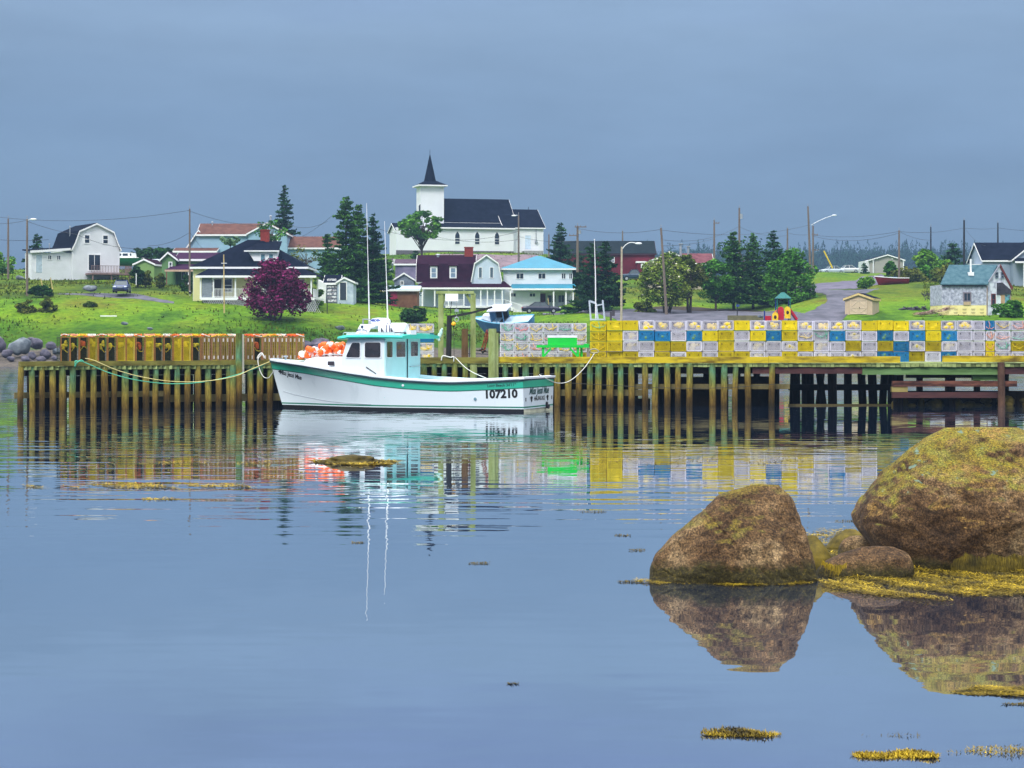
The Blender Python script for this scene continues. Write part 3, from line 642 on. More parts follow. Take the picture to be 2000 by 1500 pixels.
# --- yellow verandah house
def verandah_house():
    D = 228; z0 = PZ(585, D); yw = siding('cream_siding', (.76,.72,.36)); 
    root = thing('verandah_house', 'cream house with navy hip roof, red chimney and wraparound white verandah', 'house', (PX(490,D), D, z0), 0)
    X = lambda px: k(490,px,D); zz = lambda y: PZ(y, D)-z0; dep = 11.5
    bx0, bx1 = X(388), X(592)
    b = MB(); b.box(bx0-.9, bx1, 2.0, dep, zz(586)-.6, zz(521)); b.build('wall', yw, root)
    b = MB(); b.box(bx0-.96, bx0-.905, 2.1, dep-.1, zz(586)-.5, zz(522)); b.build('white_side_wall', w_side, root)
    hip_roof(root, bx0-.7, bx1-.1, 2.0, dep, zz(521)-.1, zz(461)-zz(521), navy_roof, ridge=.8, oh=.5)
    c = chimney(root, X(503), 7.0, zz(475), zz(444)+.1, k(0,17,D))
    # dormer
    d = MB(); x0, x1 = X(496), X(535); zb, zt = zz(517), zz(489); y = 2.6
    d.add([(x0,y,zb),(x1,y,zb),(x1+.1,y,zt),(x0-1.0,y,zt),(x0,y+4,zb),(x1,y+4,zb),(x1+.1,y+4,zt),(x0-1.0,y+4,zt)], [(0,3,2,1),(4,5,6,7),(0,1,5,4),(1,2,6,5),(2,3,7,6),(3,0,4,7)])
    do = d.build('dormer', trimw, root)
    b = MB(); b.add([(x0-1.35,y-.35,zt),(x1+.3,y-.35,zt),(x1+.1,y+4.4,zt+1.25),(x0-.2,y+4.4,zt+1.25),(x0-1.35,y-.35,zt+.1),(x1+.3,y-.35,zt+.1),(x1+.1,y+4.4,zt+1.35),(x0-.2,y+4.4,zt+1.35)],[(0,3,2,1),(4,5,6,7),(0,1,5,4),(1,2,6,5),(2,3,7,6),(3,0,4,7)]); b.build('dormer_roof', navy_roof, do)
    f = MB(); f.bar((x0-1.4,y-.4,zt+.02),(x1+.35,y-.4,zt+.02),.05,.14); f.build('dormer_trim', trimw, do)
    fn = face('front', y)
    bl = mat('blue_grey_blind', (.10,.22,.28), .4)
    for px in (508, 524): window(root, fn, X(px), zz(513), k(0,8,D), zz(495)-zz(513), (0,0), .07, pane=bl)
    # verandah
    zr0, zr1, zfl = zz(524), zz(540), zz(581)
    px0, px1 = X(385), X(617)
    shed_roof(root, [(bx0+1.0,2.0,zr0),(bx1-.3,2.0,zr0),(px1+.1,-.45,zr1),(px0-.1,-.45,zr1)], navy_roof)
    b = MB(); b.add([(bx1-.3,2.0,zr0),(bx1-.3,dep,zr0),(px1+.1,dep,zr1),(px1+.1,-.45,zr1),(bx1-.3,2.0,zr0+.12),(bx1-.3,dep,zr0+.12),(px1+.1,dep,zr1+.12),(px1+.1,-.45,zr1+.12)],[(0,3,2,1),(4,5,6,7),(0,1,5,4),(1,2,6,5),(2,3,7,6),(3,0,4,7)]); b.build('porch_roof', navy_roof, root)
    fl = MB(); fl.box(px0+.3, px1-.15, -.15, 2.0, zfl-.18, zfl); fl.box(bx1, px1-.15, 2.0, dep, zfl-.18, zfl); fl.build('verandah_floor', trimw, root)
    for px in (392, 417, 460, 502, 545, 608): column(root, X(px), -.05, zfl, zr1, .15)
    column(root, px1-.3, 5, zfl, zr1, .15)
    for a, c in ((417,460),(460,502),(502,545),(545,608)): rail(root, (X(a)+.1,-.05,0), (X(c)-.1,-.05,0), zfl, .95)
    rail(root, (px1-.3,.1,0), (px1-.3,4.9,0), zfl, .95)
    # lattice skirt
    la = MB(); x = px0+.6
    zl = -1.6
    while x < px1-.2:
        la.bar((x,-.12,zfl-.2),(x+.9,-.12,zl),.03,.02); la.bar((x+.9,-.1,zfl-.2),(x,-.1,zl),.03,.02); x += .22
    la.box(px0+.4, px1-.15, -.15, -.05, zfl-.3, zfl-.18); la.build('lattice_skirt', trimw, root)
    b = MB(); b.box(px0+.5, px1-.2, .4, 2.0, -1.8, zfl-.19); b.build('foundation', mat('dark_foundation', (.10,.11,.12), .9), root)
    # screened corner, windows, doors
    fn = face('front', 2.0)
    b = MB(); b.box(X(394), X(414), -.02, .02, zfl, zr1-.05); b.build('porch_screen', mat('screen_mesh', (.10,.12,.16), .6, .5, 9, col2=(.3,.34,.38)), root)
    door(root, fn, X(420), zfl, .9, 2.1, mat('dark_door', (.05,.05,.06), .5))
    for px in (402, 546): window(root, fn, X(px), zfl+.7, 1.0, 1.3, (1,1))
    window(root, fn, X(440), zfl+.7, .9, 1.4, (0,1)); window(root, fn, X(520), zfl+.7, .9, 1.4, (0,1)); window(root, fn, X(582), zfl+.8, .8, 1.2, (0,1))
verandah_house()

# --- church
def church():
    D = 352; z0 = PZ(493, D); yc = 0
    root = thing('church', 'white wooden church with black roof and pointed steeple on the hilltop', 'church', (PX(930,D), D, z0), R(14))
    X = lambda px, y=0: (k(930,px,D)+y*math.sin(R(14)))/math.cos(R(14)); zz = lambda y: PZ(y, D)-z0
    ws = siding('church_siding', (.84,.86,.89), .03)
    x0, x1 = X(836), X(1004)
    def body(px0, px1, yr, ye, y0, y1, rn='roof', wn='wall', eo=.35, oh=.3):
        ym = (y0+y1)/2
        profile_body(root, [(y0, ye), (ym, yr), (y1, ye)], X(px1)-X(px0), ws, navy_roof, 'x', v0=X(px0,y0), oh=oh, eo=eo, wall_name=wn, roof_name=rn, base=-2)
    # nave: tall roof, clerestory strip, side aisle
    ye = zz(431); yr = zz(384.5)
    body(850, 1004, yr+.0, ye, 3.0, 13.0, 'nave_roof', 'nave_wall', .4)
    # aisle with its own low roof
    b = MB(); b.box(X(776), X(1003), 0, 3.0, -2, zz(446)); b.build('aisle_wall', ws, root)
    shed_roof(root, [(X(858,3),3.02,zz(434)),(X(1002,3),3.02,zz(434)),(X(1006),-.4,zz(446)),(X(846),-.4,zz(446))], navy_roof, name='aisle_roof')
    # chancel, lower and to the right
    body(985, 1062, zz(405), zz(441.5), 1.0, 11.5, 'chancel_roof', 'chancel_wall', .35)
    # west porch wing on the left
    body(777, 850, zz(437), zz(452), .3, 7.0, 'porch_wing_roof', 'porch_wing_wall', .3)
    # tower
    tx0, tx1 = X(817,4), X(861,4); ty0, ty1 = 2.2, 6.0
    b = MB(); b.box(tx0, tx1, ty0, ty1, -2, zz(363)); b.box(tx0-.06, tx0+.1, ty0-.06, ty0+.1, -2, zz(363)); b.box(tx1-.1, tx1+.06, ty0-.06, ty0+.1, -2, zz(363)); b.build('tower', ws, root)
    cx, cy = (tx0+tx1)/2, (ty0+ty1)/2
    def frus(za, ra, zb, rb): 
        m_ = MB(); m_.add([(cx-ra,cy-ra,za),(cx+ra,cy-ra,za),(cx+ra,cy+ra,za),(cx-ra,cy+ra,za),(cx-rb,cy-rb,zb),(cx+rb,cy-rb,zb),(cx+rb,cy+rb,zb),(cx-rb,cy+rb,zb)],[(0,3,2,1),(4,5,6,7),(0,1,5,4),(1,2,6,5),(2,3,7,6),(3,0,4,7)]); return m_
    hw = (tx1-tx0)/2
    frus(zz(361), hw+.55, zz(352), .98).build('tower_skirt_roof', navy_roof, root)
    m_ = MB(); m_.box(cx-hw-.6, cx+hw+.6, cy-hw-.6, cy+hw+.6, zz(363.5), zz(361)-.004); m_.build('tower_cornice', trimw, root)
    s = MB(); n = 8; zb = zz(352)-.05; zt = zz(297); vs = [(cx+1.07*math.cos(math.pi*(2*i+1)/n), cy+1.07*math.sin(math.pi*(2*i+1)/n), zb) for i in range(n)]+[(cx,cy,zt)]
    s.add(vs, [(i,(i+1)%n,n) for i in range(n)]+[tuple(range(n))[::-1]]); sp = s.build('spire', navy_roof, root)
    f = MB(); f.tube([(cx,cy,zt-.2),(cx,cy,zt+.6)], .04, 5); f.build('finial', black, sp)
    fn = face('front', 0)
    for px in (893.5, 932, 970.5): window(root, fn, X(px), zz(477), k(0,9,D), zz(461)-zz(477), (0,2), .1, arch=True)
    window(root, face('front', ty0), X(821,2), zz(420), .5, 1.4, (0,0), .08, arch=True)
    fc = face('front', 1.0)
    door(root, fc, X(1034), zz(485), 1.0, zz(458)-zz(485), mat('pale_blue_door', (.55,.68,.80), .5), name='door')
    mt = MB(); mt.tube([(X(1050), .9, zz(445)), (X(1050), .9, zz(468))], .06, 6); mt.box(X(1050)-.2, X(1050)+.2, .72, .98, zz(473), zz(468)); mt.build('electric_meter', metal, root)
    st = MB(); st.box(X(1022), X(1058), -1.2, .98, -2, zz(489)); st.build('door_step', mat('concrete', (.3,.3,.3), .9), root)
    b = MB(); b.box(X(776)-.03, X(1003)+.03, -.06, .0, -1.2, .25); b.build('foundation', mat('stone_base', (.12,.11,.13), .9), root)
    b = MB(); b.tube([(X(1050),6.2,zz(404)),(X(1050),6.2,zz(398))], .05, 5); b.build('roof_finial', black, root)
church()

# --- maroon roofed gambrel house with verandah
def maroon_house():
    D = 285; z0 = PZ(601, D); root = thing('maroon_roofed_house', 'pale house with maroon gambrel roof, brick chimney and long white verandah below the church', 'house', (PX(890,D), D, z0), 0)
    X = lambda px: k(890,px,D); zz = lambda y: PZ(y, D)-z0
    ws = siding('pale_blue_siding', (.56,.66,.78))
    # main gambrel block, ridge left to right, gabled wing on the right facing the camera
    y0, y1 = 2.2, 9.5; ym = (y0+y1)/2
    profile_body(root, [(y0, zz(547)), (y0+.75, zz(515)), (ym, zz(497)), (y1-.75, zz(515)), (y1, zz(547))], X(925)-X(815), ws, maroon_roof, 'x', v0=X(815), oh=.25, eo=.25, base=-1.0)
    gx0, gx1 = X(921), X(979); gm = (gx0+gx1)/2; g2 = (gx1-gx0)/2
    profile_body(root, [(gx0, zz(548)), (gx0+.45, zz(514)), (gm, zz(498)), (gx1-.45, zz(514)), (gx1, zz(548))], 7.2, ws, maroon_roof, 'y', v0=1.2, oh=.25, eo=.12, base=-1.0, wall_name='gable_wall', roof_name='gable_roof')
    c = chimney(root, X(914), ym, zz(503), zz(479), k(0,17,D)); stovepipe(root, X(853), ym-.6, zz(503), zz(495), .18)
    fn = face('front', 1.2)
    for px in (938, 960): window(root, fn, X(px), zz(542), k(0,5.5,D), zz(522)-zz(542), (0,0), .08, pane=mat('grey_curtained_glass', (.08,.12,.16), .3))
    # dormers
    for px in (846, 884):
        d = MB(); a, b_ = X(px)-.5, X(px)+.5; d.box(a, b_, 2.15, ym, zz(545), zz(519)); do = d.build('dormer', trimw, root)
        r = MB(); r.add([(a-.15,1.95,zz(519)),(b_+.15,1.95,zz(519)),(b_+.15,ym,zz(505)),(a-.15,ym,zz(505)),(a-.15,1.95,zz(519)+.12),(b_+.15,1.95,zz(519)+.12),(b_+.15,ym,zz(505)+.12),(a-.15,ym,zz(505)+.12)],[(0,3,2,1),(4,5,6,7),(0,1,5,4),(1,2,6,5),(2,3,7,6),(3,0,4,7)]); r.build('dormer_roof', maroon_roof, do)
        window(root, face('front', 2.15), X(px), zz(541), .62, zz(523)-zz(541), (0,1), .09, pane=mat('curtained_glass', (.18,.26,.36), .3))
    # verandah
    zr0, zr1, zf = zz(550), zz(563), zz(598)
    shed_roof(root, [(X(828),2.2,zr0),(X(985),2.2,zr0),(X(1000),-.2,zr1),(X(805),-.2,zr1)], maroon_roof)
    b = MB(); b.box(X(815), X(985), 2.3, 8.5, -1, zz(549)); b.build('lower_wall', ws, root)
    for px in (803, 825, 849, 876, 906, 939, 952, 966, 981, 997): column(root, X(px), .0, zf, zr1, .17)
    fl = MB(); fl.box(X(870), X(1000), -.1, 2.2, zf-.22, zf); fl.build('verandah_floor', trimw, root)
    rail(root, (X(868),0,0), (X(905),0,0), zf, .9); rail(root, (X(927),0,0), (X(985),0,0), zf, .9); rail(root, (X(985),0,0), (X(1020),-1.2,-.9), zf, .95, name='stair_railing')
    st = MB()
    for i in range(5): st.box(X(998)+i*.32, X(1000)+i*.32+.3, -1.1, .8, zf-.25-i*.2-.4, zf-.2-i*.2)
    st.build('steps', trimw, root)
    fn = face('front', 2.3)
    for px, w_, dr in ((832,.7,0),(865,1.2,1),(915,1.0,1),(930,.8,0),(958,.9,2),(972,1.0,1)):
        if dr == 2: door(root, fn, X(px), zf, .9, 2.1, mat('dark_door', (.05,.05,.06)))
        else: window(root, fn, X(px), zf+.9, w_, 1.1, (dr,0), .07)
    wr = MB(); 
    for i in range(14):
        a = i/14*6.283; wr.ball((X(821)+.2*math.cos(a), 2.2, zz(574)+.2*math.sin(a)), .07, n=6, m=4)
    wr.build('wreath', mat('blue_wreath', (.05,.12,.18)), root)
maroon_house()

# --- teal roofed house
def teal_house():
    D = 288; z0 = PZ(611, D); root = thing('teal_roofed_house', 'two storey white house with turquoise metal hip roof and covered porch', 'house', (PX(1045,D), D, z0), 0)
    X = lambda px: k(1045,px,D); zz = lambda y: PZ(y, D)-z0
    ws = siding('bright_white_siding', (.80,.83,.88)); tr = siding('turquoise_metal', (.022,.20,.30), .12, .5)
    tr.node_tree.nodes['Wave Texture'].bands_direction = 'X'; tr.node_tree.nodes['Principled BSDF'].inputs['Roughness'].default_value = .45
    b = MB(); b.box(X(983), X(1118), .6, 9.5, zz(570), zz(526)); b.build('upper_wall', ws, root)
    b = MB(); b.box(X(983), X(1055), .5, 9.5, -1.5, zz(570)); b.box(X(1055), X(1118), 2.4, 9.5, -1.5, zz(570)); b.build('lower_wall', ws, root)
    hip_roof(root, X(984), X(1121), .6, 9.5, zz(526), zz(497)-zz(526), tr, ridge=.3, oh=.5)
    shed_roof(root, [(X(1000),.62,zz(556)),(X(1122),.62,zz(556)),(X(1128),-1.3,zz(565)),(X(995),-.9,zz(565))], tr)
    f1 = face('front', .6); f0 = face('front', .5); f2 = face('front', 2.4)
    for px, w_ in ((1015.5, .95), (1058.5, .95), (1101, .5), (1119-4, .4)): window(root, f1, X(px), zz(544), w_, zz(534)-zz(544), (1,0), .08)
    for px in (1002, 1040): window(root, f0, X(px), zz(579), .75, zz(573)-zz(579), (1,0), .07)
    door(root, f2, X(1061), zz(605), .75, 2.35, mat('wine_door', (.10,.01,.03), .5))
    window(root, f2, X(1078), zz(590), 1.1, 1.0, (1,0)); window(root, f2, X(1097), zz(590), .8, 1.0, (1,0))
    for px in (1081, 1105, 1119): column(root, X(px), -.9, zz(606), zz(565), .2)
    d = MB(); d.box(X(1056), X(1142), -1.1, 2.4, zz(606)-.2, zz(606)); d.build('porch_floor', mat('grey_porch_boards', (.35,.35,.38)), root)
    pn = MB(); pn.box(X(1058), X(1150), -1.16, -1.12, zz(612), zz(606)); pn.build('porch_skirt', ws, root)
    dt = MB(); dt.box(X(1056), X(1150), -1.22, -1.17, zz(605.5)-.06, zz(604.5))
    for px in (1058, 1105, 1121, 1148): dt.box(X(px)-.06, X(px)+.06, -1.23, -1.165, zz(612), zz(605))
    dt.build('dark_trim', black, root)
teal_house()

# --- blue house behind, brown roof
def blue_house():
    D = 302; z0 = PZ(528, D); root = thing('pale_blue_house', 'pale blue house with brown roof, gabled right end and long low wing', 'house', (PX(470,D), D, z0), 0)
    X = lambda px: k(470,px,D); zz = lambda y: PZ(y, D)-z0; bs = siding('light_blue_siding', (.30,.47,.60))
    profile_body(root, [(0, zz(457)), (3.6, zz(436)), (7.2, zz(457))], X(520)-X(388), bs, brown_roof, 'x', v0=X(388), oh=.3, eo=.4, base=-2)
    gm = X(524); profile_body(root, [(X(487), zz(457)), (gm, zz(437)), (X(562), zz(457))], 7.5, bs, brown_roof, 'y', v0=-1.2, oh=.3, eo=.3, base=-2, wall_name='gable_wall', roof_name='gable_roof')
    # left gable seen at an angle
    profile_body(root, [(X(362), zz(487)), (X(387), zz(450)), (X(412), zz(487))], 5, bs, brown_roof, 'y', v0=.6, oh=.3, eo=.3, base=-2, wall_name='left_gable_wall', roof_name='left_gable_roof')
    window(root, face('front', -1.2), X(539), zz(476), k(0,8,D), zz(460)-zz(476), (0,1), .12)
    ng = X(662)-X(557); profile_body(root, [(.5, zz(483)), (4.5, zz(461)), (8.5, zz(483))], ng, bs, brown_roof, 'x', v0=X(557), oh=.2, eo=.35, base=-2, wall_name='wing_wall', roof_name='wing_roof')
    stovepipe(root, X(409), 3, zz(446), zz(432), .1); stovepipe(root, X(524), 3, zz(440), zz(420), .13)
    p = MB(); p.tube([(X(524),-1.4,zz(500)),(X(524),-1.4,zz(437))], .06, 5); p.build('drainpipe', trimw, root)
    # porch roof on the left
    profile_body(root, [(-2, zz(492)), (0, zz(486)), (2, zz(492))], X(425)-X(345), bs, brown_roof, 'x', v0=X(345), oh=.2, eo=.2, base=-2, wall_name='porch_wall', roof_name='lower_roof')
blue_house()

def green_house():
    D = 256; z0 = PZ(553, D); root = thing('green_house', 'green sided house with dark purple roof behind the utility pole', 'house', (PX(360,D), D, z0), 0)
    X = lambda px: k(360,px,D); zz = lambda y: PZ(y, D)-z0; gs = siding('green_siding', (.13,.26,.10)); pr = shingle('purple_shingles', (.03,.012,.035), (.06,.025,.06))
    profile_body(root, [(X(316), zz(506)), (X(328.5), zz(494)), (X(343), zz(505))], 6, gs, pr, 'y', v0=0, oh=.3, eo=.35, base=-1.5)
    profile_body(root, [(1.0, zz(506)), (4, zz(493)), (7, zz(506))], X(425)-X(342), gs, pr, 'x', v0=X(342), oh=.2, eo=.3, base=-1.5, wall_name='main_wall', roof_name='main_roof')
    window(root, face('front', 0), X(333), zz(526), k(0,4,D), zz(513)-zz(526), (0,1), .12)
    shed_roof(root, [(X(345),.95,zz(517)),(X(420),.95,zz(517)),(X(400),-1.5,zz(529)),(X(326),-1.5,zz(529))], pr, name='porch_roof', fasc=mat('tan_fascia', (.5,.35,.25)))
    column(root, X(329), -1.4, zz(556), zz(530), .14, mat('brown_post', (.2,.1,.06))); column(root, X(372), -1.4, zz(556), zz(530), .14)
    window(root, face('front', 1.0), X(360), zz(545), .9, .9, (1,0))
green_house()

def simple_hut(name, label, cat, px0, px1, yb, ye, yr, D, depth, wm, rm, axis='x', rz=0, wins=(), doors=(), oh=.2, fasc=None, base=-1, group=None):
    z0 = PZ(yb, D); pc = (px0+px1)/2; root = thing(name, label, cat, (PX(pc,D), D, z0), rz, group)
    X = lambda px: k(pc,px,D); zz = lambda y: PZ(y, D)-z0
    if axis == 'x': profile_body(root, [(0, zz(ye)), (depth/2, zz(yr)), (depth, zz(ye))], X(px1)-X(px0), wm, rm, 'x', v0=X(px0), oh=oh, eo=oh, base=base, fascia=fasc)
    else: profile_body(root, [(X(px0), zz(ye)), (0, zz(yr)), (X(px1), zz(ye))], depth, wm, rm, 'y', oh=oh, eo=oh, base=base, fascia=fasc)
    fn = face('front', 0)
    for px, y, w_, h_, mu in wins: window(root, fn, X(px), zz(y), w_, h_, mu, .08)
    for px, w_, h_, m_ in doors: door(root, fn, X(px), 0, w_, h_, m_)
    return root, X, zz
shing = mat('weathered_shingles', (.20,.22,.28), .95, .4, 3.5, col2=(.62,.64,.74), detail=7, thresh=(.36,.66))
greyboard = mat('grey_boards', (.10,.12,.17), .95, .3, 1.2, col2=(.22,.26,.33), detail=6)
greyroof = shingle('dusty_purple_shingles', (.06,.04,.06), (.13,.09,.12))
simple_hut('low_green_shed', 'low green shed with maroon roof beside the gambrel house', 'shed', 262, 302, 541, 516, 507, 262, 5, siding('pale_green_siding', (.22,.36,.12)), maroon_roof, 'y', R(-8))
simple_hut('white_plastic_shed', 'white shed with patched silvery roof left of the green house', 'shed', 295, 318, 540, 515, 507, 268, 4, w_side, mat('tarred_patches', (.25,.30,.38), .5, .5, 1.0, col2=(.5,.56,.62)), 'x')
simple_hut('weathered_grey_barn', 'weathered grey barn with dusty purple roof below the church slope', 'barn', 772, 836, 560, 516, 506, 312, 7, mat('mauve_grey_boards', (.10,.10,.18), .95, .3, .8, col2=(.24,.20,.32), detail=6), greyroof, 'x')
simple_hut('blue_grey_shack', 'blue grey shack with small twin window between the barn and the red shed', 'shack', 770, 808, 575, 546, 534, 300, 5, greyboard, greyboard, 'y', wins=((785,556,.4,.5,(1,0)),))
def red_shed():
    root, X, zz = simple_hut('red_and_brown_shed', 'long shed with pale blue flat roof, red doors and brown boards', 'shed', 752, 815, 599, 566, 559, 272, 6, mat('brown_boards', (.14,.055,.03), .9, .3, 1.5, col2=(.22,.10,.05)), mat('pale_blue_metal', (.42,.60,.70), .5, .1, 1), 'x', oh=.35)
    b = MB(); fbox(b, face('front',0), X(756), X(776), 0, .04, .05, zz(568)); b.build('red_door', mat('crimson_boards', (.28,.015,.06), .7, .2, 2), root)
red_shed()
simple_hut('pale_weathered_outhouse', 'pale weathered shed wall showing between spruces left of the barn', 'shed', 742, 765, 535, 512, 506, 318, 4, mat('pale_boards', (.40,.46,.56), .9, .2, 2), greyroof, 'x')
def grey_shack():
    D = 246; z0 = PZ(591, D); root = thing('old_grey_shack', 'small weathered grey shack with peeling door beside the verandah house', 'shack', (PX(658,D), D, z0), 0)
    X = lambda px: k(658,px,D); zz = lambda y: PZ(y, D)-z0
    profile_body(root, [(0, zz(553)), (2.4, zz(538)), (4.8, zz(553))], X(662)-X(634), greyboard, navy_roof, 'x', v0=X(634), oh=.15, eo=.2, base=-1)
    profile_body(root, [(X(660), zz(551)), (X(673), zz(543)), (X(691), zz(551))], 4.5, mat('pale_grey_boards', (.30,.38,.48), .9, .3, 2, col2=(.5,.58,.66)), navy_roof, 'y', v0=-.6, oh=.15, eo=.2, base=-1, wall_name='gable_wall', roof_name='gable_roof')
    b = MB(); b.add([(X(621),-.3,0-.6),(X(636),-.3,-.6),(X(638),-.3,zz(556)),(X(622),-.3,zz(546)),(X(621),3,-.6),(X(636),3,-.6),(X(638),3,zz(556)),(X(622),3,zz(546))],[(0,3,2,1),(4,5,6,7),(0,1,5,4),(1,2,6,5),(2,3,7,6),(3,0,4,7)]); b.build('lean_to', w_side, root)
    window(root, face('front',-.3), X(628), zz(571), .35, .35, (0,0), .06)
    b = MB(); 
    for i in range(7): b.bar((X(639), -.05, .2+i*.42), (X(657), -.05, .25+i*.42), .04, .26)
    b.build('peeling_boards', mat('peeling_white_paint', (.16,.14,.18), .9, .4, 4, col2=(.75,.76,.8), thresh=(.42,.55)), root)
    door(root, face('front',-.6), X(671), .3, .75, 2.1, mat('dark_glass_door', (.04,.05,.07), .3))
grey_shack()

def red_barn():
    D = 330; z0 = PZ(548, D); root = thing('red_barn', 'long dark red barn with black roof behind the spruces', 'barn', (PX(1190,D), D, z0), 0)
    X = lambda px: k(1190,px,D); zz = lambda y: PZ(y, D)-z0; rs = siding('barn_red_siding', (.13,.006,.018), .2)
    profile_body(root, [(0, zz(495)), (4.2, zz(470)), (8.4, zz(495))], X(1279)-X(1085), rs, shingle('black_green_shingles', (.008,.014,.018), (.02,.03,.035)), 'x', v0=X(1085), oh=.2, eo=.3, base=-2.5, fascia=mat('dark_trim_paint', (.04,.01,.02)))
    window(root, face('front',0), X(1195), zz(512), k(0,9,D), zz(503)-zz(512), (1,1), .08, pane=mat('dull_pane', (.2,.22,.3), .5))
    b = MB(); b.box(X(1243), X(1265), -1.6, 0, -2, zz(514)); b.build('bump_out', rs, root); b = MB(); b.box(X(1241), X(1266), -1.8, 0, zz(514)+.003, zz(511)); b.build('bump_out_roof', trimw, root)
    window(root, face('front',-1.6), X(1257), zz(523), k(0,10,D), zz(517)-zz(523), (1,0), .12)
red_barn()
def tan_house():
    D = 302; z0 = PZ(572, D); root = thing('tan_bungalow', 'tan bungalow with reddish brown roof and two chimneys among bushes', 'house', (PX(1330,D), D, z0), 0)
    X = lambda px: k(1330,px,D); zz = lambda y: PZ(y, D)-z0; ts = siding('tan_siding', (.55,.48,.33)); rr = shingle('reddish_shingles', (.10,.035,.045), (.20,.08,.09))
    profile_body(root, [(X(1264), zz(512)), (X(1313), zz(493.5)), (X(1349), zz(512))], 9, ts, rr, 'y', oh=.35, eo=.2, base=-1.5)
    profile_body(root, [(2, zz(513)), (5.5, zz(494)), (9, zz(513))], X(1394)-X(1340), ts, rr, 'x', v0=X(1340), oh=.25, eo=.25, base=-1.5, wall_name='wing_wall', roof_name='wing_roof')
    for px, yt in ((1331,476),(1346,481)):
        b = MB(); b.tube([(X(px), 1.5, zz(505)), (X(px), 1.5, zz(yt))], .17, 8); b.box(X(px)-.3, X(px)+.3, 1.2, 1.8, zz(yt)-.01, zz(yt)+.1); b.build('chimney_pipe', metal, root)
    window(root, face('front',2), X(1381), zz(526), 1.3, .9, (1,0), .1); window(root, face('front',0), X(1282), zz(532), 1.0, 1.0, (1,0), .1)
tan_house()
def hilltop_house():
    D = 400; z0 = PZ(536, D); root = thing('grey_beige_house', 'beige grey gabled house at the top of the village road', 'house', (PX(1731,D), D, z0), 0)
    X = lambda px: k(1731,px,D); zz = lambda y: PZ(y, D)-z0
    profile_body(root, [(X(1699), zz(508)), (X(1733), zz(498)), (X(1765), zz(508))], 9, siding('beige_grey_siding', (.40,.38,.34)), navy_roof, 'y', oh=.35, eo=.25, base=-1.5)
    b = MB(); b.box(X(1696)-.6, X(1699)-.01, .5, 8, -1.5, zz(509)); b.build('porch', w_side, root)
    for px in (1713, 1743): b = MB(); b.ball((X(px), -.05, zz(505)), .2, .05, .2); b.build('vent', trimw, root)
    for px, y in ((1705,513),(1764,513)): column(root, X(px), -.3, -1, zz(509), .18)
hilltop_house()
def right_house():
    D = 292; z0 = PZ(562, D); root = thing('slate_blue_house', 'slate blue house with navy roof and white trim, cut by the right picture edge', 'house', (PX(1980,D), D, z0), 0)
    X = lambda px: k(1980,px,D); zz = lambda y: PZ(y, D)-z0; bs = siding('slate_siding', (.30,.37,.46))
    profile_body(root, [(1, zz(507)), (5.5, zz(472.5)), (10, zz(507))], X(2080)-X(1923), bs, navy_roof, 'x', v0=X(1923), oh=.25, eo=.3, base=-2.5)
    profile_body(root, [(X(1976), zz(507)), (X(2030), zz(464)), (X(2084), zz(507))], 7, bs, navy_roof, 'y', v0=-.8, oh=.3, eo=.3, base=-2.5, wall_name='gable_wall', roof_name='gable_roof')
    shed_roof(root, [(X(1978),-.82,zz(506)),(X(2085),-.82,zz(506)),(X(2085),-2.6,zz(513)),(X(1974),-2.6,zz(513))], navy_roof)
    for px in (1992, 2040): column(root, X(px), -2.5, -2, zz(513), .22)
    b = MB(); b.box(X(1904), X(1923)-.01, 2, 6, -2, zz(517)); b.build('side_lean_to', bs, root)
    b = MB(); b.box(X(1902), X(1923)-.02, 1.8, 6.2, zz(517)+.003, zz(515)); b.build('lean_to_roof', trimw, root)
    window(root, face('front',1), X(1940), zz(530), 1.2, .3, (0,0), .1)
right_house()

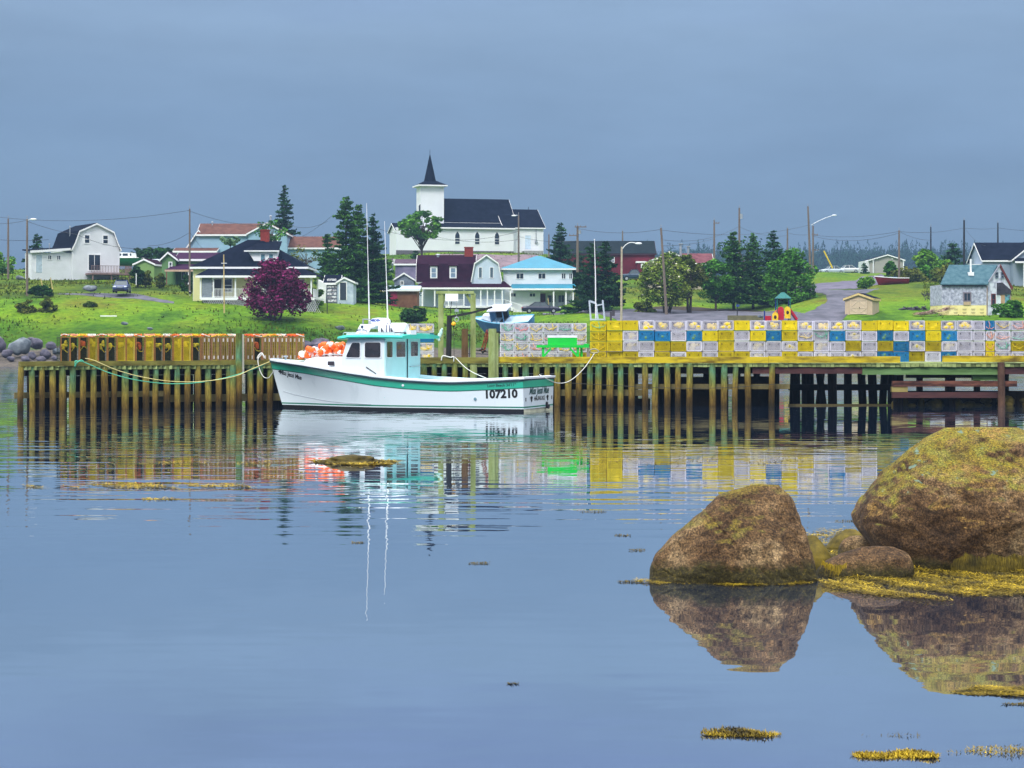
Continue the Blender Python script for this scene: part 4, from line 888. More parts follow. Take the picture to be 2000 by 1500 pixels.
# --- derelict shingled house
def derelict_house():
    D = 216; z0 = PZ(615, D); root = thing('derelict_shingled_house', 'derelict shingled house with green grey roof and yellow sheathing along its base', 'house', (PX(1910,D), D, z0), 0)
    X = lambda px: k(1910,px,D); zz = lambda y: PZ(y, D)-z0
    rf = shingle('grey_green_shingles', (.035,.085,.11), (.10,.18,.21), 2.0)
    y0 = 0; dp = 6.2; x0, x1 = X(1840), X(1927)
    # side wall block: ridge runs left to right, its right gable turned towards the camera as a second prism
    b = MB(); b.box(x0, x1, 0, dp, zz(596), zz(556)); b.build('shingled_wall', shing, root)
    b = MB(); b.box(x0+.02, x1-.02, .01, dp, -.05, zz(596)-.01); b.build('sheathing_wall', mat('yellow_sheathing', (.78,.66,.22), .8, .12, 1.2, col2=(.9,.8,.38)), root)
    t_ = MB()
    for r_ in range(2):
        for i in range(5):
            t_.box(x0+.3+i*.92, x0+.75+i*.92, -.004, .005, zz(604)-.35*r_-.0, zz(604)-.35*r_+.05); t_.box(x0+.35+i*.92, x0+.7+i*.92, -.004, .005, zz(604)-.35*r_-.1, zz(604)-.35*r_-.06)
    t_.build('sheathing_print', mat('grey_print', (.35,.30,.15)), root)
    # roof: parallelogram sloping up and back
    zr, ze = zz(518), zz(557)
    r = MB(); gx = X(1984); pk = X(1958)
    A = [(x0-.25,-.3,ze),(x1+.05,-.3,ze),(pk+.05,2.6,zr),(X(1864),2.6,zr)]
    r.add([*A]+[(a,b_,c+.14) for a,b_,c in A], [(0,3,2,1),(4,5,6,7),(0,1,5,4),(1,2,6,5),(2,3,7,6),(3,0,4,7)])
    B = [(X(1864),2.6,zr),(pk,2.6,zr),(gx+.3,4.6,ze-.2),(X(1880),6.6,ze)]
    r.add([*B]+[(a,b_,c+.14) for a,b_,c in B], [(0,3,2,1),(4,5,6,7),(0,1,5,4),(1,2,6,5),(2,3,7,6),(3,0,4,7)]); r.build('roof', rf, root)
    # gable end: angled wall from (x1,0) to (gx,2.4)
    ga, gb = Vector((x1,.0,0)), Vector((gx,2.2,0)); gd = (gb-ga); gl = gd.length; gd.normalize(); gn = Vector((gd.y,-gd.x,0))
    fn = lambda u, d, z: tuple(ga+gd*u+gn*d+Vector((0,0,z)))
    um = gl*.53
    w_ = MB(); w_.prism([(0,-.4),(0,ze),(um,zr-.1),(gl,ze-.1),(gl,-.4)], lambda u, v, c: fn(u, -c, v), .0, .15); w_.build('gable_wall', mat('faded_clapboard', (.30,.30,.40), .9, .3, 1.6, col2=(.74,.76,.84), thresh=(.30,.55)), root)
    tr = mat('weathered_red_trim', (.16,.03,.03), .8, .3, 3)
    f = MB(); f.bar(fn(-.1,.06,ze-.05), fn(um,.06,zr+.05), .07, .2); f.build('bargeboard', mat('grey_bargeboard', (.3,.3,.36)), root)
    f = MB(); f.bar(fn(um,.06,zr+.05), fn(gl+.2,.06,ze-.35), .08, .26); f.build('bargeboard', tr, root)
    for u in (um-.45, um+.42): window(root, fn, u, zz(542), .3, zz(532)-zz(542), (0,1), .08, fm=greyboard)
    window(root, fn, gl*.27, zz(595), .45, zz(575)-zz(595), (0,1), .09, fm=tr)
    # torn porch: dark patch, tan plywood, pale door
    b = MB(); b.prism([(gl*.42,zz(575)),(gl*.42,zz(552)),(gl*.62,zz(551)),(gl*.98,zz(566)),(gl*.98,zz(573))], lambda u, v, c: fn(u, c, v), 0, .12); b.build('bare_tar_paper', mat('tar_paper', (.02,.02,.03), .9, .4, 2, col2=(.07,.06,.08)), root)
    b = MB(); fbox(b, fn, gl*.55, gl*.74, 0, .05, .1, zz(575)); b.build('plywood_patch', mat('plywood', (.52,.32,.18), .85, .15, 1.5), root)
    b = MB(); fbox(b, fn, gl*.76, gl*.95, 0, .04, .3, zz(575)); b.build('blue_boards', mat('peeling_blue_boards', (.08,.10,.13), .9, .4, 2.2, col2=(.15,.42,.50), thresh=(.45,.55)), root)
    door(root, fn, gl*.47, 0.05, .55, zz(578)-.1, mat('white_door', (.72,.78,.84), .6))
    b = MB(); fbox(b, fn, 0, .12, -.01, .05, -.3, ze); fbox(b, fn, gl-.12, gl, -.01, .06, -.3, ze-.2); b.build('corner_boards', mat('tan_corner_boards', (.35,.26,.2), .9, .3, 2), root)
    fn = face('front', 0); window(root, fn, X(1889), zz(587), .62, zz(573)-zz(587), (1,0), .12, fm=mat('grey_brown_frame', (.2,.17,.2)))
    b = MB(); fbox(b, fn, X(1889)-.38, X(1889)+.38, .0, .06, zz(596), zz(588.5)); b.build('sill_board', mat('tan_board', (.5,.38,.22)), root)
    b = MB(); b.box(x0-.03, x1+.02, -.05, .02, zz(557)-.12, zz(557)+.0); b.build('frieze_board', mat('dark_wine_trim', (.06,.02,.04)), root)
    st = MB(); st.tube([(X(1901),1.2,zz(545)),(X(1901),1.2,zz(505))], .1, 8); st.box(X(1898)-.15,X(1903)+.15,.8,1.6,zz(538),zz(531)); st.build('chimney_pipe', trimw, root)
    b = MB()
    for px in (1850, 1868, 1889, 1910, 1925): b.box(X(px)-.2, X(px)+.2, .1, .6, -.6, -.06)
    b.build('foundation_stones', mat('stone_base', (.12,.11,.13)), root)
derelict_house()

# --- small tan shed by the road
def tan_shed():
    D = 217; z0 = PZ(615, D); th = R(-22); root = thing('tan_garden_shed', 'small tan plywood shed with crossed double doors beside the dirt road', 'shed', (PX(1677,D), D, z0), th)
    W = k(1649,1700,D)/math.cos(th)*.98; zz = lambda y: PZ(y, D)-z0; pm = mat('tan_plywood', (.52,.40,.27), .8, .08, 2)
    profile_body(root, [(-W/2, zz(584)), (0, zz(574.5)), (W/2, zz(584))], 3.4, pm, navy_roof, 'y', oh=.15, eo=.15, base=0, fascia=mat('yellow_timber', (.62,.47,.20), .8))
    fn = face('front', 0); dw = W*.62
    b = MB(); fbox(b, fn, -dw/2, dw/2, 0, .03, .1, zz(586)); do = b.build('double_door', mat('tan_door', (.56,.44,.31), .8, .06), root)
    b = MB(); h0, h1 = .12, zz(586)-.02; hm = h0+(h1-h0)*.45
    for a, c, e, f in ((-dw/2+.04,h0,-dw/2+.04,h1),(dw/2-.04,h0,dw/2-.04,h1),(-dw/2,hm,dw/2,hm),(-dw/2,h1,dw/2,h1),(-dw/2,h0,dw/2,h0),(0,h0,0,h1),(-dw/2,hm,0,h1),(dw/2,hm,0,h1),(-dw/2,hm,0,h0),(dw/2,hm,0,h0)): b.bar(fn(a,.05,c), fn(e,.05,f), .04, .06)
    b.build('brace', mat('pale_timber', (.64,.52,.38)), do)
    b = MB(); b.ball(fn(.1,.08,hm), .05); b.build('latch', black, do)
    b = MB(); b.box(-W/2-.05, W/2+.05, -.05, 3.4, -.35, -.003); b.build('skid_base', black, root)
tan_shed()
# ---------------------------------------------------------------- trees
def con(px, yt, yb, D, half, label, seed, m=needle, **kw):
    z0 = PZ(yb, D); base = (PX(px, D), D, z0); return conifer(base, PZ(yt, D)-z0, M(half, D), m, label, seed, **kw)
con(555, 361, 512, 316, 33, 'tall dark open spruce standing alone behind the pale blue house', 11, gap=.28, bare=.05, dens=1.1, leaf=.27)
con(676, 381, 602, 256, 66, 'tallest spruce right of the verandah house, with wide layered branches', 12, needle_b, gap=.16, leaf=.23, dens=1.35, bare=.10)
con(700, 397, 600, 262, 50, 'bright spruce close behind the right shoulder of the tallest one', 13, needle_b, gap=.18, leaf=.23, dens=1.35)
con(729, 416, 598, 260, 42, 'dark spruce next to the brown and red shed, right of the tallest pair', 14, gap=.12, leaf=.23, dens=1.35)
con(640, 455, 560, 272, 22, 'short spruce half hidden at the left side of the tall group', 15, needle_b, leaf=.28)
con(72, 456, 535, 292, 26, 'dark spruce behind the wing of the gambrel house', 16, leaf=.25)
con(1094, 434, 540, 300, 29, 'pointed spruce right of the church chancel', 17, leaf=.25)
con(1130, 489, 560, 292, 30, 'low dense spruce beside the utility pole right of the church', 18, leaf=.25)
con(1112, 500, 560, 296, 24, 'small dense spruce below the pointed one by the church', 19, leaf=.25)
con(1152, 474, 610, 252, 44, 'dark spruce between the teal roofed house and the white flagpole', 20, gap=.18, leaf=.23, dens=1.35, lean=.3)
con(1186, 470, 612, 254, 44, 'broad dark spruce left of the curved street lamp', 21, gap=.12, leaf=.23, dens=1.35, bare=.12, lean=-.2)
con(1433, 449, 608, 262, 47, 'left one of the three spruces behind the playground', 22, needle_b, bare=.14, leaf=.21, dens=1.35)
con(1471, 454, 608, 264, 36, 'middle one of the three spruces behind the playground', 23, needle_b, bare=.14, leaf=.21, dens=1.35)
con(1510, 448, 607, 266, 40, 'right one of the three spruces, its top above the leafy tree', 24, needle, bare=.12, leaf=.21, dens=1.35)
con(1860, 474, 530, 322, 27, 'rounded dark spruce on the rise behind the derelict house', 25, leaf=.36, bare=.02)
con(812, 488, 516, 320, 13, 'small young spruce at the foot of the churchyard tree', 26, leaf=.26)
con(1688, 512, 534, 380, 6, 'tiny spruce beside the grey beige house porch', 27, leaf=.25)
def lf(px, yt, yb, D, half, label, seed, m, **kw):
    z0 = PZ(yb, D); return leafy((PX(px, D), D, z0), PZ(yt, D)-z0, M(half, D), m, label, seed, **kw)
lf(824, 411, 516, 322, 47, 'open crowned leafy tree with bare lower trunk in front of the church', 31, leaf_f, trunk=.40, n=5200, clumps=95, lumpy=.15, leaf=.21)
pb = lf(537, 511, 621, 216, 55, 'large purple leaved shrub in front of the verandah house', 32, leaf_p, name='purple_shrub', cat='shrub', trunk=.05, n=12000, clumps=90, lumpy=.30, leaf=.16, rz=M(57,216), cz=M(55,216), stems=4, taper=.38)
lf(1300, 497, 606, 250, 47, 'yellow green flowering bush behind the leaning pole', 33, leaf_y, name='flowering_bush', cat='bush', trunk=.05, n=8200, clumps=70, lumpy=.32, leaf=.17, rz=M(53,250), cz=M(55,250), stems=4, flower=mat('cream_blossom', (.75,.72,.55), .8))
lf(1346, 496, 606, 252, 31, 'olive brown tree with forked bare stems beside the flowering bush', 34, leaf_o, trunk=.35, n=4200, clumps=44, lumpy=.26, leaf=.18, stems=2)
lf(1545, 478, 612, 256, 50, 'bright leafy tree in front of the right spruce', 35, leaf_g, trunk=.08, n=9500, clumps=90, lumpy=.28, leaf=.19, rz=M(62,256), cz=M(60,256), stems=2, taper=.4)
lf(1398, 505, 606, 258, 32, 'bushy leafy tree left of the three spruces', 36, leaf_g, trunk=.15, n=4600, clumps=46, lumpy=.3, leaf=.19)
lf(1460, 460, 600, 272, 70, 'thin sparse tree whose twigs show above the spruces', 37, leaf_d, trunk=.3, n=700, clumps=60, lumpy=.2, leaf=.2)
lf(1806, 488, 530, 318, 20, 'lime green round bush on the rise by the thin black pole', 38, leaf_l, name='bush', cat='bush', trunk=.05, n=3200, clumps=34, leaf=.24, group='bushes on the rise')
BG = 'bushes on the rise'
for i, (px, yt, yb, D, hw, lab, mm) in enumerate([
  (1738,511,548,286,13,'small green bush left of the pole by the maroon boat',leaf_g),
  (1775,520,566,284,30,'olive bush behind the maroon boat',leaf_o),
  (1815,516,566,286,32,'wide green olive bush halfway up the rise',leaf_g),
  (1850,514,570,282,30,'olive bush touching the derelict roof',leaf_o),
  (1838,508,540,312,22,'bright green bush under the rounded spruce',leaf_l),
  (1690,543,562,268,14,'pale green bush where the road bends',leaf_l)]):
    lf(px, yt, yb, D, hw, lab, 40+i, mm, name='bush', cat='bush', group=BG, trunk=.05, n=3600, clumps=34, lumpy=.36, leaf=.2, rz=M((yb-yt)*.55,D), cz=M((yb-yt)*.48,D), stems=3)
for i, (px, yt, yb, D, hw, lab, mm) in enumerate([
  (1972,588,622,211,30,'green bush in front of the derelict gable',leaf_g),
  (806,598,628,230,24,'dark green shrub on the lawn above the spare traps',leaf_d),
  (268,518,556,250,13,'dark round shrub beside the low green shed',leaf_d),
  (285,528,556,251,10,'reddish olive shrub right of the dark round one',leaf_o),
  (313,533,560,250,10,'olive shrub at the corner of the green house',leaf_o),
  (366,536,572,246,11,'dark shrub at the foot of the tall utility pole',leaf_d),
  (80,559,577,231,24,'low dark shrub beneath the pole with the lamp',leaf_d),
  (52,586,614,219,17,'left one of two grassy shrubs on the lower lawn',leaf_o),
  (90,586,614,219,18,'right one of two grassy shrubs on the lower lawn',leaf_o),
  (178,590,606,222,12,'small olive shrub in the middle of the left lawn',leaf_o),
  (4,495,534,280,22,'lime green bush cut by the left picture edge',leaf_l),
  (750,500,560,300,16,'yellow green bush left of the mauve barn',leaf_l),
  (616,558,600,236,14,'lime green shrub at the right end of the verandah',leaf_l),
  (1030,540,556,300,26,'low green bank shrub between the two big houses',leaf_g),
  (1260,592,612,250,22,'ragged low shrub at the lot edge left of the flowering bush',leaf_o),
  (1905,598,618,222,10,'small tuft shrub in front of the yellow sheathing',leaf_g)]):
    lf(px, yt, yb, D, hw, lab, 60+i, mm, name='shrub', cat='shrub', group='low shrubs about the village', trunk=.03, n=2200, clumps=26, lumpy=.38, leaf=.17, rz=M((yb-yt)*.6,D), cz=M((yb-yt)*.42,D), stems=2)
for i, (px, yt, yb, D, hw, lab) in enumerate([(290,482,515,325,32,'left one of the trees behind the low green shed'),(322,486,512,330,24,'right one of the trees behind the low green shed')]):
    lf(px, yt, yb, D, hw, lab, 90+i, leaf_d, name='background_tree', group='trees behind the sheds', trunk=.1, n=2600, clumps=40, lumpy=.3, leaf=.28, stems=2)
lf(450, 459, 492, 288, 22, 'pale leafy sapling left of the red chimney', 95, leafm('grey_green_leaves', (.10,.20,.09), (.18,.30,.14)), name='sapling', group='saplings behind the verandah house', trunk=.3, n=700, clumps=26, lumpy=.25, leaf=.2)
lf(530, 428, 500, 288, 30, 'tall sparse sapling right of the red chimney', 96, leaf_g, name='sapling', group='saplings behind the verandah house', trunk=.3, n=650, clumps=40, lumpy=.2, leaf=.2)
lf(598, 478, 530, 270, 34, 'bare twiggy sapling in front of the blue wing', 97, leaf_o, name='sapling', group='saplings behind the verandah house', trunk=.2, n=260, clumps=44, lumpy=.2, leaf=.16)

# ---------------------------------------------------------------- poles, lamps, wires
PG = 'utility poles of the village'
def pole(px, yt, yb, D, label, r=.13, pxt=None, m=None, arms=(), trans=0, gr=PG, name='utility_pole', pegs=0):
    z0 = PZ(yb, D); x0 = PX(px, D); root = thing(name, label, 'pole', (x0, D, z0), 0, gr); h = PZ(yt, D)-z0; dx = 0 if pxt is None else PX(pxt, D)-x0
    b = MB(); b.tube([(0,0,-.8),(dx*.5,0,h*.5),(dx,0,h)], [r*1.15, r, r*.78], 8); b.build('shaft', m or poleg, root)
    for t, w_, s in arms:
        b = MB(); b.bar((dx*t+s-w_/2,-.12,h*t), (dx*t+s+w_/2,-.12,h*t), .1, .12)
        for q in (-.42, 0, .42): b.tube([(dx*t+s+q*w_,-.12,h*t+.05),(dx*t+s+q*w_,-.12,h*t+.24)], [.05,.03], 5)
        b.build('crossarm', poleg, root)
    if trans: b = MB(); b.tube([(dx*.9+trans*.28,-.05,h*.80),(dx*.9+trans*.28,-.05,h*.89)], .2, 8); b.build('transformer', metal, root)
    b = MB(); b.tube([(dx,0,h-.02),(dx,0,h+.28)], [.045,.03], 5); b.ball((dx,0,h+.3), .07, n=6, m=4); b.build('insulator', mat('porcelain', (.25,.25,.27), .4), root)
    return root
def cobra(root, p0, p1, rise, m=None, name='lamp_arm'):
    a, c = Vector(p0), Vector(p1); pts = [a+(c-a)*t+Vector((0,0,rise*math.sin(math.pi*t*.5)*(1-t)*2)) for t in [i/8 for i in range(9)]]
    b = MB(); b.tube(pts, .05, 6); ao = b.build(name, m or metal, root)
    h = MB(); d = (pts[-1]-pts[-2]).normalized(); d.z *= .3; d.normalize(); h.ball(pts[-1]+d*.25, .38, .16, .12, 10, 6); h.build('lamp_head', trimw, ao)
pole(16, 427, 532, 255, 'leftmost wooden pole, plain topped, at the picture edge')
r_ = pole(53, 428, 564, 233, 'wooden pole with small yard lamp left of the gambrel house'); cobra(r_, (0,0,PZ(431,233)-PZ(564,233)), (.5,-.1,PZ(428.5,233)-PZ(564,233)), .05)
pole(370.5, 408, 578, 240, 'tall thin pole in front of the green house', .11)
r_ = pole(1013, 420, 508, 300, 'pole with small lamp standing before the church chancel', .13); cobra(r_, (0,0,PZ(422,300)-PZ(508,300)), (-.45,-.1,PZ(421,300)-PZ(508,300)), .12)
pole(1128, 441, 520, 272, 'thick pole with crossarms and equipment right of the church', .16, arms=((.97,1.6,.4),(.76,1.3,-.5)), trans=1)
pole(1072, 458, 498, 345, 'short pole stub at the right end of the church')
pole(1216, 451, 500, 372, 'far pole rising behind the red barn roof', .14)
pole(1302, 445, 608, 242, 'leaning grey pole in front of the flowering bush', .15, pxt=1291)
pole(1395, 430, 515, 318, 'pole behind the tan bungalow with a bracket near its top', .15, arms=((.93,.8,.4),))
pole(1444, 406, 512, 300, 'pole rising above the left playground spruce', .16, trans=1)
pole(1538, 446, 512, 372, 'far pole behind the leafy tree', .16)
r_ = pole(1583, 403, 527, 330, 'tallest pole on the grassy mound with long lamp arm', .17, pxt=1578, arms=((.55,1.0,.9),(.31,1.2,.9)))
cobra(r_, (.1,0,PZ(440,330)-PZ(527,330)), (k(1583,1626,330),-.3,PZ(421,330)-PZ(527,330)), .2)
pole(1588, 441, 528, 328, 'shorter pole leaning against the tallest one on the mound', .15)
pole(1756, 450, 556, 282, 'brown pole beside the maroon boat', .14)
pole(1818, 443, 524, 318, 'thin black pole by the lime bush', .12, m=black)
pole(1883, 430, 530, 320, 'thick black pole between the rounded spruce and the grey roof', .17, m=black)
pole(1949, 435, 500, 350, 'black pole above the slate blue house roof', .14, m=black)
# street lamp
def street_lamp():
    D = 224; z0 = PZ(626, D); r = thing('street_lamp', 'pale wooden street lamp post with curved arm over the gravel lot', 'street lamp', (PX(1213.5,D), D, z0)); h = PZ(482,D)-z0
    b = MB(); b.tube([(0,0,-.6),(0.05,0,h)], [.13,.10], 8); b.build('post', mat('pale_post', (.42,.36,.26), .9, .2, 3), r)
    cobra(r, (.06,0,h-.3), (k(1214,1243,D),-.2,PZ(475.5,D)-z0), .55, trimw); 
street_lamp()
def mast():
    D = 214; z0 = PZ(604, D); r = thing('garden_mast', 'slim yellowish mast with short crossbar on the lawn before the verandah house', 'mast', (PX(438,D), D, z0)); h = PZ(497,D)-z0
    b = MB(); b.tube([(0,0,-.4),(-.05,0,h)], [.075,.05], 6); b.build('pole', mat('yellow_wood', (.55,.42,.18), .85, .2, 3), r); b = MB(); b.bar((-.3,-.06,h*.84),(.28,-.06,h*.84),.06); b.build('crossbar', trimw, r)
mast()
for px, yt, yb, D, c, lab in ((371,568,585,236,'w','short mailbox post at the verandah house corner'),(639,585,608,222,'k','thin dark stake on the lawn below the grey shack'),(266,534,552,248,'w','pale stake by the dark round shrub'),(1440,593,622,225,'k','dark signpost with small blue plate on the gravel lot'),(1074,582,610,262,'y','leaning pale stick beside the teal roofed house'),(84,544,561,232,'y','left one of two leaning yellow stakes'),(103,542,561,232,'y','right one of two leaning yellow stakes')):
    z0 = PZ(yb, D); r = thing('stake', lab, 'stake', (PX(px,D), D, z0), 0, 'stakes in the grass'); h = PZ(yt,D)-z0; ln = -.25 if 'leaning' in lab else 0
    b = MB(); b.tube([(0,0,-.3),(ln,0,h)], .05, 6); b.build('shaft', {'w':trimw,'k':black,'y':mat('yellow_wood', (.55,.42,.18))}[c], r)
    if 'mailbox' in lab or 'signpost' in lab: b = MB(); b.box(-.12,.22,-.12,.1,h-.35,h-.1); b.build('box' if 'mail' in lab else 'plate', black if 'mail' in lab else mat('sign_blue', (.02,.05,.2)), r)
def wire(a, b_, sag, label, r=.022):
    A, B = P(*a), P(*b_); pts = [A+(B-A)*t-Vector((0,0,sag*4*t*(1-t))) for t in [i/18 for i in range(19)]]
    m_ = MB(); m_.tube([p-A for p in pts], r, 4); o = m_.build('power_line', black, loc=A); tag(o, label, 'wire', 'overhead wires')
for a, c, s, lab in [
  ((-120,404,300),(369,411,240),1.6,'long overhead wire sagging across the left sky'),
  ((-40,434,260),(53,430,233),.3,'wire reaching the yard lamp pole from the left edge'),
  ((53,432,233),(152,458,268),.2,'wire from the yard lamp pole to the gambrel roof'),
  ((-40,465,260),(95,468,266),.2,'low wire crossing the two leftmost poles'),
  ((150,458,268),(300,484,262),.7,'wire from the gambrel house towards the sheds'),
  ((369,455,240),(290,480,262),.4,'slack wire from the tall thin pole down to the left'),
  ((370,412,240),(552,437,300),.8,'wire from the tall thin pole over the blue house'),
  ((372,455,240),(397,487,256),.1,'short service wire down to the green house'),
  ((560,437,300),(640,432,262),.7,'wire between the lone spruce and the tall group'),
  ((590,462,300),(650,420,262),.2,'steep wire left of the tallest spruce'),
  ((735,446,262),(1013,452,300),1.4,'wire running in front of the church tower'),
  ((1013,462,300),(1128,470,272),.4,'wire from the church lamp pole to the thick pole'),
  ((1128,446,272),(1291,448,242),.5,'wire over the red barn'),
  ((850,462,322),(1013,468,300),.6,'lower wire across the church wall'),
  ((1291,468,242),(1444,442,300),.9,'wire rising from the leaning pole to the right'),
  ((1291,449,242),(1578,440,330),1.0,'upper wire from the leaning pole to the mound'),
  ((1290,480,242),(1395,466,318),.3,'low wire over the bungalow chimneys'),
  ((1444,443,300),(1536,460,372),.6,'wire from the spruce pole to the far pole'),
  ((1540,455,372),(1580,458,330),.2,'wire from the far pole to the mound'),
  ((1588,459,328),(1756,452,282),.5,'upper one of two wires from the mound to the brown pole'),
  ((1588,461,328),(1756,455,282),.9,'lower one of two wires from the mound to the brown pole'),
  ((1756,452,282),(1883,445,320),.4,'wire from the brown pole to the thick black pole'),
  ((1758,453,282),(1818,469,318),.3,'slack wire from the brown pole to the thin black pole'),
  ((1883,445,320),(1949,445,350),.2,'wire between the two black poles at the right'),
  ((1949,445,350),(2120,447,340),.5,'wire leaving the picture at the right edge'),
  ((1885,446,320),(1925,480,292),.5,'drooping service wire to the slate blue house')]:
    wire(a, c, s, lab)
def guy_guard():
    r = thing('leaning_yellow_pipe', 'tilted yellow guy wire guard on the grassy mound', 'pipe', P(1626,524,330)); b = MB(); b.tube([(0,0,0),(-(M(17,330)),0,M(34,330))], .13, 6); b.build('pipe', mat('safety_yellow', (.7,.5,.03)), r)
guy_guard()

# ---------------------------------------------------------------- vehicles
rubber = mat('tyre_rubber', (.012,.012,.013), .85, .2, 5)
def car(px, yb, D, rz, col, label, name='parked_car', cat='car', L_=4.5, W_=1.75, H_=1.42, kind='sedan', group='cars parked in the village'):
    z0 = PZ(yb, D); root = thing(name, label, cat, (PX(px,D), D, z0), rz, group); paint = mat('paint_'+'_'.join(str(int(c*1000)) for c in col), col, .28, .05, 2, spec=.7, metal=.2)
    hw = W_/2
    if kind == 'sedan': prof = [(-.5,.42,.55),(-.49,.30,.68),(-.42,.24,.80),(-.30,.22,.86),(-.05,.20,.90),(.22,.20,.92),(.38,.22,.93),(.47,.26,.88),(.5,.40,.72)]; cab = [(-.235,.86),(-.10,1.0),(.16,1.0),(.335,.90)]
    else: prof = [(-.5,.55,.80),(-.49,.42,.98),(-.44,.38,1.06),(-.26,.36,1.12),(-.24,.36,1.13),(.05,.36,1.14),(.3,.36,1.14),(.48,.38,1.14),(.5,.5,1.12)]; cab = [(-.24,1.1),(-.14,1.0),(.02,1.0),(.09,1.1)]
    rows = []
    for f, zb, zt in prof:
        x = f*L_; tp = .86 if abs(f) > .485 else .95 if abs(f) > .46 else 1
        rows.append([(x,-hw*tp*.94,zb),(x,-hw*tp,zb+(zt-zb)*.35),(x,-hw*tp*.98,zb+(zt-zb)*.72),(x,-hw*tp*.86,zt),(x,0,zt+.03),(x,hw*tp*.86,zt),(x,hw*tp*.98,zb+(zt-zb)*.72),(x,hw*tp,zb+(zt-zb)*.35),(x,hw*tp*.94,zb)])
    b = MB(); n = 9; b.add([p for r in rows for p in r], [(i*n+j, i*n+j+1, (i+1)*n+j+1, (i+1)*n+j) for i in range(len(rows)-1) for j in range(n-1)]+[(i*n+n-1, i*n, (i+1)*n, (i+1)*n+n-1) for i in range(len(rows)-1)]+[tuple(range(n)), tuple((len(rows)-1)*n+j for j in range(n))[::-1]])
    b.build('body', paint, root, smooth=False)
    zs = .86 if kind == 'sedan' else 1.12; xs = [c[0]*L_ for c in cab]; zr = H_ if kind == 'sedan' else 1.75
    vs = [(xs[0],-hw*.84,zs),(xs[1],-hw*.66,zr),(xs[2],-hw*.66,zr),(xs[3],-hw*.84,zs),(xs[0],hw*.84,zs),(xs[1],hw*.66,zr),(xs[2],hw*.66,zr),(xs[3],hw*.84,zs)]
    g = MB(); g.add(vs, [(0,1,2,3),(7,6,5,4),(0,4,5,1),(1,5,6,2),(2,6,7,3),(3,7,4,0)]); g.build('windows', mat('car_glass', (.03,.05,.06), .08, .3, 1, spec=.8), root)
    r = MB(); r.box(xs[1]-.08, xs[2]+.08, -hw*.68, hw*.68, zr-.02, zr+.045)
    r.build('roof', paint, root); r = MB()
    for s in (-1, 1):
        for a, c in ((0,1),(3,2)): r.bar(Vector((xs[a],s*hw*.85,zs)), Vector((xs[c],s*hw*.67,zr)), .07)
        xm = (xs[1]+xs[2])/2; r.bar((xm,s*hw*.85,zs),(xm,s*hw*.67,zr),.07)
    r.build('pillars', paint, root)
    rw = .31 if kind == 'sedan' else .38
    for x in (-.31*L_, .31*L_):
        for s in (-1, 1):
            wb = MB(); wb.tube([(x,s*(hw-.2),rw),(x,s*(hw+.005),rw)], rw, 14); wo = wb.build('wheel', rubber, root); h = MB(); h.tube([(x,s*(hw),rw),(x,s*(hw+.02),rw)], rw*.6, 10); h.build('hubcap', metal, wo)
    zh = .66 if kind == 'sedan' else .9
    for s in (-1, 1):
        h = MB(); h.ball((-.475*L_,s*hw*.68,zh), .12, .22, .09, 8, 5); h.build('headlight', mat('headlight_glass', (.6,.65,.7), .1, .1, 1), root)
        h = MB(); h.box(.475*L_,.503*L_,s*hw*.7-.15,s*hw*.7+.15,zh-.02,zh+.12); h.build('taillight', mat('taillight_red', (.4,.01,.01), .3), root)
        h = MB(); h.ball((xs[0]+.15,s*(hw+.08),zs+.06), .1, .1, .07, 6, 4); h.build('mirror', paint, root)
    g = MB(); g.box(-.503*L_,-.49*L_,-hw*.35,hw*.35,zh-.1,zh+.04); g.build('grille', metal, root)
    b = MB(); b.box(-.5*L_,-.485*L_,-hw*.5,hw*.5,zh-.34,zh-.2); b.build('bumper_intake', black, root)
    return root
car(238, 572, 235, R(95), (.035,.055,.16), 'dark blue sedan facing the camera on the drive below the gambrel house')
car(1057, 612, 262, R(182), (.012,.014,.035), 'dark navy sedan seen from the side before the white teal roofed house', L_=5.0)
car(1243, 549, 318, R(2), (.02,.045,.08), 'dark blue pickup truck parked before the red barn', kind='truck', cat='pickup truck', name='pickup_truck', L_=5.2, W_=1.9)
car(1625, 535, 372, R(15), (.45,.52,.58), 'silver car parked at the far end of the village road')
car(1655, 533, 390, R(10), (.6,.62,.64), 'white car behind the silver one at the road end')

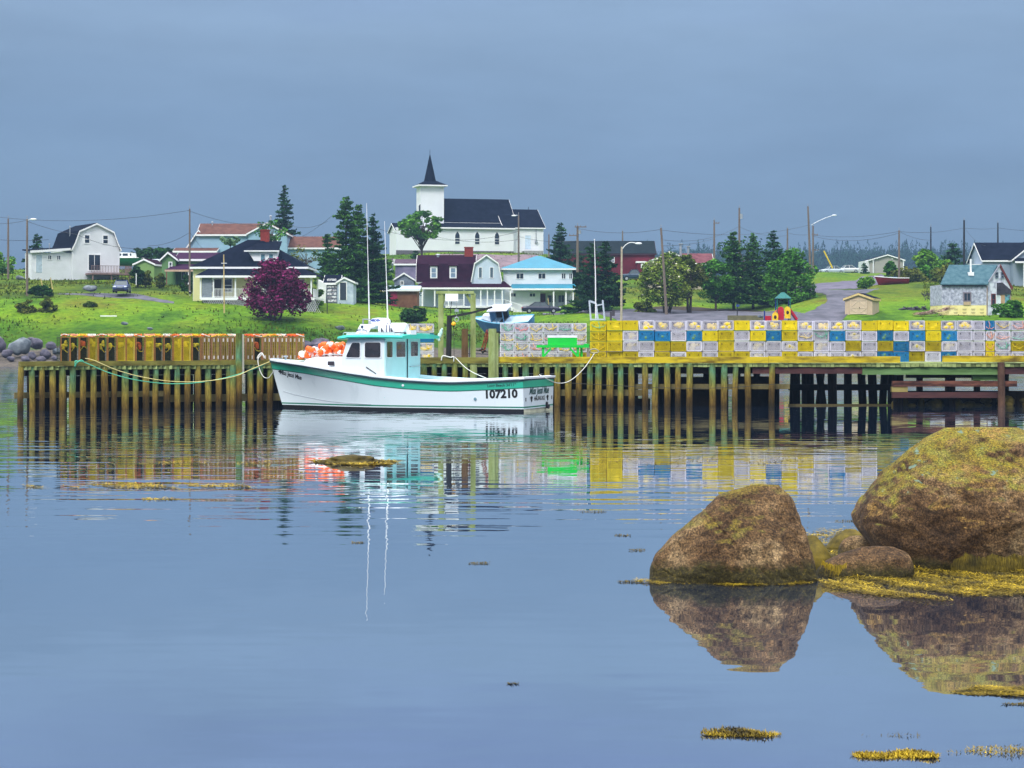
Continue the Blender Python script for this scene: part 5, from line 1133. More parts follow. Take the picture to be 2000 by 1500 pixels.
# ---------------------------------------------------------------- boats ashore
def hull_mesh(L_, B, H, mats, root, flare=.8, name='hull', stem=.12, n=18, sheer=.25, rail=True):
    rows = []
    for i in range(n+1):
        u = i/n; hb = B/2*(1-max(0,(u-.35)/.65)**2.4)*(.9+.1*min(1,u/.3)); zt = H*(1+sheer*max(0,u-.3)**1.5); row = []
        for t, w_ in ((0,.0),(.12,.45),(.35,.72),(.7,.9),(1,1)):
            x = u*L_*(1-stem*(1-t)*u); row.append((x, hb*w_, zt*t))
        rows.append(row)
    b = MB(); m = 5
    V = [p for r in rows for p in r]+[(p[0],-p[1],p[2]) for r in rows for p in r]; o = (n+1)*m
    F_ = [(i*m+j,(i+1)*m+j,(i+1)*m+j+1,i*m+j+1) for i in range(n) for j in range(m-1)]; F_ += [(a+o,d+o,c+o,b_+o) for a,b_,c,d in F_]
    F_.append(tuple(range(m))[::-1]+tuple(o+j for j in range(1,m)))
    b.add(V, F_); h = b.build(name, mats[0], root, smooth=True)
    d = MB(); V = [(r[-1][0], r[-1][1]*.97, r[-1][2]-.05) for r in rows]+[(r[-1][0], -r[-1][1]*.97, r[-1][2]-.05) for r in rows]; d.add(V, [(i,i+1,n+2+i,n+1+i) for i in range(n)]); d.build('deck', mats[1], root)
    if rail:
        g = MB(); g.tube([r[-1] for r in rows]+[(r[-1][0],-r[-1][1],r[-1][2]) for r in rows[::-1]], .05, 5); g.build('gunwale', mats[2], root)
    return rows
def maroon_boat():
    D = 278; r = thing('maroon_motorboat', 'maroon motorboat with white gunwale lying on the grass by the brown pole', 'boat', P(1775,557,D), R(174)); 
    hull_mesh(4.6, 1.8, .95, [mat('maroon_gelcoat', (.16,.008,.015), .3, .1, 2), trimw, trimw], r, sheer=.5)
    b = MB(); b.box(1.6,2.6,-.5,.5,.95,1.12); b.build('windscreen', mat('blue_tarp', (.12,.2,.3)), r)
maroon_boat()
def green_boat():
    D = 296; r = thing('green_and_white_boat', 'green hulled fishing boat with white cabin half hidden behind the gambrel house', 'boat', P(276,520,D), R(170)); 
    hull_mesh(7.5, 2.6, 1.2, [mat('dark_green_gelcoat', (.01,.14,.06), .35, .1, 2), trimw, trimw], r, sheer=.7)
    zz = lambda y: PZ(y,D)-PZ(520,D); b = MB(); b.add([(1.0,-.9,zz(507)),(3.6,-.9,zz(501)),(3.3,-.8,zz(493)),(1.1,-.8,zz(494)),(1.0,.9,zz(507)),(3.6,.9,zz(501)),(3.3,.8,zz(493)),(1.1,.8,zz(494))],[(0,3,2,1),(4,5,6,7),(0,1,5,4),(1,2,6,5),(2,3,7,6),(3,0,4,7)]); c = b.build('cabin', trimw, r)
    fn = lambda u, d, z: (u, .86+d, z)
    for u, w_ in ((3.0,.6),(2.1,.8),(1.3,.25)): window(c, fn, u, zz(500), w_, .35, (0,0), .04)
    s = MB(); s.bar((1.0,0,-1.2),(6,0,-1.2),.3); s.build('cradle', black, r)
green_boat()
def blue_boat():
    D = 192; z0 = PZ(646, D); zz = lambda y: PZ(y,D)-z0
    r = thing('blue_boat_ashore', 'weathered pale blue fishing boat propped on the beach with open cabin', 'boat', P(985,646,D), R(163)); bl = mat('weathered_blue_hull', (.04,.20,.40), .5, .25, 1.2, col2=(.10,.36,.58), thresh=(.3,.7))
    r.rotation_euler = (R(-20), R(4), R(160)); r.scale = (.92,)*3
    r.location = P(1041, 642, D)
    rows = hull_mesh(6.3, 2.5, 1.15, [bl, mat('pale_blue_deck', (.35,.50,.62), .5, .2, 2), mat('light_blue_rail', (.16,.48,.66))], r, sheer=.85, stem=.16)
    w_ = mat('faded_white_paint', (.62,.68,.76), .6, .12, 2)
    b = MB(); b.add([(4.0,-.85,1.35),(4.0,.85,1.35),(5.3,.35,1.65),(5.3,-.35,1.65),(4.0,-.7,1.85),(4.0,.7,1.85),(5.0,.3,1.95),(5.0,-.3,1.95)],[(0,3,2,1),(4,5,6,7),(0,1,5,4),(1,2,6,5),(2,3,7,6),(3,0,4,7)]); b.build('foredeck_trunk', w_, r)
    b = MB()
    for s in (-1,): b.add([(2.6,s*.95,1.1),(3.9,s*.9,1.3),(4.05,s*.8,2.45),(2.6,s*.85,2.4),(2.6,s*.89,1.1),(3.9,s*.84,1.3),(4.05,s*.74,2.45),(2.6,s*.79,2.4)],[(0,3,2,1),(4,5,6,7),(0,1,5,4),(1,2,6,5),(2,3,7,6),(3,0,4,7)])
    b.box(3.95,4.05,-.85,.85,1.3,2.4); b.bar((2.65,.85,1.1),(2.65,.85,2.42),.09); b.bar((3.4,.88,1.1),(3.5,.85,2.42),.07); cab = b.build('cabin', mat('dull_blue_cabin', (.08,.20,.34), .6, .25, 2), r)
    b = MB(); b.add([(2.1,-1.05,2.42),(4.25,-1.0,2.47),(4.25,1.0,2.47),(2.1,1.05,2.42),(2.1,-1.05,2.52),(4.25,-1.0,2.57),(4.25,1.0,2.57),(2.1,1.05,2.52)],[(0,3,2,1),(4,5,6,7),(0,1,5,4),(1,2,6,5),(2,3,7,6),(3,0,4,7)]); b.build('cabin_roof', w_, r)
    b = MB(); b.box(2.7,3.9,-.7,.7,1.15,1.2); b.box(2.7,3.9,-.75,-.7,1.2,2.3); b.build('cabin_sole', black, r)
    b = MB()
    for x in (1.2, 4.2):
        for s in (-1, 1): b.bar((x,s*.7,-1.6),(x,s*.75,.45),.18)
    b.bar((.3,0,-.12),(5.2,0,-.12),.14,.2); b.build('cradle', mat('dark_timber', (.05,.04,.04)), r)
blue_boat()

# ---------------------------------------------------------------- playground
def playground():
    D = 212; z0 = PZ(629, D); r = thing('playground_tower', 'playground climbing tower with green roof, red and yellow panels and slide', 'playground', P(1526,629,D)); zz = lambda y: PZ(y,D)-z0; X = lambda px: k(1526,px,D)
    bl = mat('play_blue', (.01,.03,.22), .4); rd = mat('play_red', (.45,.01,.03), .4); ye = mat('play_yellow', (.85,.55,.02), .4); gn = mat('play_green', (.005,.13,.12), .4)
    cx = X(1529); s = .66
    for dx in (-s, s):
        for dy in (-s, s): b = MB(); b.tube([(cx+dx,dy,-.3),(cx+dx,dy,zz(582))], .06, 6); b.build('post', bl if dy > 0 else gn, r)
    b = MB(); za, zb = zz(583), zz(571); b.add([(cx-.8,-.8,za),(cx+.8,-.8,za),(cx+.8,.8,za),(cx-.8,.8,za),(cx-.15,-.15,zb),(cx+.15,-.15,zb),(cx+.15,.15,zb),(cx-.15,.15,zb)],[(0,3,2,1),(4,5,6,7),(0,1,5,4),(1,2,6,5),(2,3,7,6),(3,0,4,7)]); b.build('roof', gn, r)
    b = MB(); b.box(cx-s,cx+s,-s,s,zz(616),zz(614)); b.build('platform', black, r)
    def pan(px0, px1, y0, y1, m, nm, rnd_=1, hole=0, dy=-.78):
        a, c = X(px0), X(px1); h0, h1 = zz(y0), zz(y1); w2 = (c-a)/2; pts = [(a,h0),(c,h0)]+[(a+w2+w2*math.cos(t), h1-w2+w2*math.sin(t)) for t in [math.pi*i/8 for i in range(9)]]
        b = MB(); b.prism(pts, lambda u, v, q: (u, dy+q, v), 0, .08); o = b.build(nm, m, r)
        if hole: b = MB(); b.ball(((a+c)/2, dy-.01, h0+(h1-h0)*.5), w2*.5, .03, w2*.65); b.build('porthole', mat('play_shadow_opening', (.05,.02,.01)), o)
    pan(1517,1529,625,599,rd,'red_panel'); pan(1530.5,1542,622,599,ye,'yellow_panel',hole=1); pan(1505.5,1517,629,610,ye,'yellow_panel',hole=1,dy=-1.2)
    b = MB(); b.add([(X(1509),-.6,zz(614)),(X(1519),-.6,zz(602)),(X(1519),.3,zz(602)),(X(1509),.3,zz(614)),(X(1509),-.6,zz(616)),(X(1519),-.6,zz(604)),(X(1519),.3,zz(604)),(X(1509),.3,zz(616))],[(0,3,2,1),(4,5,6,7),(0,1,5,4),(1,2,6,5),(2,3,7,6),(3,0,4,7)]); b.build('climbing_ramp', mat('play_orange', (.5,.12,.04)), r)
    b = MB(); b.add([(X(1542),-.5,zz(606)),(X(1556),-.5,zz(626)),(X(1556),.3,zz(626)),(X(1542),.3,zz(606)),(X(1542),-.5,zz(609)),(X(1556),-.5,zz(629)),(X(1556),.3,zz(629)),(X(1542),.3,zz(609))],[(0,3,2,1),(4,5,6,7),(0,1,5,4),(1,2,6,5),(2,3,7,6),(3,0,4,7)])
    for q in (-.52,.32): b.bar((X(1542),q,zz(604)),(X(1556),q,zz(624)),.06,.2)
    b.build('slide', rd, r)
    b = MB(); b.box(X(1493),X(1505),-.6,-.5,0,zz(617)); b.build('low_panel', rd, r)
    b = MB(); b.tube([(X(1492),-.55,-.2),(X(1492),-.55,zz(607))], .07, 6); b.build('post', bl, r)
playground()
def timber_edge():
    D = 218; r = thing('timber_edging', 'low weathered timber edging left of the playground', 'timber', P(1455,622,D)); b = MB(); b.box(-k(0,34,D),k(0,36,D),-.1,.1,-.2,.32); b.build('timber', mat('olive_timber', (.16,.15,.07), .9, .3, 2), r)
timber_edge()
# heaps by the derelict house
def debris():
    D = 214; r = thing('lumber_pile', 'heap of broken brown boards left of the derelict house', 'lumber pile', P(1815,617,D)); b = MB(); q = random.Random(4)
    for i in range(70):
        x = q.uniform(-1.8,1.6); l = q.uniform(.5,1.6); a = q.uniform(-.5,.5); z = q.uniform(0,.25)+max(0,x+1.2)*.28*q.random(); b.bar((x,q.uniform(-.7,.7),z),(x+l*math.cos(a),q.uniform(-.7,.7),z+abs(l*math.sin(a))*.6+.05),q.uniform(.06,.14),.03)
    b.build('boards', mat('broken_boards', (.13,.05,.03), .9, .3, 3, col2=(.55,.40,.34), island=.5, thresh=(.4,.6)), r)
    D = 222; r = thing('tar_paper_pile', 'dark heap of torn roofing on the grass above the lumber pile', 'debris pile', P(1788,607,D)); b = MB()
    for i in range(46):
        c = (q.uniform(-1.5,1.2), q.uniform(-.5,.5), q.uniform(0,.35)); u = rnd.uniform(.15,.5); b.ball(c, u, u*.7, u*.25, 6, 4, Matrix.Rotation(q.uniform(-.8,.8),3,'Y'))
    b.build('torn_roofing', mat('tar_paper', (.02,.02,.03)), r)
    D = 226; r = thing('burnt_brush_heap', 'small dark brush heap higher up the bank left of the derelict house', 'debris pile', P(1815,588,D)); b = MB()
    for i in range(40):
        c = (q.uniform(-.6,.6), q.uniform(-.4,.4), q.uniform(0,.7)); b.bar(c, (c[0]+q.uniform(-.4,.4), c[1]+q.uniform(-.3,.3), c[2]+q.uniform(0,.5)), .05)
    b.build('branches', mat('dark_purple_wood', (.04,.03,.05)), r)
debris()
# graveyard crosses, small rocks on the lawn
for i, (px, yb, h) in enumerate(((1549,522,1.6),(1560,523,1.8),(1566,523,1.5))):
    D = 345; r = thing('grave_marker', ['left','middle','right'][i]+' one of three small white grave markers by the leafy tree', 'grave marker', P(px,yb,D), 0, 'white grave markers'); b = MB(); b.box(-.12,.12,-.06,.06,-.2,h); b.build('upright', trimw, r); b = MB(); b.box(-.4,.4,-.05,.05,h*.6,h*.6+.2); b.build('arm', trimw, r)
# ---------------------------------------------------------------- stones
def rock_mesh(name, rx, ry, rz, seed, m, parent=None, loc=None, sub=3, rough=.30, flat=0):
    b = bmesh.new(); bmesh.ops.create_icosphere(b, subdivisions=sub, radius=1)
    off = Vector((seed*3.1, seed*7.7, seed))
    for v in b.verts:
        p = v.co.copy(); d = 1+rough*1.6*noise.noise(p*.9+off)+rough*.7*noise.noise(p*2.3+off)+rough*.25*noise.noise(p*6+off)
        # planar facets
        for k_ in range(4):
            nrm = Vector((math.sin(seed*5+k_*2.1), math.cos(seed*3+k_*1.7), math.sin(seed+k_)*.8)).normalized(); t = p.dot(nrm)*d
            if t > .78: d *= (.78+.25*(t-.78))/t
        p *= d; v.co = Vector((p.x*rx, p.y*ry, p.z*rz))
    me = bpy.data.meshes.new(name); b.to_mesh(me); b.free(); me.materials.append(m); me.polygons.foreach_set('use_smooth', [True]*len(me.polygons))
    o = bpy.data.objects.new(name, me); COL.objects.link(o)
    if parent: o.parent = parent
    if loc is not None: o.location = loc
    return o
stone_m = mat('grey_purple_stone', (.03,.03,.05), .9, .3, 1.2, col2=(.16,.145,.185), detail=8, bump=.08)
stone_g = mat('blue_grey_stone', (.05,.065,.085), .9, .3, 1.2, col2=(.22,.25,.27), detail=8, bump=.08)
def stones():
    sp_ = [(-6,668,30),(14,688,17),(38,676,33),(62,692,15),(72,668,22),(88,688,19),(98,672,17),(112,684,14),(22,700,12),(50,700,13),(80,700,14),(106,698,10),(-30,680,30),(-14,696,18),(124,676,13),(60,662,12)]
    names = ['squarish','low round','largest pale','small dark','tall brown','rounded','smooth egg shaped','pointed','little flat','small oval','pebbly','tiny','broad','rounded dark','half hidden','mossy']
    places = ['at the picture edge','in front of the largest one','left of the wharf end','between the larger ones','behind the row','beside the trap stack','near the trap stack','touching the trap stack','on the gravel','at the water line','low on the beach','close to the water','beyond the left edge','at the far left','behind the trap stack','at the grass edge']
    for i, (px, py, s) in enumerate(sp_):
        D = 200+(690-py)*.12; r = M(s, D)*.62; o = rock_mesh('boulder', r, r*.8, r*.78, 20+i, stone_g if i in (2,7,12) else stone_m, loc=P(px, py+s*.15, D), sub=3)
        tag(o, names[i]+' grey shore boulder '+places[i], 'boulder', 'boulders along the left shore')
    q = random.Random(9); n = 0
    sites = [(600,700),(618,688),(640,682),(662,690),(585,690),(690,700),(712,694),(740,700),(650,700),(760,690),(600,676),(628,672)]
    adj = ['flat','brown','pale','mossy','dark','long','round','angular','small','broken','green','lumpy']
    for i, (px, py) in enumerate(sites):
        D = 198+q.uniform(0,4); r = q.uniform(.55,1.0); o = rock_mesh('boulder', r*1.3, r*.8, r*.6, 50+i, stone_g if i % 3 == 0 else stone_m, loc=P(px, py, D), sub=3)
        tag(o, adj[i]+' shore boulder seen above the green and white boat bow', 'boulder', 'boulders behind the moored boat')
    for px, py, s, D, lab in ((177,563,14,236,'grey boulder lying in the grass left of the blue sedan'),(38,543,9,250,'small blue grey boulder near the leftmost poles'),(243,632,7,212,'small pale stone on the lower left lawn'),(293,642,6,209,'white stone right above the upright traps'),(665,640,10,212,'pale boulder in the grass left of the boat mast'),(560,655,5,208,'tiny pale stone above the end of the upright traps'),(1485,700-82,6,216,'stone beside the playground')):
        o = rock_mesh('boulder', M(s,D), M(s,D)*.7, M(s,D)*.5, s+px*.01, stone_g, loc=P(px,py,D)); tag(o, lab, 'boulder', 'boulders in the grass')
    b = MB(); b.box(-k(0,16,215),k(0,16,215),-.08,.08,0,.12); o = b.build('white_plank', trimw, loc=G(212,216.5,.2)); tag(o, 'long white plank lying in the left lawn', 'plank')
stones()
# ---------------------------------------------------------------- wharf
def pile_mat():
    m = bpy.data.materials.new('tidal_pile_wood'); m.use_nodes = True; t = m.node_tree; b = t.nodes['Principled BSDF']; b.inputs['Roughness'].default_value = .85; b.inputs['Specular IOR Level'].default_value = .2
    nd, lk = t.nodes.new, t.links.new; g = nd('ShaderNodeNewGeometry'); sp_ = nd('ShaderNodeSeparateXYZ'); lk(g.outputs['Position'], sp_.inputs[0])
    mp_ = nd('ShaderNodeMapping'); mp_.inputs['Scale'].default_value = (6,6,1.3); lk(g.outputs['Position'], mp_.inputs[0]); n = nd('ShaderNodeTexNoise'); n.inputs['Scale'].default_value = 1.6; n.inputs['Detail'].default_value = 7; n.inputs['Roughness'].default_value = .7; lk(mp_.outputs[0], n.inputs[0])
    n2 = nd('ShaderNodeTexNoise'); n2.inputs['Scale'].default_value = .9; n2.inputs['Detail'].default_value = 3; lk(g.outputs['Position'], n2.inputs[0])
    a = nd('ShaderNodeMath'); a.operation = 'MULTIPLY_ADD'; a.inputs[1].default_value = 1.5; lk(n2.outputs[0], a.inputs[0]); lk(sp_.outputs[2], a.inputs[2])
    a2 = nd('ShaderNodeMath'); a2.operation = 'MULTIPLY_ADD'; a2.inputs[1].default_value = .9; oi = nd('ShaderNodeObjectInfo'); lk(oi.outputs['Random'], a2.inputs[0]); lk(a.outputs[0], a2.inputs[2])
    mr_ = nd('ShaderNodeMapRange'); mr_.inputs[1].default_value = 0; mr_.inputs[2].default_value = 4; lk(a2.outputs[0], mr_.inputs[0])
    c = nd('ShaderNodeValToRGB'); lk(mr_.outputs[0], c.inputs[0]); e = c.color_ramp.elements; e[0].position, e[0].color = .2, (.028,.020,.006,1); e[1].position, e[1].color = .86, (.12,.16,.035,1)
    for p, col in ((.34,(.085,.052,.012)),(.46,(.23,.155,.032)),(.56,(.29,.235,.045)),(.66,(.18,.24,.07)),(.75,(.12,.28,.16))): q = e.new(p); q.color = col+(1,)
    d = nd('ShaderNodeValToRGB'); lk(n.outputs[0], d.inputs[0]); d.color_ramp.elements[0].position = .3; d.color_ramp.elements[0].color = (.3,.3,.3,1); d.color_ramp.elements[1].position = .68; d.color_ramp.elements[1].color = (1.35,1.3,1.2,1)
    x = nd('ShaderNodeMix'); x.data_type = 'RGBA'; x.blend_type = 'MULTIPLY'; x.inputs[0].default_value = 1; lk(c.outputs[0], x.inputs[6]); lk(d.outputs[0], x.inputs[7]); lk(x.outputs[2], b.inputs['Base Color'])
    bp = nd('ShaderNodeBump'); bp.inputs['Distance'].default_value = .03; lk(n.outputs[0], bp.inputs['Height']); lk(bp.outputs[0], b.inputs['Normal']); return m
pile_m = pile_mat()
dark_wood = mat('under_deck_shade_timber', (.005,.004,.003), .85, .4, 1.5, col2=(.022,.014,.008), spec=.1)  # under-deck shade put into a near-black timber colour
maroon_wood = mat('creosote_beam', (.035,.015,.018), .8, .4, 1.2, col2=(.10,.035,.03), aniso=(.6,2,3))
green_beam = mat('green_stained_beam', (.06,.12,.03), .85, .3, 1.0, col2=(.16,.28,.10), aniso=(.5,2,3))
cap_olive = mat('mossy_cap_timber', (.07,.055,.012), .9, .3, 1.1, col2=(.24,.22,.045), aniso=(.6,2,3), bump=.03, detail=7)
cap_yellow = mat('lichen_cap_timber', (.13,.085,.012), .9, .3, 1.3, col2=(.62,.47,.02), aniso=(.6,2,2.4), bump=.03, detail=7, thresh=(.34,.56))
plank_m = mat('deck_plank_ends', (.10,.12,.03), .9, .3, 1.5, col2=(.34,.42,.16), island=.55)
def WD(px): return 80.2+(min(px, 560)-40)/520*5.2 if px < 560 else 85.4
def wharf():
    root = thing('wharf', 'long timber wharf on close-set pilings carrying the stacked traps', 'wharf', P(1000, 794, 85.4)); RL = root.location.copy()
    def fin(o): o.location = -RL; return o
    q = random.Random(2)
    def X(px): return PX(px, WD(px))
    # cap timbers
    def cap(a, c, za, zb, m, w_=.28, off=0):
        b = MB(); A = Vector((X(a), WD(a)-.02+off, (za+zb)/2)); B = Vector((X(c), WD(c)-.02+off, (za+zb)/2)); b.bar(A, B, w_, abs(zb-za)); fin(b.build('cap_timber', m, root))
    cap(38, 300, 1.745, 1.935, cap_olive); cap(300.5, 545, 1.745, 1.93, cap_olive); cap(545.5, 700, 1.74, 1.93, cap_olive)
    cap(700.5, 968, 1.79, 2.045, cap_olive); cap(968.5, 1240, 1.80, 2.062, cap_yellow); cap(1240.5, 1500, 1.81, 2.065, cap_yellow); cap(1500.5, 1757, 1.82, 2.085, cap_yellow); cap(1841, 2110, 1.85, 2.11, cap_yellow)
    # deck planks (ends show under the cap) and stringers
    b = MB(); px = 42
    while px < 2110:
        w_ = q.uniform(.17,.24); pw = w_*F/WD(px); D = WD(px); z1 = 1.742 if px < 700 else 1.79
        dz = q.uniform(-.012,.004); b.box(X(px), X(px)+w_-.02, D-.06-q.uniform(0,.06), D+6.5, z1-.14+dz, z1-.004+dz); px += pw
    fin(b.build('deck', plank_m, root))
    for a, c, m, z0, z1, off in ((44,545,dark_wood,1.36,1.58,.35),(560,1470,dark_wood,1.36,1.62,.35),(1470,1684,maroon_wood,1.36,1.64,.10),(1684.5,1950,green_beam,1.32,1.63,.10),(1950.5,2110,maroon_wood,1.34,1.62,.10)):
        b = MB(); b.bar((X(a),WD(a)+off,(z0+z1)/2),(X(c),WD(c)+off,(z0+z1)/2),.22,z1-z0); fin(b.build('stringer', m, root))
    for a, c in ((44,545),(560,2110)):
        for off in (2.2, 4.4, 6.3):
            b = MB(); b.bar((X(a),WD(a)+off,1.47),(X(c),WD(c)+off,1.47),.22,.24); fin(b.build('stringer', dark_wood, root))
    # walers
    for a, c, y0, y1, off in ((44,315,765,776,.2),(290,545,770,784,.2),(1085,1262,761,773,.2),(1240,1542,750,760,.2)):
        D = WD((a+c)/2)+off; z0, z1 = PZ(y1, D), PZ(y0, D); b = MB(); b.bar((PX(a,D),WD(a)+off,(z0+z1)/2),(PX(c,D),WD(c)+off,(z0+z1)/2),.14,z1-z0); fin(b.build('waler', mat('waler_timber', (.08,.06,.02), .9, .3, 1.5, col2=(.2,.17,.07)), root))
    # dark boards added behind the front piles to blacken the gaps
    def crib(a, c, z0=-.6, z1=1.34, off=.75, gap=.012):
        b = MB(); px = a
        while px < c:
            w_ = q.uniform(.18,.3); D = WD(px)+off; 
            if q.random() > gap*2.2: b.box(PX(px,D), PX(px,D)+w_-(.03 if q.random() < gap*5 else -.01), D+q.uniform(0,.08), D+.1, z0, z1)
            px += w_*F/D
        fin(b.build('dark_backing', dark_wood, root))
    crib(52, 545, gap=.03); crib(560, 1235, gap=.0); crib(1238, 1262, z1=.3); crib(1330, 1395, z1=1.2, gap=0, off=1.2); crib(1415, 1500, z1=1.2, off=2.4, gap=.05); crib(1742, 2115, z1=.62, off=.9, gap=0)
    # front piles
    pl = [41+20.3*i for i in range(25)]+[828,848,868,888,909,943,987,1007,1027,1048,1069,1089,1110,1131,1152,1170,1191.6,1212,1233,1260,1280.5,1303,1324,1347.5,1391,1415,1437,1460,1508]
    for i, px in enumerate(pl):
        D = WD(px)+q.uniform(-.03,.03)-.02; r = q.uniform(.115,.15) if px < 560 else q.uniform(.118,.145); tl = q.uniform(-.03,.03); zt = (1.735 if px < 700 else 1.785)
        if px == 943: continue
        b = MB(); n = 8; pts = []
        b.tube([(PX(px,D)+tl*1.4,D+.02,-.9),(PX(px,D)+tl+q.uniform(-.02,.02),D,.4),(PX(px,D)+q.uniform(-.01,.01),D,zt)], [r*1.02, r*q.uniform(.92,1.05), r*.96], n)
        fin(b.build('pile', pile_m, root))
    # tall mooring piles rising above the deck
    for px, yt, r, m in ((466.5,651,.13,pile_m),(474,653,.06,mat('pale_ladder_rail', (.5,.48,.38), .8)),(455,704,.12,pile_m),(962,642,.17,wood_green),(971,650,.06,wood_green),(908,642,.14,mat('brown_mooring_post', (.08,.045,.02), .9, .4, 2, col2=(.16,.09,.035))),(925,712,.15,wood_green)):
        D = WD(px)-.26; zb = -.8 if px not in (908,) else 1.8; zb = 1.0 if px == 474 else zb
        if px == 908: D = 86.6
        b = MB(); b.tube([(PX(px,D),D,zb),(PX(px,D),D,PZ(yt,D) if yt < 700 else 1.74)], [r*1.05, r], 9); fin(b.build('mooring_post', m, root))
    # back bents seen through the open bay
    for px, px2, r, off in ((1556,1556,.16,3.2),(1583,1581,.19,3.4),(1594,1606,.13,3.6),(1612,1600,.16,3.0),(1627,1625,.20,2.0),(1656,1656,.18,3.4),(1687,1682,.18,3.4),(1707,1703,.2,3.2),(1721,1728,.17,3.3),(1545,1549,.12,4.2),(1478,1478,.15,3.0),(1440,1440,.15,3.2),(1380,1380,.15,3.1),(1315,1315,.13,3.2)):
        D = 85.4+off; b = MB(); b.tube([(PX(px,D),D,-.8),(PX(px2,D),D,1.36)], [r, r*.95], 8); fin(b.build('rear_pile', dark_wood, root))
    for px in range(60, 2110, 56):
        D = WD(px)+6.2; b = MB(); b.tube([(PX(px,D),D,-.8),(PX(px,D),D,1.4)], .15, 7); fin(b.build('rear_pile', dark_wood, root))
    b = MB(); b.bar((PX(1540,88.4),88.4,.72),(PX(1745,88.4),88.4,.72),.2,.26); fin(b.build('cross_brace', dark_wood, root))
    # cribwork on the right: long horizontal beams and a post
    for a, c, y0, y1, m, off in ((1742,1985,744,755,mat('rusty_beam', (.04,.015,.012), .85, .5, 1.4, col2=(.26,.10,.06), aniso=(.6,2,3), thresh=(.4,.7)),.25),(1742,1950,766,777,maroon_wood,.25),(1770,1905,728,738,dark_wood,.5)):
        D = 85.4+off; b = MB(); b.bar((PX(a,D),D,PZ((y0+y1)/2,D)),(PX(c,D),D,PZ((y0+y1)/2,D)),.26,M(y1-y0,D)); fin(b.build('crib_beam', m, root))
    for a, c, y0, y1, m in ((1900,1949,728.5,743,green_beam),(1742,1773,755.5,765.5,mat('ochre_block', (.30,.24,.08), .9, .2, 2))):
        D = 85.55; b = MB(); b.box(PX(a,D),PX(c,D),D,D+.3,PZ(y1,D),PZ(y0,D)); fin(b.build('crib_block', m, root))
    for px, r in ((1957,.15),(1750,.12),(1760,.1),(1860,.13)):
        D = 85.3 if px == 1957 else 85.95; b = MB(); b.tube([(PX(px,D),D,-.8),(PX(px-2 if px == 1957 else px,D),D,1.84 if px == 1957 else 1.3)], r, 8); fin(b.build('crib_post', mat('brown_crib_post', (.05,.025,.018), .9, .4, 1.6, col2=(.14,.075,.045)) if px == 1957 else dark_wood, root))
    # rubble inside the crib, pole lying at the water
    b = MB(); b.bar((PX(1540,86.3),86.3,.03),(PX(1745,86.6),86.6,.02),.12,.07); fin(b.build('waterline_timber', mat('floating_timber', (.12,.09,.03)), root))
    q2 = random.Random(8)
    b = MB()
    for i in range(38): b.ball((PX(q2.uniform(1745,2110),86.2), 86.1+q2.uniform(0,.3), q2.uniform(-.1,.25)), q2.uniform(.15,.35), .2, q2.uniform(.12,.28), 7, 5)
    fin(b.build('crib_stones', mat('weedy_stones', (.03,.025,.005), .9, .3, 2, col2=(.14,.10,.015)), root, smooth=True))
wharf()

# ---------------------------------------------------------------- lobster traps
rope_cols = {'yellow': mat('yellow_rope', (.80,.58,.02), .7, .1, 5), 'orange': mat('orange_rope', (.80,.16,.02), .7, .1, 5), 'white': mat('white_rope', (.74,.74,.70), .7, .1, 5), 'green': mat('sea_green_rope', (.10,.50,.32), .7, .1, 5), 'red': mat('coral_rope', (.75,.10,.08), .7, .1, 5), 'pink': mat('salmon_rope', (.80,.35,.22), .7, .1, 5)}
cage_m = {'white': mat('white_trap_wire', (.80,.78,.90), .5, .08, 3, objr=.2), 'yellow': mat('yellow_trap_wire', (.82,.64,.008), .5, .12, 3, objr=.2), 'blue': mat('blue_trap_wire', (.015,.20,.46), .5, .15, 3, objr=.3),
          'olive': mat('olive_yellow_wire', (.62,.48,.008), .6, .2, 3, objr=.35), 'dark': mat('dark_green_wire', (.02,.03,.012), .6, .2, 3)}
net_m = {'white': mat('grey_net', (.035,.035,.05), .9, .4, 6, col2=(.16,.15,.20)), 'yellow': mat('olive_net', (.14,.10,.01), .9, .4, 8, col2=(.42,.33,.02)), 'blue': mat('blue_net', (.005,.05,.14), .9, .3, 8, col2=(.02,.12,.25)), 'olive': mat('olive_net', ()) , 'dark': mat('black_net', (.008,.008,.006), .9, .4, 8, col2=(.05,.04,.012))}
def cage_mesh(W, Dp, H, sx, sz, t, edge=.022):
    b = MB(); hw, hd = W/2, Dp
    def lines(n): return [i/n for i in range(1, n)]
    nx, nz, ny = round(W/sx), round(H/sz), round(Dp/sx)
    for y, dy in ((0,t*.5),(hd-t*.5,t*.5)):
        for f in lines(nx): x = -hw+W*f; b.box(x-t/2,x+t/2,y,y+dy,0,H)
        for f in lines(nz): z = H*f; b.box(-hw,hw,y+.001,y+dy+.001,z-t/2,z+t/2)
    for z in (H-t*.5,):
        for f in lines(nx): x = -hw+W*f; b.box(x-t/2,x+t/2,0,hd,z,z+t*.5)
        for f in lines(ny): y = hd*f; b.box(-hw,hw,y-t/2,y+t/2,z-.001,z+t*.5-.001)
    for x in (-hw, hw-t*.5):
        for f in lines(ny)[::2]: y = hd*f; b.box(x,x+t*.5,y-t/2,y+t/2,0,H)
        for f in lines(nz)[::2]: z = H*f; b.box(x+.001,x+t*.5+.001,0,hd,z-t/2,z+t/2)
    e = edge
    for x in (-hw, hw-e):
        for y in (-.003, hd-e): b.box(x,x+e,y,y+e,0,H)
        for z in (0, H-e): b.box(x,x+e,0,hd,z,z+e)
    for y in (-.003, hd-e):
        for z in (0, H-e): b.box(-hw,hw,y,y+e,z,z+e)
    return b
q6 = random.Random(12)
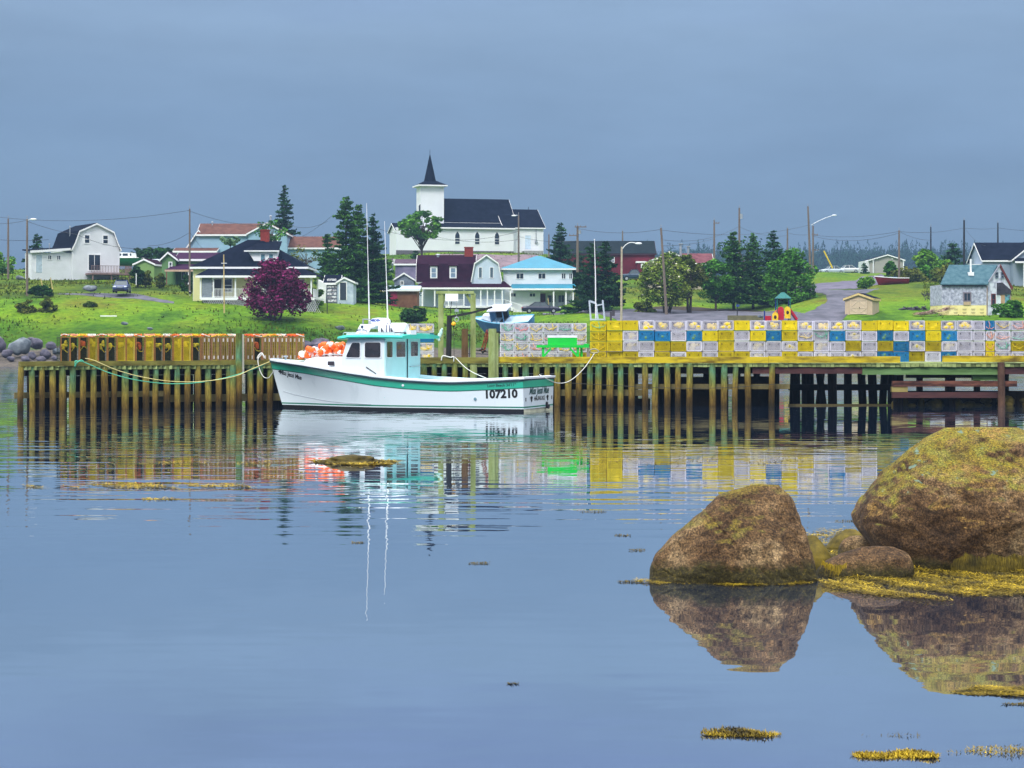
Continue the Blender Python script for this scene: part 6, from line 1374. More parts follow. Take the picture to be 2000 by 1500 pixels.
def squiggle(b, x0, x1, y, z0, amp, r, n=16, dy=0):
    ph = q6.uniform(0,6); b.tube([(x0+(x1-x0)*i/n, y+dy*math.sin(i*1.7+ph)*.5, z0+amp*math.sin(i/n*math.pi*q6.uniform(.9,1.1)+ph)+q6.uniform(-.02,.02)) for i in range(n+1)], r, 5)
TR_W, TR_D, TR_H = .655, 1.05, .425
def proto_trap(col, filler=None, swag=None, dims=None, thick=None, top=None, slats=False, hooks=True):
    W, Dp, H = dims or (TR_W, TR_D, TR_H)
    root = thing('lobster_trap', 'proto', 'lobster trap', (0,0,0), 0, 'lobster traps stacked on the wharf')
    t = thick or {'white': .0098, 'yellow': .017, 'blue': .016, 'olive': .013, 'dark': .010}[col]
    cage_mesh(W-.018, Dp, H-.022, .050, .050, t*1.18).build('cage', cage_m[col], root, recalc=False)
    b = MB(); b.box(-W/2+.03, W/2-.03, .22, .235, .02, H-.03); b.build('netting', net_m['yellow' if col == 'olive' else col], root)
    b = MB(); b.box(-W/2+.01, W/2-.01, .01, .05, -.008, .012); b.box(-W/2+.01, W/2-.01, .9, .94, -.008, .012); b.build('runner', black, root)
    if hooks:
        b = MB()
        for s in (-1, 1):
            b.tube([(s*W*.32,-.01,H*.72),(s*W*.26,-.02,H*.66),(s*W*.30,-.01,H*.58)], .011, 4)
        b.build('door_hook', black, root)
    if filler:
        b = MB(); c = Vector((W*.12, .052, H*.42))
        for i in range(6): b.ball(c+Vector((q6.uniform(-.2,.12), q6.uniform(-.01,.03), q6.uniform(-.09,.10))), q6.uniform(.09,.16), .06, q6.uniform(.06,.11), 8, 5)
        b.build('buoy', filler, root, smooth=True)
    if swag:
        b = MB(); x0 = -W*.45
        lo = q6.uniform(.12,.35); sk = q6.uniform(.7,1.3); hi = q6.uniform(.15,.5); b.tube([(x0+W*.9*(i/12)**sk, -.035, H*lo+H*(hi*(abs(i/6-1))**q6.choice([1.3,2]))+q6.uniform(-.03,.03)) for i in range(13)], .011, 5); 
        if q6.random() < .7: xx = q6.uniform(-.2,.2); b.tube([(xx,-.03,H*.2),(xx+.02,-.045,H*.5),(xx-.03,-.03,H*.92)], .013, 5)
        for i in range(3): squiggle(b, -W*q6.uniform(.1,.42), W*q6.uniform(.1,.42), q6.uniform(.03,.15), H*q6.uniform(.3,.65), q6.uniform(.04,.12), .012, 10, .06)
        b.build('rope', swag, root)
    if top:
        b = MB()
        for i in range(5):
            a = q6.uniform(0,6); cx, cy, rr = q6.uniform(-W*.3,W*.3), q6.uniform(.05,Dp*.8), q6.uniform(.05,.12)
            b.tube([(cx+rr*math.cos(a+k_*.6)*1.2, cy+rr*math.sin(a+k_*.6), H+.015+.05*abs(math.sin(k_*.8+i))) for k_ in range(10)], .012, 5)
        b.build('rope_coil', top, root)
    if slats:
        b = MB()
        for s in (-.36,-.12,.12,.36): b.box(W*s-.016, W*s+.016, -.03, -.006, 0, H)
        b.build('slats', mat('tan_slats', (.30,.20,.09), .85, .3, 3, col2=(.45,.34,.2)), root)
        b = MB()
        for z in (.08, H-.22):
            for s in (-.24, .24): b.box(W*s-.03, W*s+.03, -.045, -.028, z, z+.12)
        b.build('pads', mat('white_concrete_pad', (.40,.33,.26), .8), root)
    return root
used = set()
def put(proto, loc, label, rz=0, group=None):
    if proto.name in used: o = copy_tree(proto)
    else: o = proto; used.add(proto.name)
    o.location = loc; o.rotation_euler = (0,0,rz); o['label'] = label
    if group: o['group'] = group
    return o
ybag = mat('yellow_float', (.92,.70,.01), .5, .12, 5, col2=(.75,.52,.01)); 
PR = {}; pbag = mat('dull_yellow_float', (.45,.36,.05), .6, .2, 5); gbag = mat('blue_green_float', (.10,.22,.10), .6, .3, 5)
def pr(key, *a, **kw):
    if key not in PR: PR[key] = proto_trap(*a, **kw)
    return PR[key]
ROWS = ['YYWWWWWWYWWYWWWWYYYWYWW', 'YWBBWBYYWYBYWWBWWBWBYBW', 'YWWYYWWYWWWWYWWYWYBWYWW', 'YYWYWYWYYWWYWWWWWBBYWBW']
rn = ['top', 'second', 'third', 'bottom']; cn = {'Y': 'yellow', 'W': 'white', 'B': 'blue'}
SG = 'long four-high stack of lobster traps'; _cj = [q6.uniform(-.014,.014) for _ in range(30)]
for ri, row in enumerate(ROWS):
    for ci, c in enumerate(row):
        px = 1185+31.1*(ci+.5); D = 86.15+q6.uniform(-.03,.03); z = 1.865+(3-ri)*.437
        if ri == 0: p_ = pr(('top',c,ci%7), cn[c], filler=ybag if ci % 3 != 1 or c == 'W' else None, thick=.022 if c == 'Y' else .0082)
        else: p_ = pr(('low',c,ci%4,ri==1), {'Y':'olive' if ri > 1 or ci % 3 else 'yellow'}.get(c, cn[c]), filler={'W': pbag if ci % 2 else None, 'B': gbag, 'Y': None}[c], swag=None)
        if ri in (1,) and ci in (12, 13): p_ = pr(('rope',c,ci), 'white', swag=rope_cols['yellow' if ci == 12 else 'green'])
        put(p_, (PX(px,D)+q6.uniform(-.012,.012), D+q6.uniform(-.03,.03), z+_cj[ci]), '%s wire trap, %s row of long stack, %s column from its yellow end' % (cn[c], rn[ri], ordw(ci+1)), R(q6.uniform(-1.2,1.2)), SG)
# narrow column of end caps then roped traps at the right edge
for ri in range(4):
    put(pr(('nw',), 'white', dims=(.50,TR_D,TR_H)), (PX(1912.5,86.2), 86.2, 1.865+(3-ri)*.437), 'narrow white trap without rope, %s row, right end of long stack' % rn[ri], 0, SG)
    c = ['blue','white','yellow','yellow'][ri]; D = 86.2
    put(pr(('nar',c), c, dims=(.37,TR_D,TR_H), swag=rope_cols['pink']), (PX(1934,D), D, 1.865+(3-ri)*.437), 'narrow %s trap, %s row, left of the roped right edge traps' % (c, rn[ri]), 0, SG)
    for j, px in enumerate((1959, 1991, 2023, 2055)):
        col = 'olive' if (ri, j) in ((2,1),(1,3)) else 'white'; rc = ['yellow','pink','green','yellow'][(ri+j) % 4]
        put(pr(('rr',col,rc,j), col, swag=rope_cols[rc]), (PX(px,D), D+.02, 1.865+(3-ri)*.437), '%s trap with %s rope, %s row, %s roped column at right edge' % (col, rc if rc != 'pink' else 'salmon', rn[ri], ordw(j+1)), 0, 'roped traps at the right edge')
# roped white stack between the tall mooring post and the long stack
for ri in range(4):
    for ci in range(6):
        px = 990.5+28.3*ci; D = 87.15; rc = ['green','red','yellow','yellow','green','yellow'][(ci+ri*2) % 6] if ri == 0 else ['yellow','yellow','green','yellow','pink','yellow'][(ci+ri) % 6]; col = 'olive' if ci == 5 and ri == 3 else 'white'
        put(pr(('ra',rc,ci,ri%2,col), col, swag=rope_cols[rc], dims=(.61,TR_D,.415)), (PX(px,D), D, 1.83+(3-ri)*.418), '%s trap with %s rope, %s row, %s column right of tall mooring post' % (col, {'pink':'salmon'}.get(rc,rc), rn[ri], ordw(ci+1)), R(q6.uniform(-1,1)), 'roped traps beside the green table')
for ri in range(4):
    col = ['yellow','olive','olive','olive'][ri]; D = 86.35
    put(pr(('rc',col), col, swag=rope_cols['green' if ri == 0 else 'yellow'], filler=ybag if ri == 0 else None), (PX(1169,D), D, 1.855+(3-ri)*.43), '%s trap, %s row of the single column left of the long stack' % (col, rn[ri]), 0, 'roped traps beside the green table')
# spare traps behind the wheelhouse
for ri in range(4):
    for ci in range(2):
        col = [['white','white'],['yellow','blue'],['white','white'],['olive','white']][ri][ci]; D = 88.2
        put(pr(('sp',col,ri%2), col, filler=ybag if ri != 1 else None, dims=(.68,TR_D,.40), swag=rope_cols['yellow'] if ri % 2 == 0 else None), (PX(800+31*ci,D), D, 1.84+(3-ri)*.415), '%s trap, %s row of the short stack behind the wheelhouse, %s side' % (col, rn[ri], ['cabin','shore'][ci]), 0, 'short stack behind the wheelhouse')
# upright traps on the left wharf
LG = 'traps standing on end on the left wharf'
kinds = ['o','o','r','Y','o','o','Y','Y','r','Y','o','o','Y','Y','o']+['s']*4+['s','r','s','s','s','s','s']
ufill = mat('upright_yellow_bag', (.80,.62,.02), .6, .2, 5); rfill = mat('upright_orange_bag', (.70,.12,.02), .6, .2, 5)
orange_edge = mat('orange_frame', (.40,.18,.05), .7, .2, 4)
def upright(kind, v):
    W, Dp, H = .352, .62, .97
    root = thing('lobster_trap', 'proto', 'lobster trap', (0,0,0), 0, LG)
    if kind == 'Y': cage_mesh(W, Dp, H, .045, .045, .0105).build('cage', cage_m['olive'], root, recalc=False)
    elif kind == 's': cage_mesh(W, Dp, H, .06, .06, .009).build('cage', cage_m['olive'], root, recalc=False)
    else: cage_mesh(W, Dp, H, .06, .06, .008).build('cage', cage_m['dark'], root, recalc=False)
    b = MB()
    for x in (-W/2-.005, W/2-.018): b.box(x,x+.023,-.012,.015,0,H+.005)
    b.box(-W/2,W/2,-.012,.015,H-.02,H+.006); b.build('edge_frame', orange_edge if kind != 's' else mat('rusty_pink_frame', (.35,.16,.10)), root)
    b = MB(); b.box(-W/2+.02,W/2-.02,.2,.21,.02,H-.02); b.build('netting', net_m['dark'] if kind not in 'Ys' else mat('brown_net', (.04,.028,.006), .9, .4, 7, col2=(.22,.15,.012)), root)
    if kind != 's':
        b = MB(); z = H*(.66 if kind != 'Y' else .74)
        for i in range(4): b.ball((q6.uniform(-.08,.08), .08, z+q6.uniform(-.12,.10)), q6.uniform(.06,.11), .05, q6.uniform(.05,.11), 8, 5)
        b.build('bait_bag', rfill if kind == 'r' else ufill, root, smooth=True)
        if kind != 'Y': b = MB(); squiggle(b, -.12, .12, .06, H*.5, .12, .016, 8, .04); b.build('rope', rope_cols['yellow'], root)
    else:
        b = MB()
        for s in (-.34,-.06,.2,.44): b.box(W*s-.014,W*s+.014,-.035,-.013,0,H)
        b.build('slats', mat('tan_slats', (.30,.20,.09)), root)
        for z in (.06, H-.2):
            b = MB(); b.box(-W*.26,-W*.12,-.05,-.036,z,z+.14); b.box(W*.26,W*.40,-.05,-.036,z,z+.14); b.build('pads', mat('white_concrete_pad', (.55,.50,.45)), root)
    b = MB()
    for i in range(6):
        a = q6.uniform(0,6); cx, cy, rr = q6.uniform(-.1,.1), q6.uniform(.0,.5), q6.uniform(.05,.11)
        b.tube([(cx+rr*math.cos(a+k_*.6)*1.3, cy+rr*math.sin(a+k_*.6), H+.02+.10*abs(math.sin(k_*.8+i))) for k_ in range(10)], .013, 5)
    b.build('rope_coil', rope_cols[['orange','pink','yellow','white','orange','red'][v % 6]], root)
    b = MB(); squiggle(b, -.17, .17, .02, H+.06, .04, .018, 9, .1); b.build('rope_end', rope_cols[['white','yellow','orange','pink','red','green'][v % 6]], root)
    return root
UP = {}; px = 118.5; nk = {'o': 'dark meshed trap with yellow bag', 'r': 'dark meshed trap with orange bag', 'Y': 'yellow meshed trap', 's': 'slatted trap with pale pads'}; rr_ = 0
for i, kd in enumerate(kinds):
    if i == 19: px = 478
    v = i % (5 if kd == 's' else 4)
    if (kd, v) not in UP: UP[(kd, v)] = upright(kd, v)
    D = WD(px)+.32
    put(UP[(kd, v)], (PX(px+9, D), D, 1.925), '%s on end, %s from outer end of left wharf' % (nk[kd], ordw(i+1)), R(q6.uniform(-1.5,1.5))+math.atan2(5.2, 10.4-1.5)*.9, LG)
    px += 18.3 if i < 19 else 16.6

# ---------------------------------------------------------------- things on the wharf
def gantry():
    D = 87.0; r = thing('wooden_gantry', 'green stained timber gantry with crossbeam standing behind the moored boat', 'gantry', P(892,700,D)); z0 = PZ(700,D); X = lambda px: PX(px,D)-PX(892,D); zz = lambda y: PZ(y,D)-z0
    for px in (861, 924): b = MB(); b.box(X(px)-.11,X(px)+.11,-.11,.11,-.4 if px < 900 else -.6,zz(573)); b.build('post', wood_green, r)
    b = MB(); b.box(X(852),X(926),-.14,.14,zz(574),zz(568.5)); b.build('crossbeam', wood_green, r)
    for a, c in (((863,596),(870,575)),((922,594),(911,575))): b = MB(); b.bar((X(a[0]),0,zz(a[1])),(X(c[0]),0,zz(c[1])),.09,.12); b.build('brace', wood_green, r)
    D2 = D-.17; s = MB(); s.box(X(870),X(895),-.2,-.15,zz(588.5),zz(574)); o = s.build('signboard', mat('blank_white_board', (.85,.85,.87), .5, .03)); o.location = r.location; tag(o, 'blank white board hanging under the gantry crossbeam', 'signboard')
    h = thing('chain_hoist', 'small grey chain hoist hanging below the blank white board', 'hoist', r.location); b = MB(); b.tube([(X(892),0,zz(588)),(X(892),0,zz(604))],.012,5); b.build('chain', metal, h); b = MB(); b.box(X(888),X(896),-.08,.08,zz(609),zz(604)); b.box(X(889),X(890),-.02,.02,zz(613),zz(609)); b.box(X(894),X(895),-.02,.02,zz(613),zz(609)); b.build('hook_block', metal, h)
gantry()
def davit():
    D = 86.3; r = thing('wharf_davit', 'black steel davit with raised boom beside the gantry', 'davit', P(876,699,D)); z0 = PZ(699,D); X = lambda px: PX(px,D)-PX(876,D); zz = lambda y: PZ(y,D)-z0
    b = MB(); b.tube([(0,0,-.1),(X(878),0,zz(616))],[.12,.11],9); b.box(-.2,.2,-.2,.2,-.1,-.02); b.build('post', black, r)
    b = MB(); b.bar((X(879),0,zz(619)),(X(921),-.05,zz(611)),.09,.10); b.bar((X(921),-.05,zz(611)),(X(962),-.1,zz(600)),.07,.09); b.build('boom', black, r)
    b = MB(); b.tube([(X(879),0,zz(616)),(X(882),0,zz(589))],.015,5); b.build('stay_cable', black, r)
    f = thing('yellow_float', 'round yellow orange float hanging on a line from the davit', 'float', P(886,633,86.1)); b = MB(); b.ball((0,0,0),.1,.1,.085,12,8); b.ball((0,0,.03),.085,.085,.07,10,6); b.build('ball', mat('orange_yellow_float', (.85,.42,.01), .4), f, smooth=True); b = MB(); b.ball((0,0,-.09),.05,.05,.04); b.build('collar', black, f); b = MB(); b.tube([(0,0,-.1),(.02,0,PZ(695,86.1)-PZ(633,86.1))],.012,5); b.tube([(0,0,.05),(-.05,.1,.3)],.012,5); b.build('line', mat('dark_line', (.05,.05,.04)), f)
    t = thing('shackle_tackle', 'grey shackle hanging from the davit boom', 'shackle', P(892,620,86.25)); b = MB(); b.tube([(.08*math.cos(a),0,-.08+.1*math.sin(a)) for a in [i*.628 for i in range(11)]],.02,5); b.tube([(0,0,.02),(0,0,.12)],.015,5); b.build('shackle', metal, t)
davit()
def anchor_chain():
    r = thing('rusty_chain', 'rust red chain hanging from the blue boat down to the wharf', 'chain', P(945,690,88.5)); z0 = PZ(690,88.5); X = lambda px: PX(px,88.5)-PX(945,88.5); zz = lambda y: PZ(y,88.5)-z0
    for (a, c, ph) in (((951,646),(941,682),0),((953,652),(946,684),1)):
        b = MB()
        for i in range(13):
            t = i/12; x = X(a[0])+(X(c[0])-X(a[0]))*t; z = zz(a[1])+(zz(c[1])-zz(a[1]))*t; q = .035
            b.tube([(x+q*math.cos(u)*(1 if (i+ph)%2 else .4), q*math.sin(u)*(0 if (i+ph)%2 else 1), z+.055*math.sin(u)) for u in [k_*.785 for k_ in range(9)]],.014,4)
        b.build('chain', mat('rust_red', (.28,.05,.03), .8, .3, 6), r)
    b = MB()
    for x, z in ((938,684),(942,682),(947,685),(943,688)): b.ball((X(x),0,zz(z)),.06,.05,.05,7,5)
    b.bar((X(930),0,zz(684)),(X(955),0,zz(688)),.04); b.build('shackles', black, r)
anchor_chain()
def rail_posts():
    r = thing('pipe_railing', 'thin dark pipe railing behind the brown mooring post', 'railing', P(935,697,88)); z0 = PZ(697,88); X = lambda px: PX(px,88)-PX(935,88); zz = lambda y: PZ(y,88)-z0
    b = MB()
    for px in (917, 955): b.tube([(X(px),0,0),(X(px),0,zz(654))],.02,5)
    b.tube([(X(912),0,zz(690)),(X(962),0,zz(692))],.02,5); b.tube([(X(912),0,zz(654)),(X(918),0,zz(654))],.02,5); b.build('pipes', mat('dark_pipe', (.03,.04,.06)), r)
rail_posts()
def green_table():
    D = 85.45; r = thing('green_bait_table', 'bright green wooden table with green box standing before the roped traps', 'table', P(1104,697.5,D)); z0 = PZ(697.5,D); X = lambda px: PX(px,D)-PX(1104,D); zz = lambda y: PZ(y,D)-z0
    gr = mat('bright_green_paint', (.01,.50,.05), .5, .06, 3)
    b = MB(); b.box(X(1048),X(1150),-.1,.55,zz(679),zz(674)); b.box(X(1141),X(1151),-.1,.55,zz(674)+.002,zz(671.5)); b.build('table_top', gr, r)
    for px in (1061, 1129): 
        for y in (.0,.48): b = MB(); b.box(X(px)-.05,X(px)+.05,y-.05,y+.05,0,zz(679)-.002); b.build('leg', gr, r)
    for a, c in (((1062,696),(1076,680)),((1128,696),(1113,680))): b = MB(); b.bar((X(a[0]),-.06,zz(a[1])),(X(c[0]),-.06,zz(c[1])),.07,.08); b.build('brace', gr, r)
    for px in (1136,): b = MB(); b.box(X(px)-.05,X(px)+.05,.1,.2,0,zz(679)-.002); b.build('leg', gr, r)
    x = thing('green_box', 'bright green box with white lid on the green table', 'box', P(1098,674,D)); b = MB(); b.box(PX(1070,D)-PX(1098,D),PX(1127,D)-PX(1098,D),-.02,.45,.003,M(14.5,D)); b.build('case', mat('bright_green_plastic', (.01,.52,.05), .45, .05), x); b = MB(); b.box(PX(1070,D)-PX(1098,D)-.01,PX(1127,D)-PX(1098,D)+.01,-.03,.46,M(14.5,D)+.002,M(19,D)); b.build('lid', mat('white_plastic', (.8,.82,.85), .4), x)
green_table()
def misc_frame():
    D = 200; r = thing('aluminium_frame', 'pale aluminium launching frame standing behind the stacked traps', 'frame', P(1166,627,D)); z0 = PZ(627,D); X = lambda px: PX(px,D)-PX(1166,D); zz = lambda y: PZ(y,D)-z0; al = mat('pale_aluminium', (.55,.62,.68), .4, .1, 3, metal=.3)
    for a, c in (((1154,626),(1151,587)),((1168,626),(1164,592)),((1181,626),(1177,586))): b = MB(); b.bar((X(a[0]),0,zz(a[1])),(X(c[0]),0,zz(c[1])),.16); b.build('upright', al, r)
    b = MB(); b.bar((X(1163),0,zz(597)),(X(1178),0,zz(594)),.12); b.bar((X(1154),-.1,zz(624)),(X(1181),-.1,zz(624)),.14); b.bar((X(1151),.1,zz(588)),(X(1164),.1,zz(592)),.2); b.build('crossbars', al, r)
    D = 198; f = thing('flagpole', 'tall thin white flagpole in front of the broad dark spruce', 'flagpole', P(1163,612,D)); z = PZ(468,D)-PZ(612,D); b = MB(); b.tube([(.04,0,-.5),(0,0,z*.5),(-.1,0,z)],[.07,.055,.03],7); b.build('pole', trimw, f); b = MB(); b.ball((-.1,0,z),.06); b.build('finial', trimw, f)
    D = 208; f = thing('black_post_box', 'small dark meter post on the grass left of the street lamp', 'post', P(1195,623,D)); b = MB(); b.box(-.2,.0,-.1,.1,-.2,.75); b.box(.02,.3,-.1,.1,.3,.95); b.build('cabinet', mat('dark_grey_box', (.06,.05,.06)), f)
misc_frame()
def bundle():
    D = 85.5; r = thing('plastic_bundle', 'crumpled white green plastic wrap tied to the gantry post', 'bundle', P(859,655,D+1.2)); b = MB()
    for x, z, a, c in ((0,.0,.09,.12),(.06,.13,.08,.13),(-.07,-.12,.10,.08),(.1,.24,.05,.08),(-.02,-.2,.06,.06)): b.ball((x,-.2,z),a,.07,c,7,5)
    b.build('wrap', mat('pale_plastic', (.50,.72,.68), .4, .2, 8), r)
bundle()
def rope_line(label, pts, r, m, name='mooring_line'):
    pts = [Vector(p) for p in pts]; A = pts[0].copy(); b = MB(); b.tube([p-A for p in pts], r, 6); o = b.build(name, m, loc=A, smooth=True); tag(o, label, 'rope', 'mooring lines'); return o
def sag(a, c, s, n=24, skew=1): return [Vector(a)+(Vector(c)-Vector(a))*t-Vector((0,0,s*4*t**skew*(1-t))) for t in [i/n for i in range(n+1)]]
# ---------------------------------------------------------------- the moored fishing boat
ANG = R(19); BL = 11.59; HB = 2.0
hx, hy = -math.cos(ANG), math.sin(ANG)
S0 = Vector((.392+HB*math.sin(ANG), 78.4+HB*math.cos(ANG), 0))
def ip(x, xs, ys): return float(np.interp(x, xs, ys))
ZS = ([0,1.3,2.9,3.6,5.07,6.28,7.93,9.58,10.8,BL],[1.31,1.23,1.165,1.17,1.24,1.345,1.575,1.79,1.90,1.95])
BT = ([0,.1,.3,.5,.62,.72,.8,.87,.93,.97,1],[1.93,1.98,2.02,2.0,1.92,1.74,1.46,1.10,.70,.38,.035])
BW = ([0,.1,.3,.5,.6,.7,.8,.9,.97,1],[1.80,1.84,1.86,1.78,1.62,1.30,.85,.38,.10,.01])
def stem(z): return 11.0+.59*max(0,min(1,z/1.95))**.9 - (.55*(-z) if z < 0 else 0)
def half(u, z):
    zt = ip(u*BL, *ZS); t = max(0, min(1, (z+.05)/(zt+.05))); p = 1+ip(u,[0,.5,.8,1],[.0,.15,.8,1.1])
    b = ip(u,*BW)+(ip(u,*BT)-ip(u,*BW))*t**p
    if z < -.05: b *= 1-.5*min(1,(-z-.05)/.5)
    # slight knuckle towards the bow
    return b
def hp(u, z, side=1, out=0): return Vector((u*stem(z), side*(half(u, z)+out), z))
def boat():
    root = thing('fishing_boat', 'white lobster boat with green sheer stripe moored along the wharf', 'fishing boat', S0, R(180)-ANG)
    hw_ = mat('white_gelcoat', (.60,.70,.74), .25, .03, 1.0, col2=(.76,.85,.89), spec=.6, thresh=(.22,.42), aniso=(1.6,1.6,.35), detail=7); gr = mat('sea_green_gelcoat', (.015,.42,.27), .28, .05, 1.5, spec=.6); bk = mat('black_boot_paint', (.008,.008,.01), .35, .2, 2); rubr = mat('dark_rub_rail', (.008,.035,.05), .5, .2, 3); rail = mat('white_cap_rail', (.82,.85,.88), .35, .03, 2)
    tl = mat('pale_turquoise_gelcoat', (.50,.76,.78), .3, .04, 1.5)
    NU = 46; us = [1-(1-i/NU)**1.25 for i in range(NU+1)]; us = [i/NU for i in range(NU+1)]
    def strip(name, zf, m, parent=root, out=0, smooth=True, sides=(1,-1), transom=None):
        b = MB()
        for sd in sides:
            o = len(b.v); k_ = None
            for u in us:
                zs = zf(u); k_ = len(zs)
                for z in zs: b.v.append(tuple(hp(u, z, sd, out)))
            fs = [(o+i*k_+j, o+(i+1)*k_+j, o+(i+1)*k_+j+1, o+i*k_+j+1) for i in range(NU) for j in range(k_-1)]
            if sd < 0: fs = [f[::-1] for f in fs]
            b.f += fs; b.m += [0]*len(fs)
        if transom:
            zs = zf(0); o = len(b.v)
            for z in zs:
                for y in np.linspace(-1, 1, 9): b.v.append((-.05*(1-y*y)-out, y*(half(0, z)+out), z))
            fs = [(o+j*9+i, o+j*9+i+1, o+(j+1)*9+i+1, o+(j+1)*9+i) for j in range(len(zs)-1) for i in range(8)]; b.f += fs; b.m += [0]*len(fs)
        return b.build(name, m, parent, smooth=False)
    zt = lambda u: ip(u*BL, *ZS)
    lin = lambda a, c, n: [a+(c-a)*i/n for i in range(n+1)]
    h = strip('hull', lambda u: lin(.22, zt(u)-.36, 12), hw_, transom=1); h.data.polygons.foreach_set('use_smooth', [True]*len(h.data.polygons)); m_ = h.modifiers.new('edge','EDGE_SPLIT'); m_.split_angle = R(40)
    strip('lower_hull', lambda u: [.125,.165], hw_, transom=1); strip('pin_stripe', lambda u: [.165,.22], mat('green_pin_stripe', (.01,.20,.12), .3), transom=1)
    strip('boot_top', lambda u: lin(-.45,.125,4), bk)
    b = MB(); b.v = []; 
    zs = lin(-.45,.125,4)
    for z in zs:
        for y in (-1,1): b.v.append((-.0, y*half(0,z), z))
    b.f = [(2*i,2*i+1,2*i+3,2*i+2) for i in range(4)]; b.m = [0]*4; b.build('stained_transom_base', mat('stained_gelcoat', (.62,.60,.42), .5, .15, 3), root)
    strip('sheer_stripe', lambda u: lin(zt(u)-.355, zt(u)-.09, 3), gr, transom=1)
    strip('stripe_edge', lambda u: [zt(u)-.385, zt(u)-.352], mat('dark_green_line', (.005,.09,.07), .4), out=.004, transom=1)
    # rub rail and cap rail
    def edge(name, dz, r_, m, out=.02, inner=0):
        b = MB(); pts = [hp(u, zt(u)+dz, 1, out) for u in us]+[hp(u, zt(u)+dz, -1, out) for u in us[::-1]]; b.tube([pts[-1]]+pts, r_, 8); return b.build(name, m, root, smooth=True)
    edge('rub_rail', -.055, .05, rubr, .015)
    # washboard / deck rim
    b = MB(); 
    for sd in (1,-1):
        o = len(b.v)
        for u in us:
            a = hp(u, zt(u), sd, .035); c = hp(u, zt(u), sd, -.0); wd = min(.30, abs(c.y)); i_ = Vector((c.x, sd*(abs(c.y)-wd), c.z+.01))
            b.v += [tuple(a+Vector((0,0,-.03))), tuple(a+Vector((0,0,.04))), tuple(i_+Vector((0,0,.05))), tuple(i_+Vector((0,0,-.08)))]
        fs = [(o+i*4+j, o+(i+1)*4+j, o+(i+1)*4+j+1, o+i*4+j+1) for i in range(NU) for j in range(3)]; b.f += fs; b.m += [0]*len(fs)
    zz0 = zt(0); b.box(-.07, .28, -1.95, 1.95, zz0-.03, zz0+.045); b.build('cap_rail', rail, root)
    # inner cockpit
    b = MB()
    for sd in (1,-1):
        for i in range(0, 26):
            u0, u1 = us[i], us[i+1]; a = hp(u0, zt(u0), sd, -.29); c = hp(u1, zt(u1), sd, -.29); b.add([(a.x,a.y,.5),(c.x,c.y,.5),(c.x,c.y,c.z),(a.x,a.y,a.z)], [(0,1,2,3)])
    b.add([(.25,-1.7,.5),(.25,1.7,.5),(.25,1.7,zz0),(.25,-1.7,zz0)], [(0,1,2,3)]); b.build('cockpit_side', tl, root)
    b = MB(); b.box(.1,5.9,-1.75,1.75,.42,.5); b.build('cockpit_floor', tl, root)
    # foredeck
    b = MB(); o = 0
    fu = [u for u in us if u > .55]
    for u in fu: w_ = ip(u,*BT)-.05; b.v += [(u*BL*.985, w_, zt(u)-.01), (u*BL*.985, 0, zt(u)+.06*w_), (u*BL*.985, -w_, zt(u)-.01)]
    b.f = [(i*3+j,(i+1)*3+j,(i+1)*3+j+1,i*3+j+1) for i in range(len(fu)-1) for j in range(2)]; b.m = [0]*len(b.f); b.build('foredeck', tl, root)
    # trunk cabin (raised foredeck)
    st = [(7.3,2.10,1.72),(8.0,2.09,1.60),(8.8,2.07,1.32),(9.4,2.04,.98),(9.75,1.99,.62),(9.9,1.90,.40)]
    b = MB()
    for x, z, w_ in st: zb = ip(x,*ZS)-.02; w0 = w_+.10; b.v += [(x,w0,zb),(x,w_,z-.06),(x,w_-.10,z),(x,0,z+.05),(x,-w_+.10,z),(x,-w_,z-.06),(x,-w0,zb)]
    b.f = [(i*7+j,(i+1)*7+j,(i+1)*7+j+1,i*7+j+1) for i in range(len(st)-1) for j in range(6)]+[tuple(range((len(st)-1)*7, len(st)*7))]; b.m = [0]*len(b.f)
    tk = b.build('trunk_cabin', rail, root)
    tz = mat('tinted_boat_glass', (.006,.006,.012), .06, .5, 1.6, col2=(.05,.035,.04), spec=.8)
    b = MB(); b.add([(7.98,1.675,1.76),(8.28,1.615,1.77),(8.28,1.60,1.93),(7.98,1.66,1.93),(7.98,1.64,1.76),(8.28,1.58,1.77),(8.28,1.565,1.93),(7.98,1.62,1.93)], [(0,1,2,3),(7,6,5,4),(0,4,5,1),(1,5,6,2),(2,6,7,3),(3,7,4,0)]); 
    for v in range(len(b.v)): x, y, z = b.v[v]; b.v[v] = (x, y+.065, z)
    b.build('side_port', tz, tk)
    b = MB(); b.tube([(7.45,1.5,2.14),(7.5,1.5,2.2),(8.6,1.2,2.2),(8.65,1.2,2.12)], .018, 6); b.build('grab_rail', metal, tk)
    # wheelhouse
    WY = 1.84; zb, ztop = 1.2, 2.84; x0, xf, xt = 5.74, 7.62, 7.36
    b = MB()
    def wall(pts, t=Vector((0,-.05,0))):
        p = [Vector(q) for q in pts]; n = len(p); b.add(p+[q+t for q in p], [tuple(range(n)), tuple(range(n,2*n))[::-1]]+[(i,(i+1)%n,(i+1)%n+n,i+n) for i in range(n)])
    wall([(x0,WY,zb-.1),(xf+.05,WY*.97,ip(7.6,*ZS)),(xf,WY*.96,2.08),(xt,WY*.96,ztop),(x0,WY,ztop)]); wall([(x0,-WY,zb-.1),(xf+.05,-WY*.97,ip(7.6,*ZS)),(xf,-WY*.96,2.08),(xt,-WY*.96,ztop),(x0,-WY,ztop)], Vector((0,.05,0)))
    wall([(xf,-WY*.96,1.6),(xf,WY*.96,1.6),(xf,WY*.96,2.08),(xt,WY*.96,ztop),(xt,-WY*.96,ztop),(xf,-WY*.96,2.08)], Vector((-.05,0,0)))
    wh = b.build('wheelhouse', hw_, root)
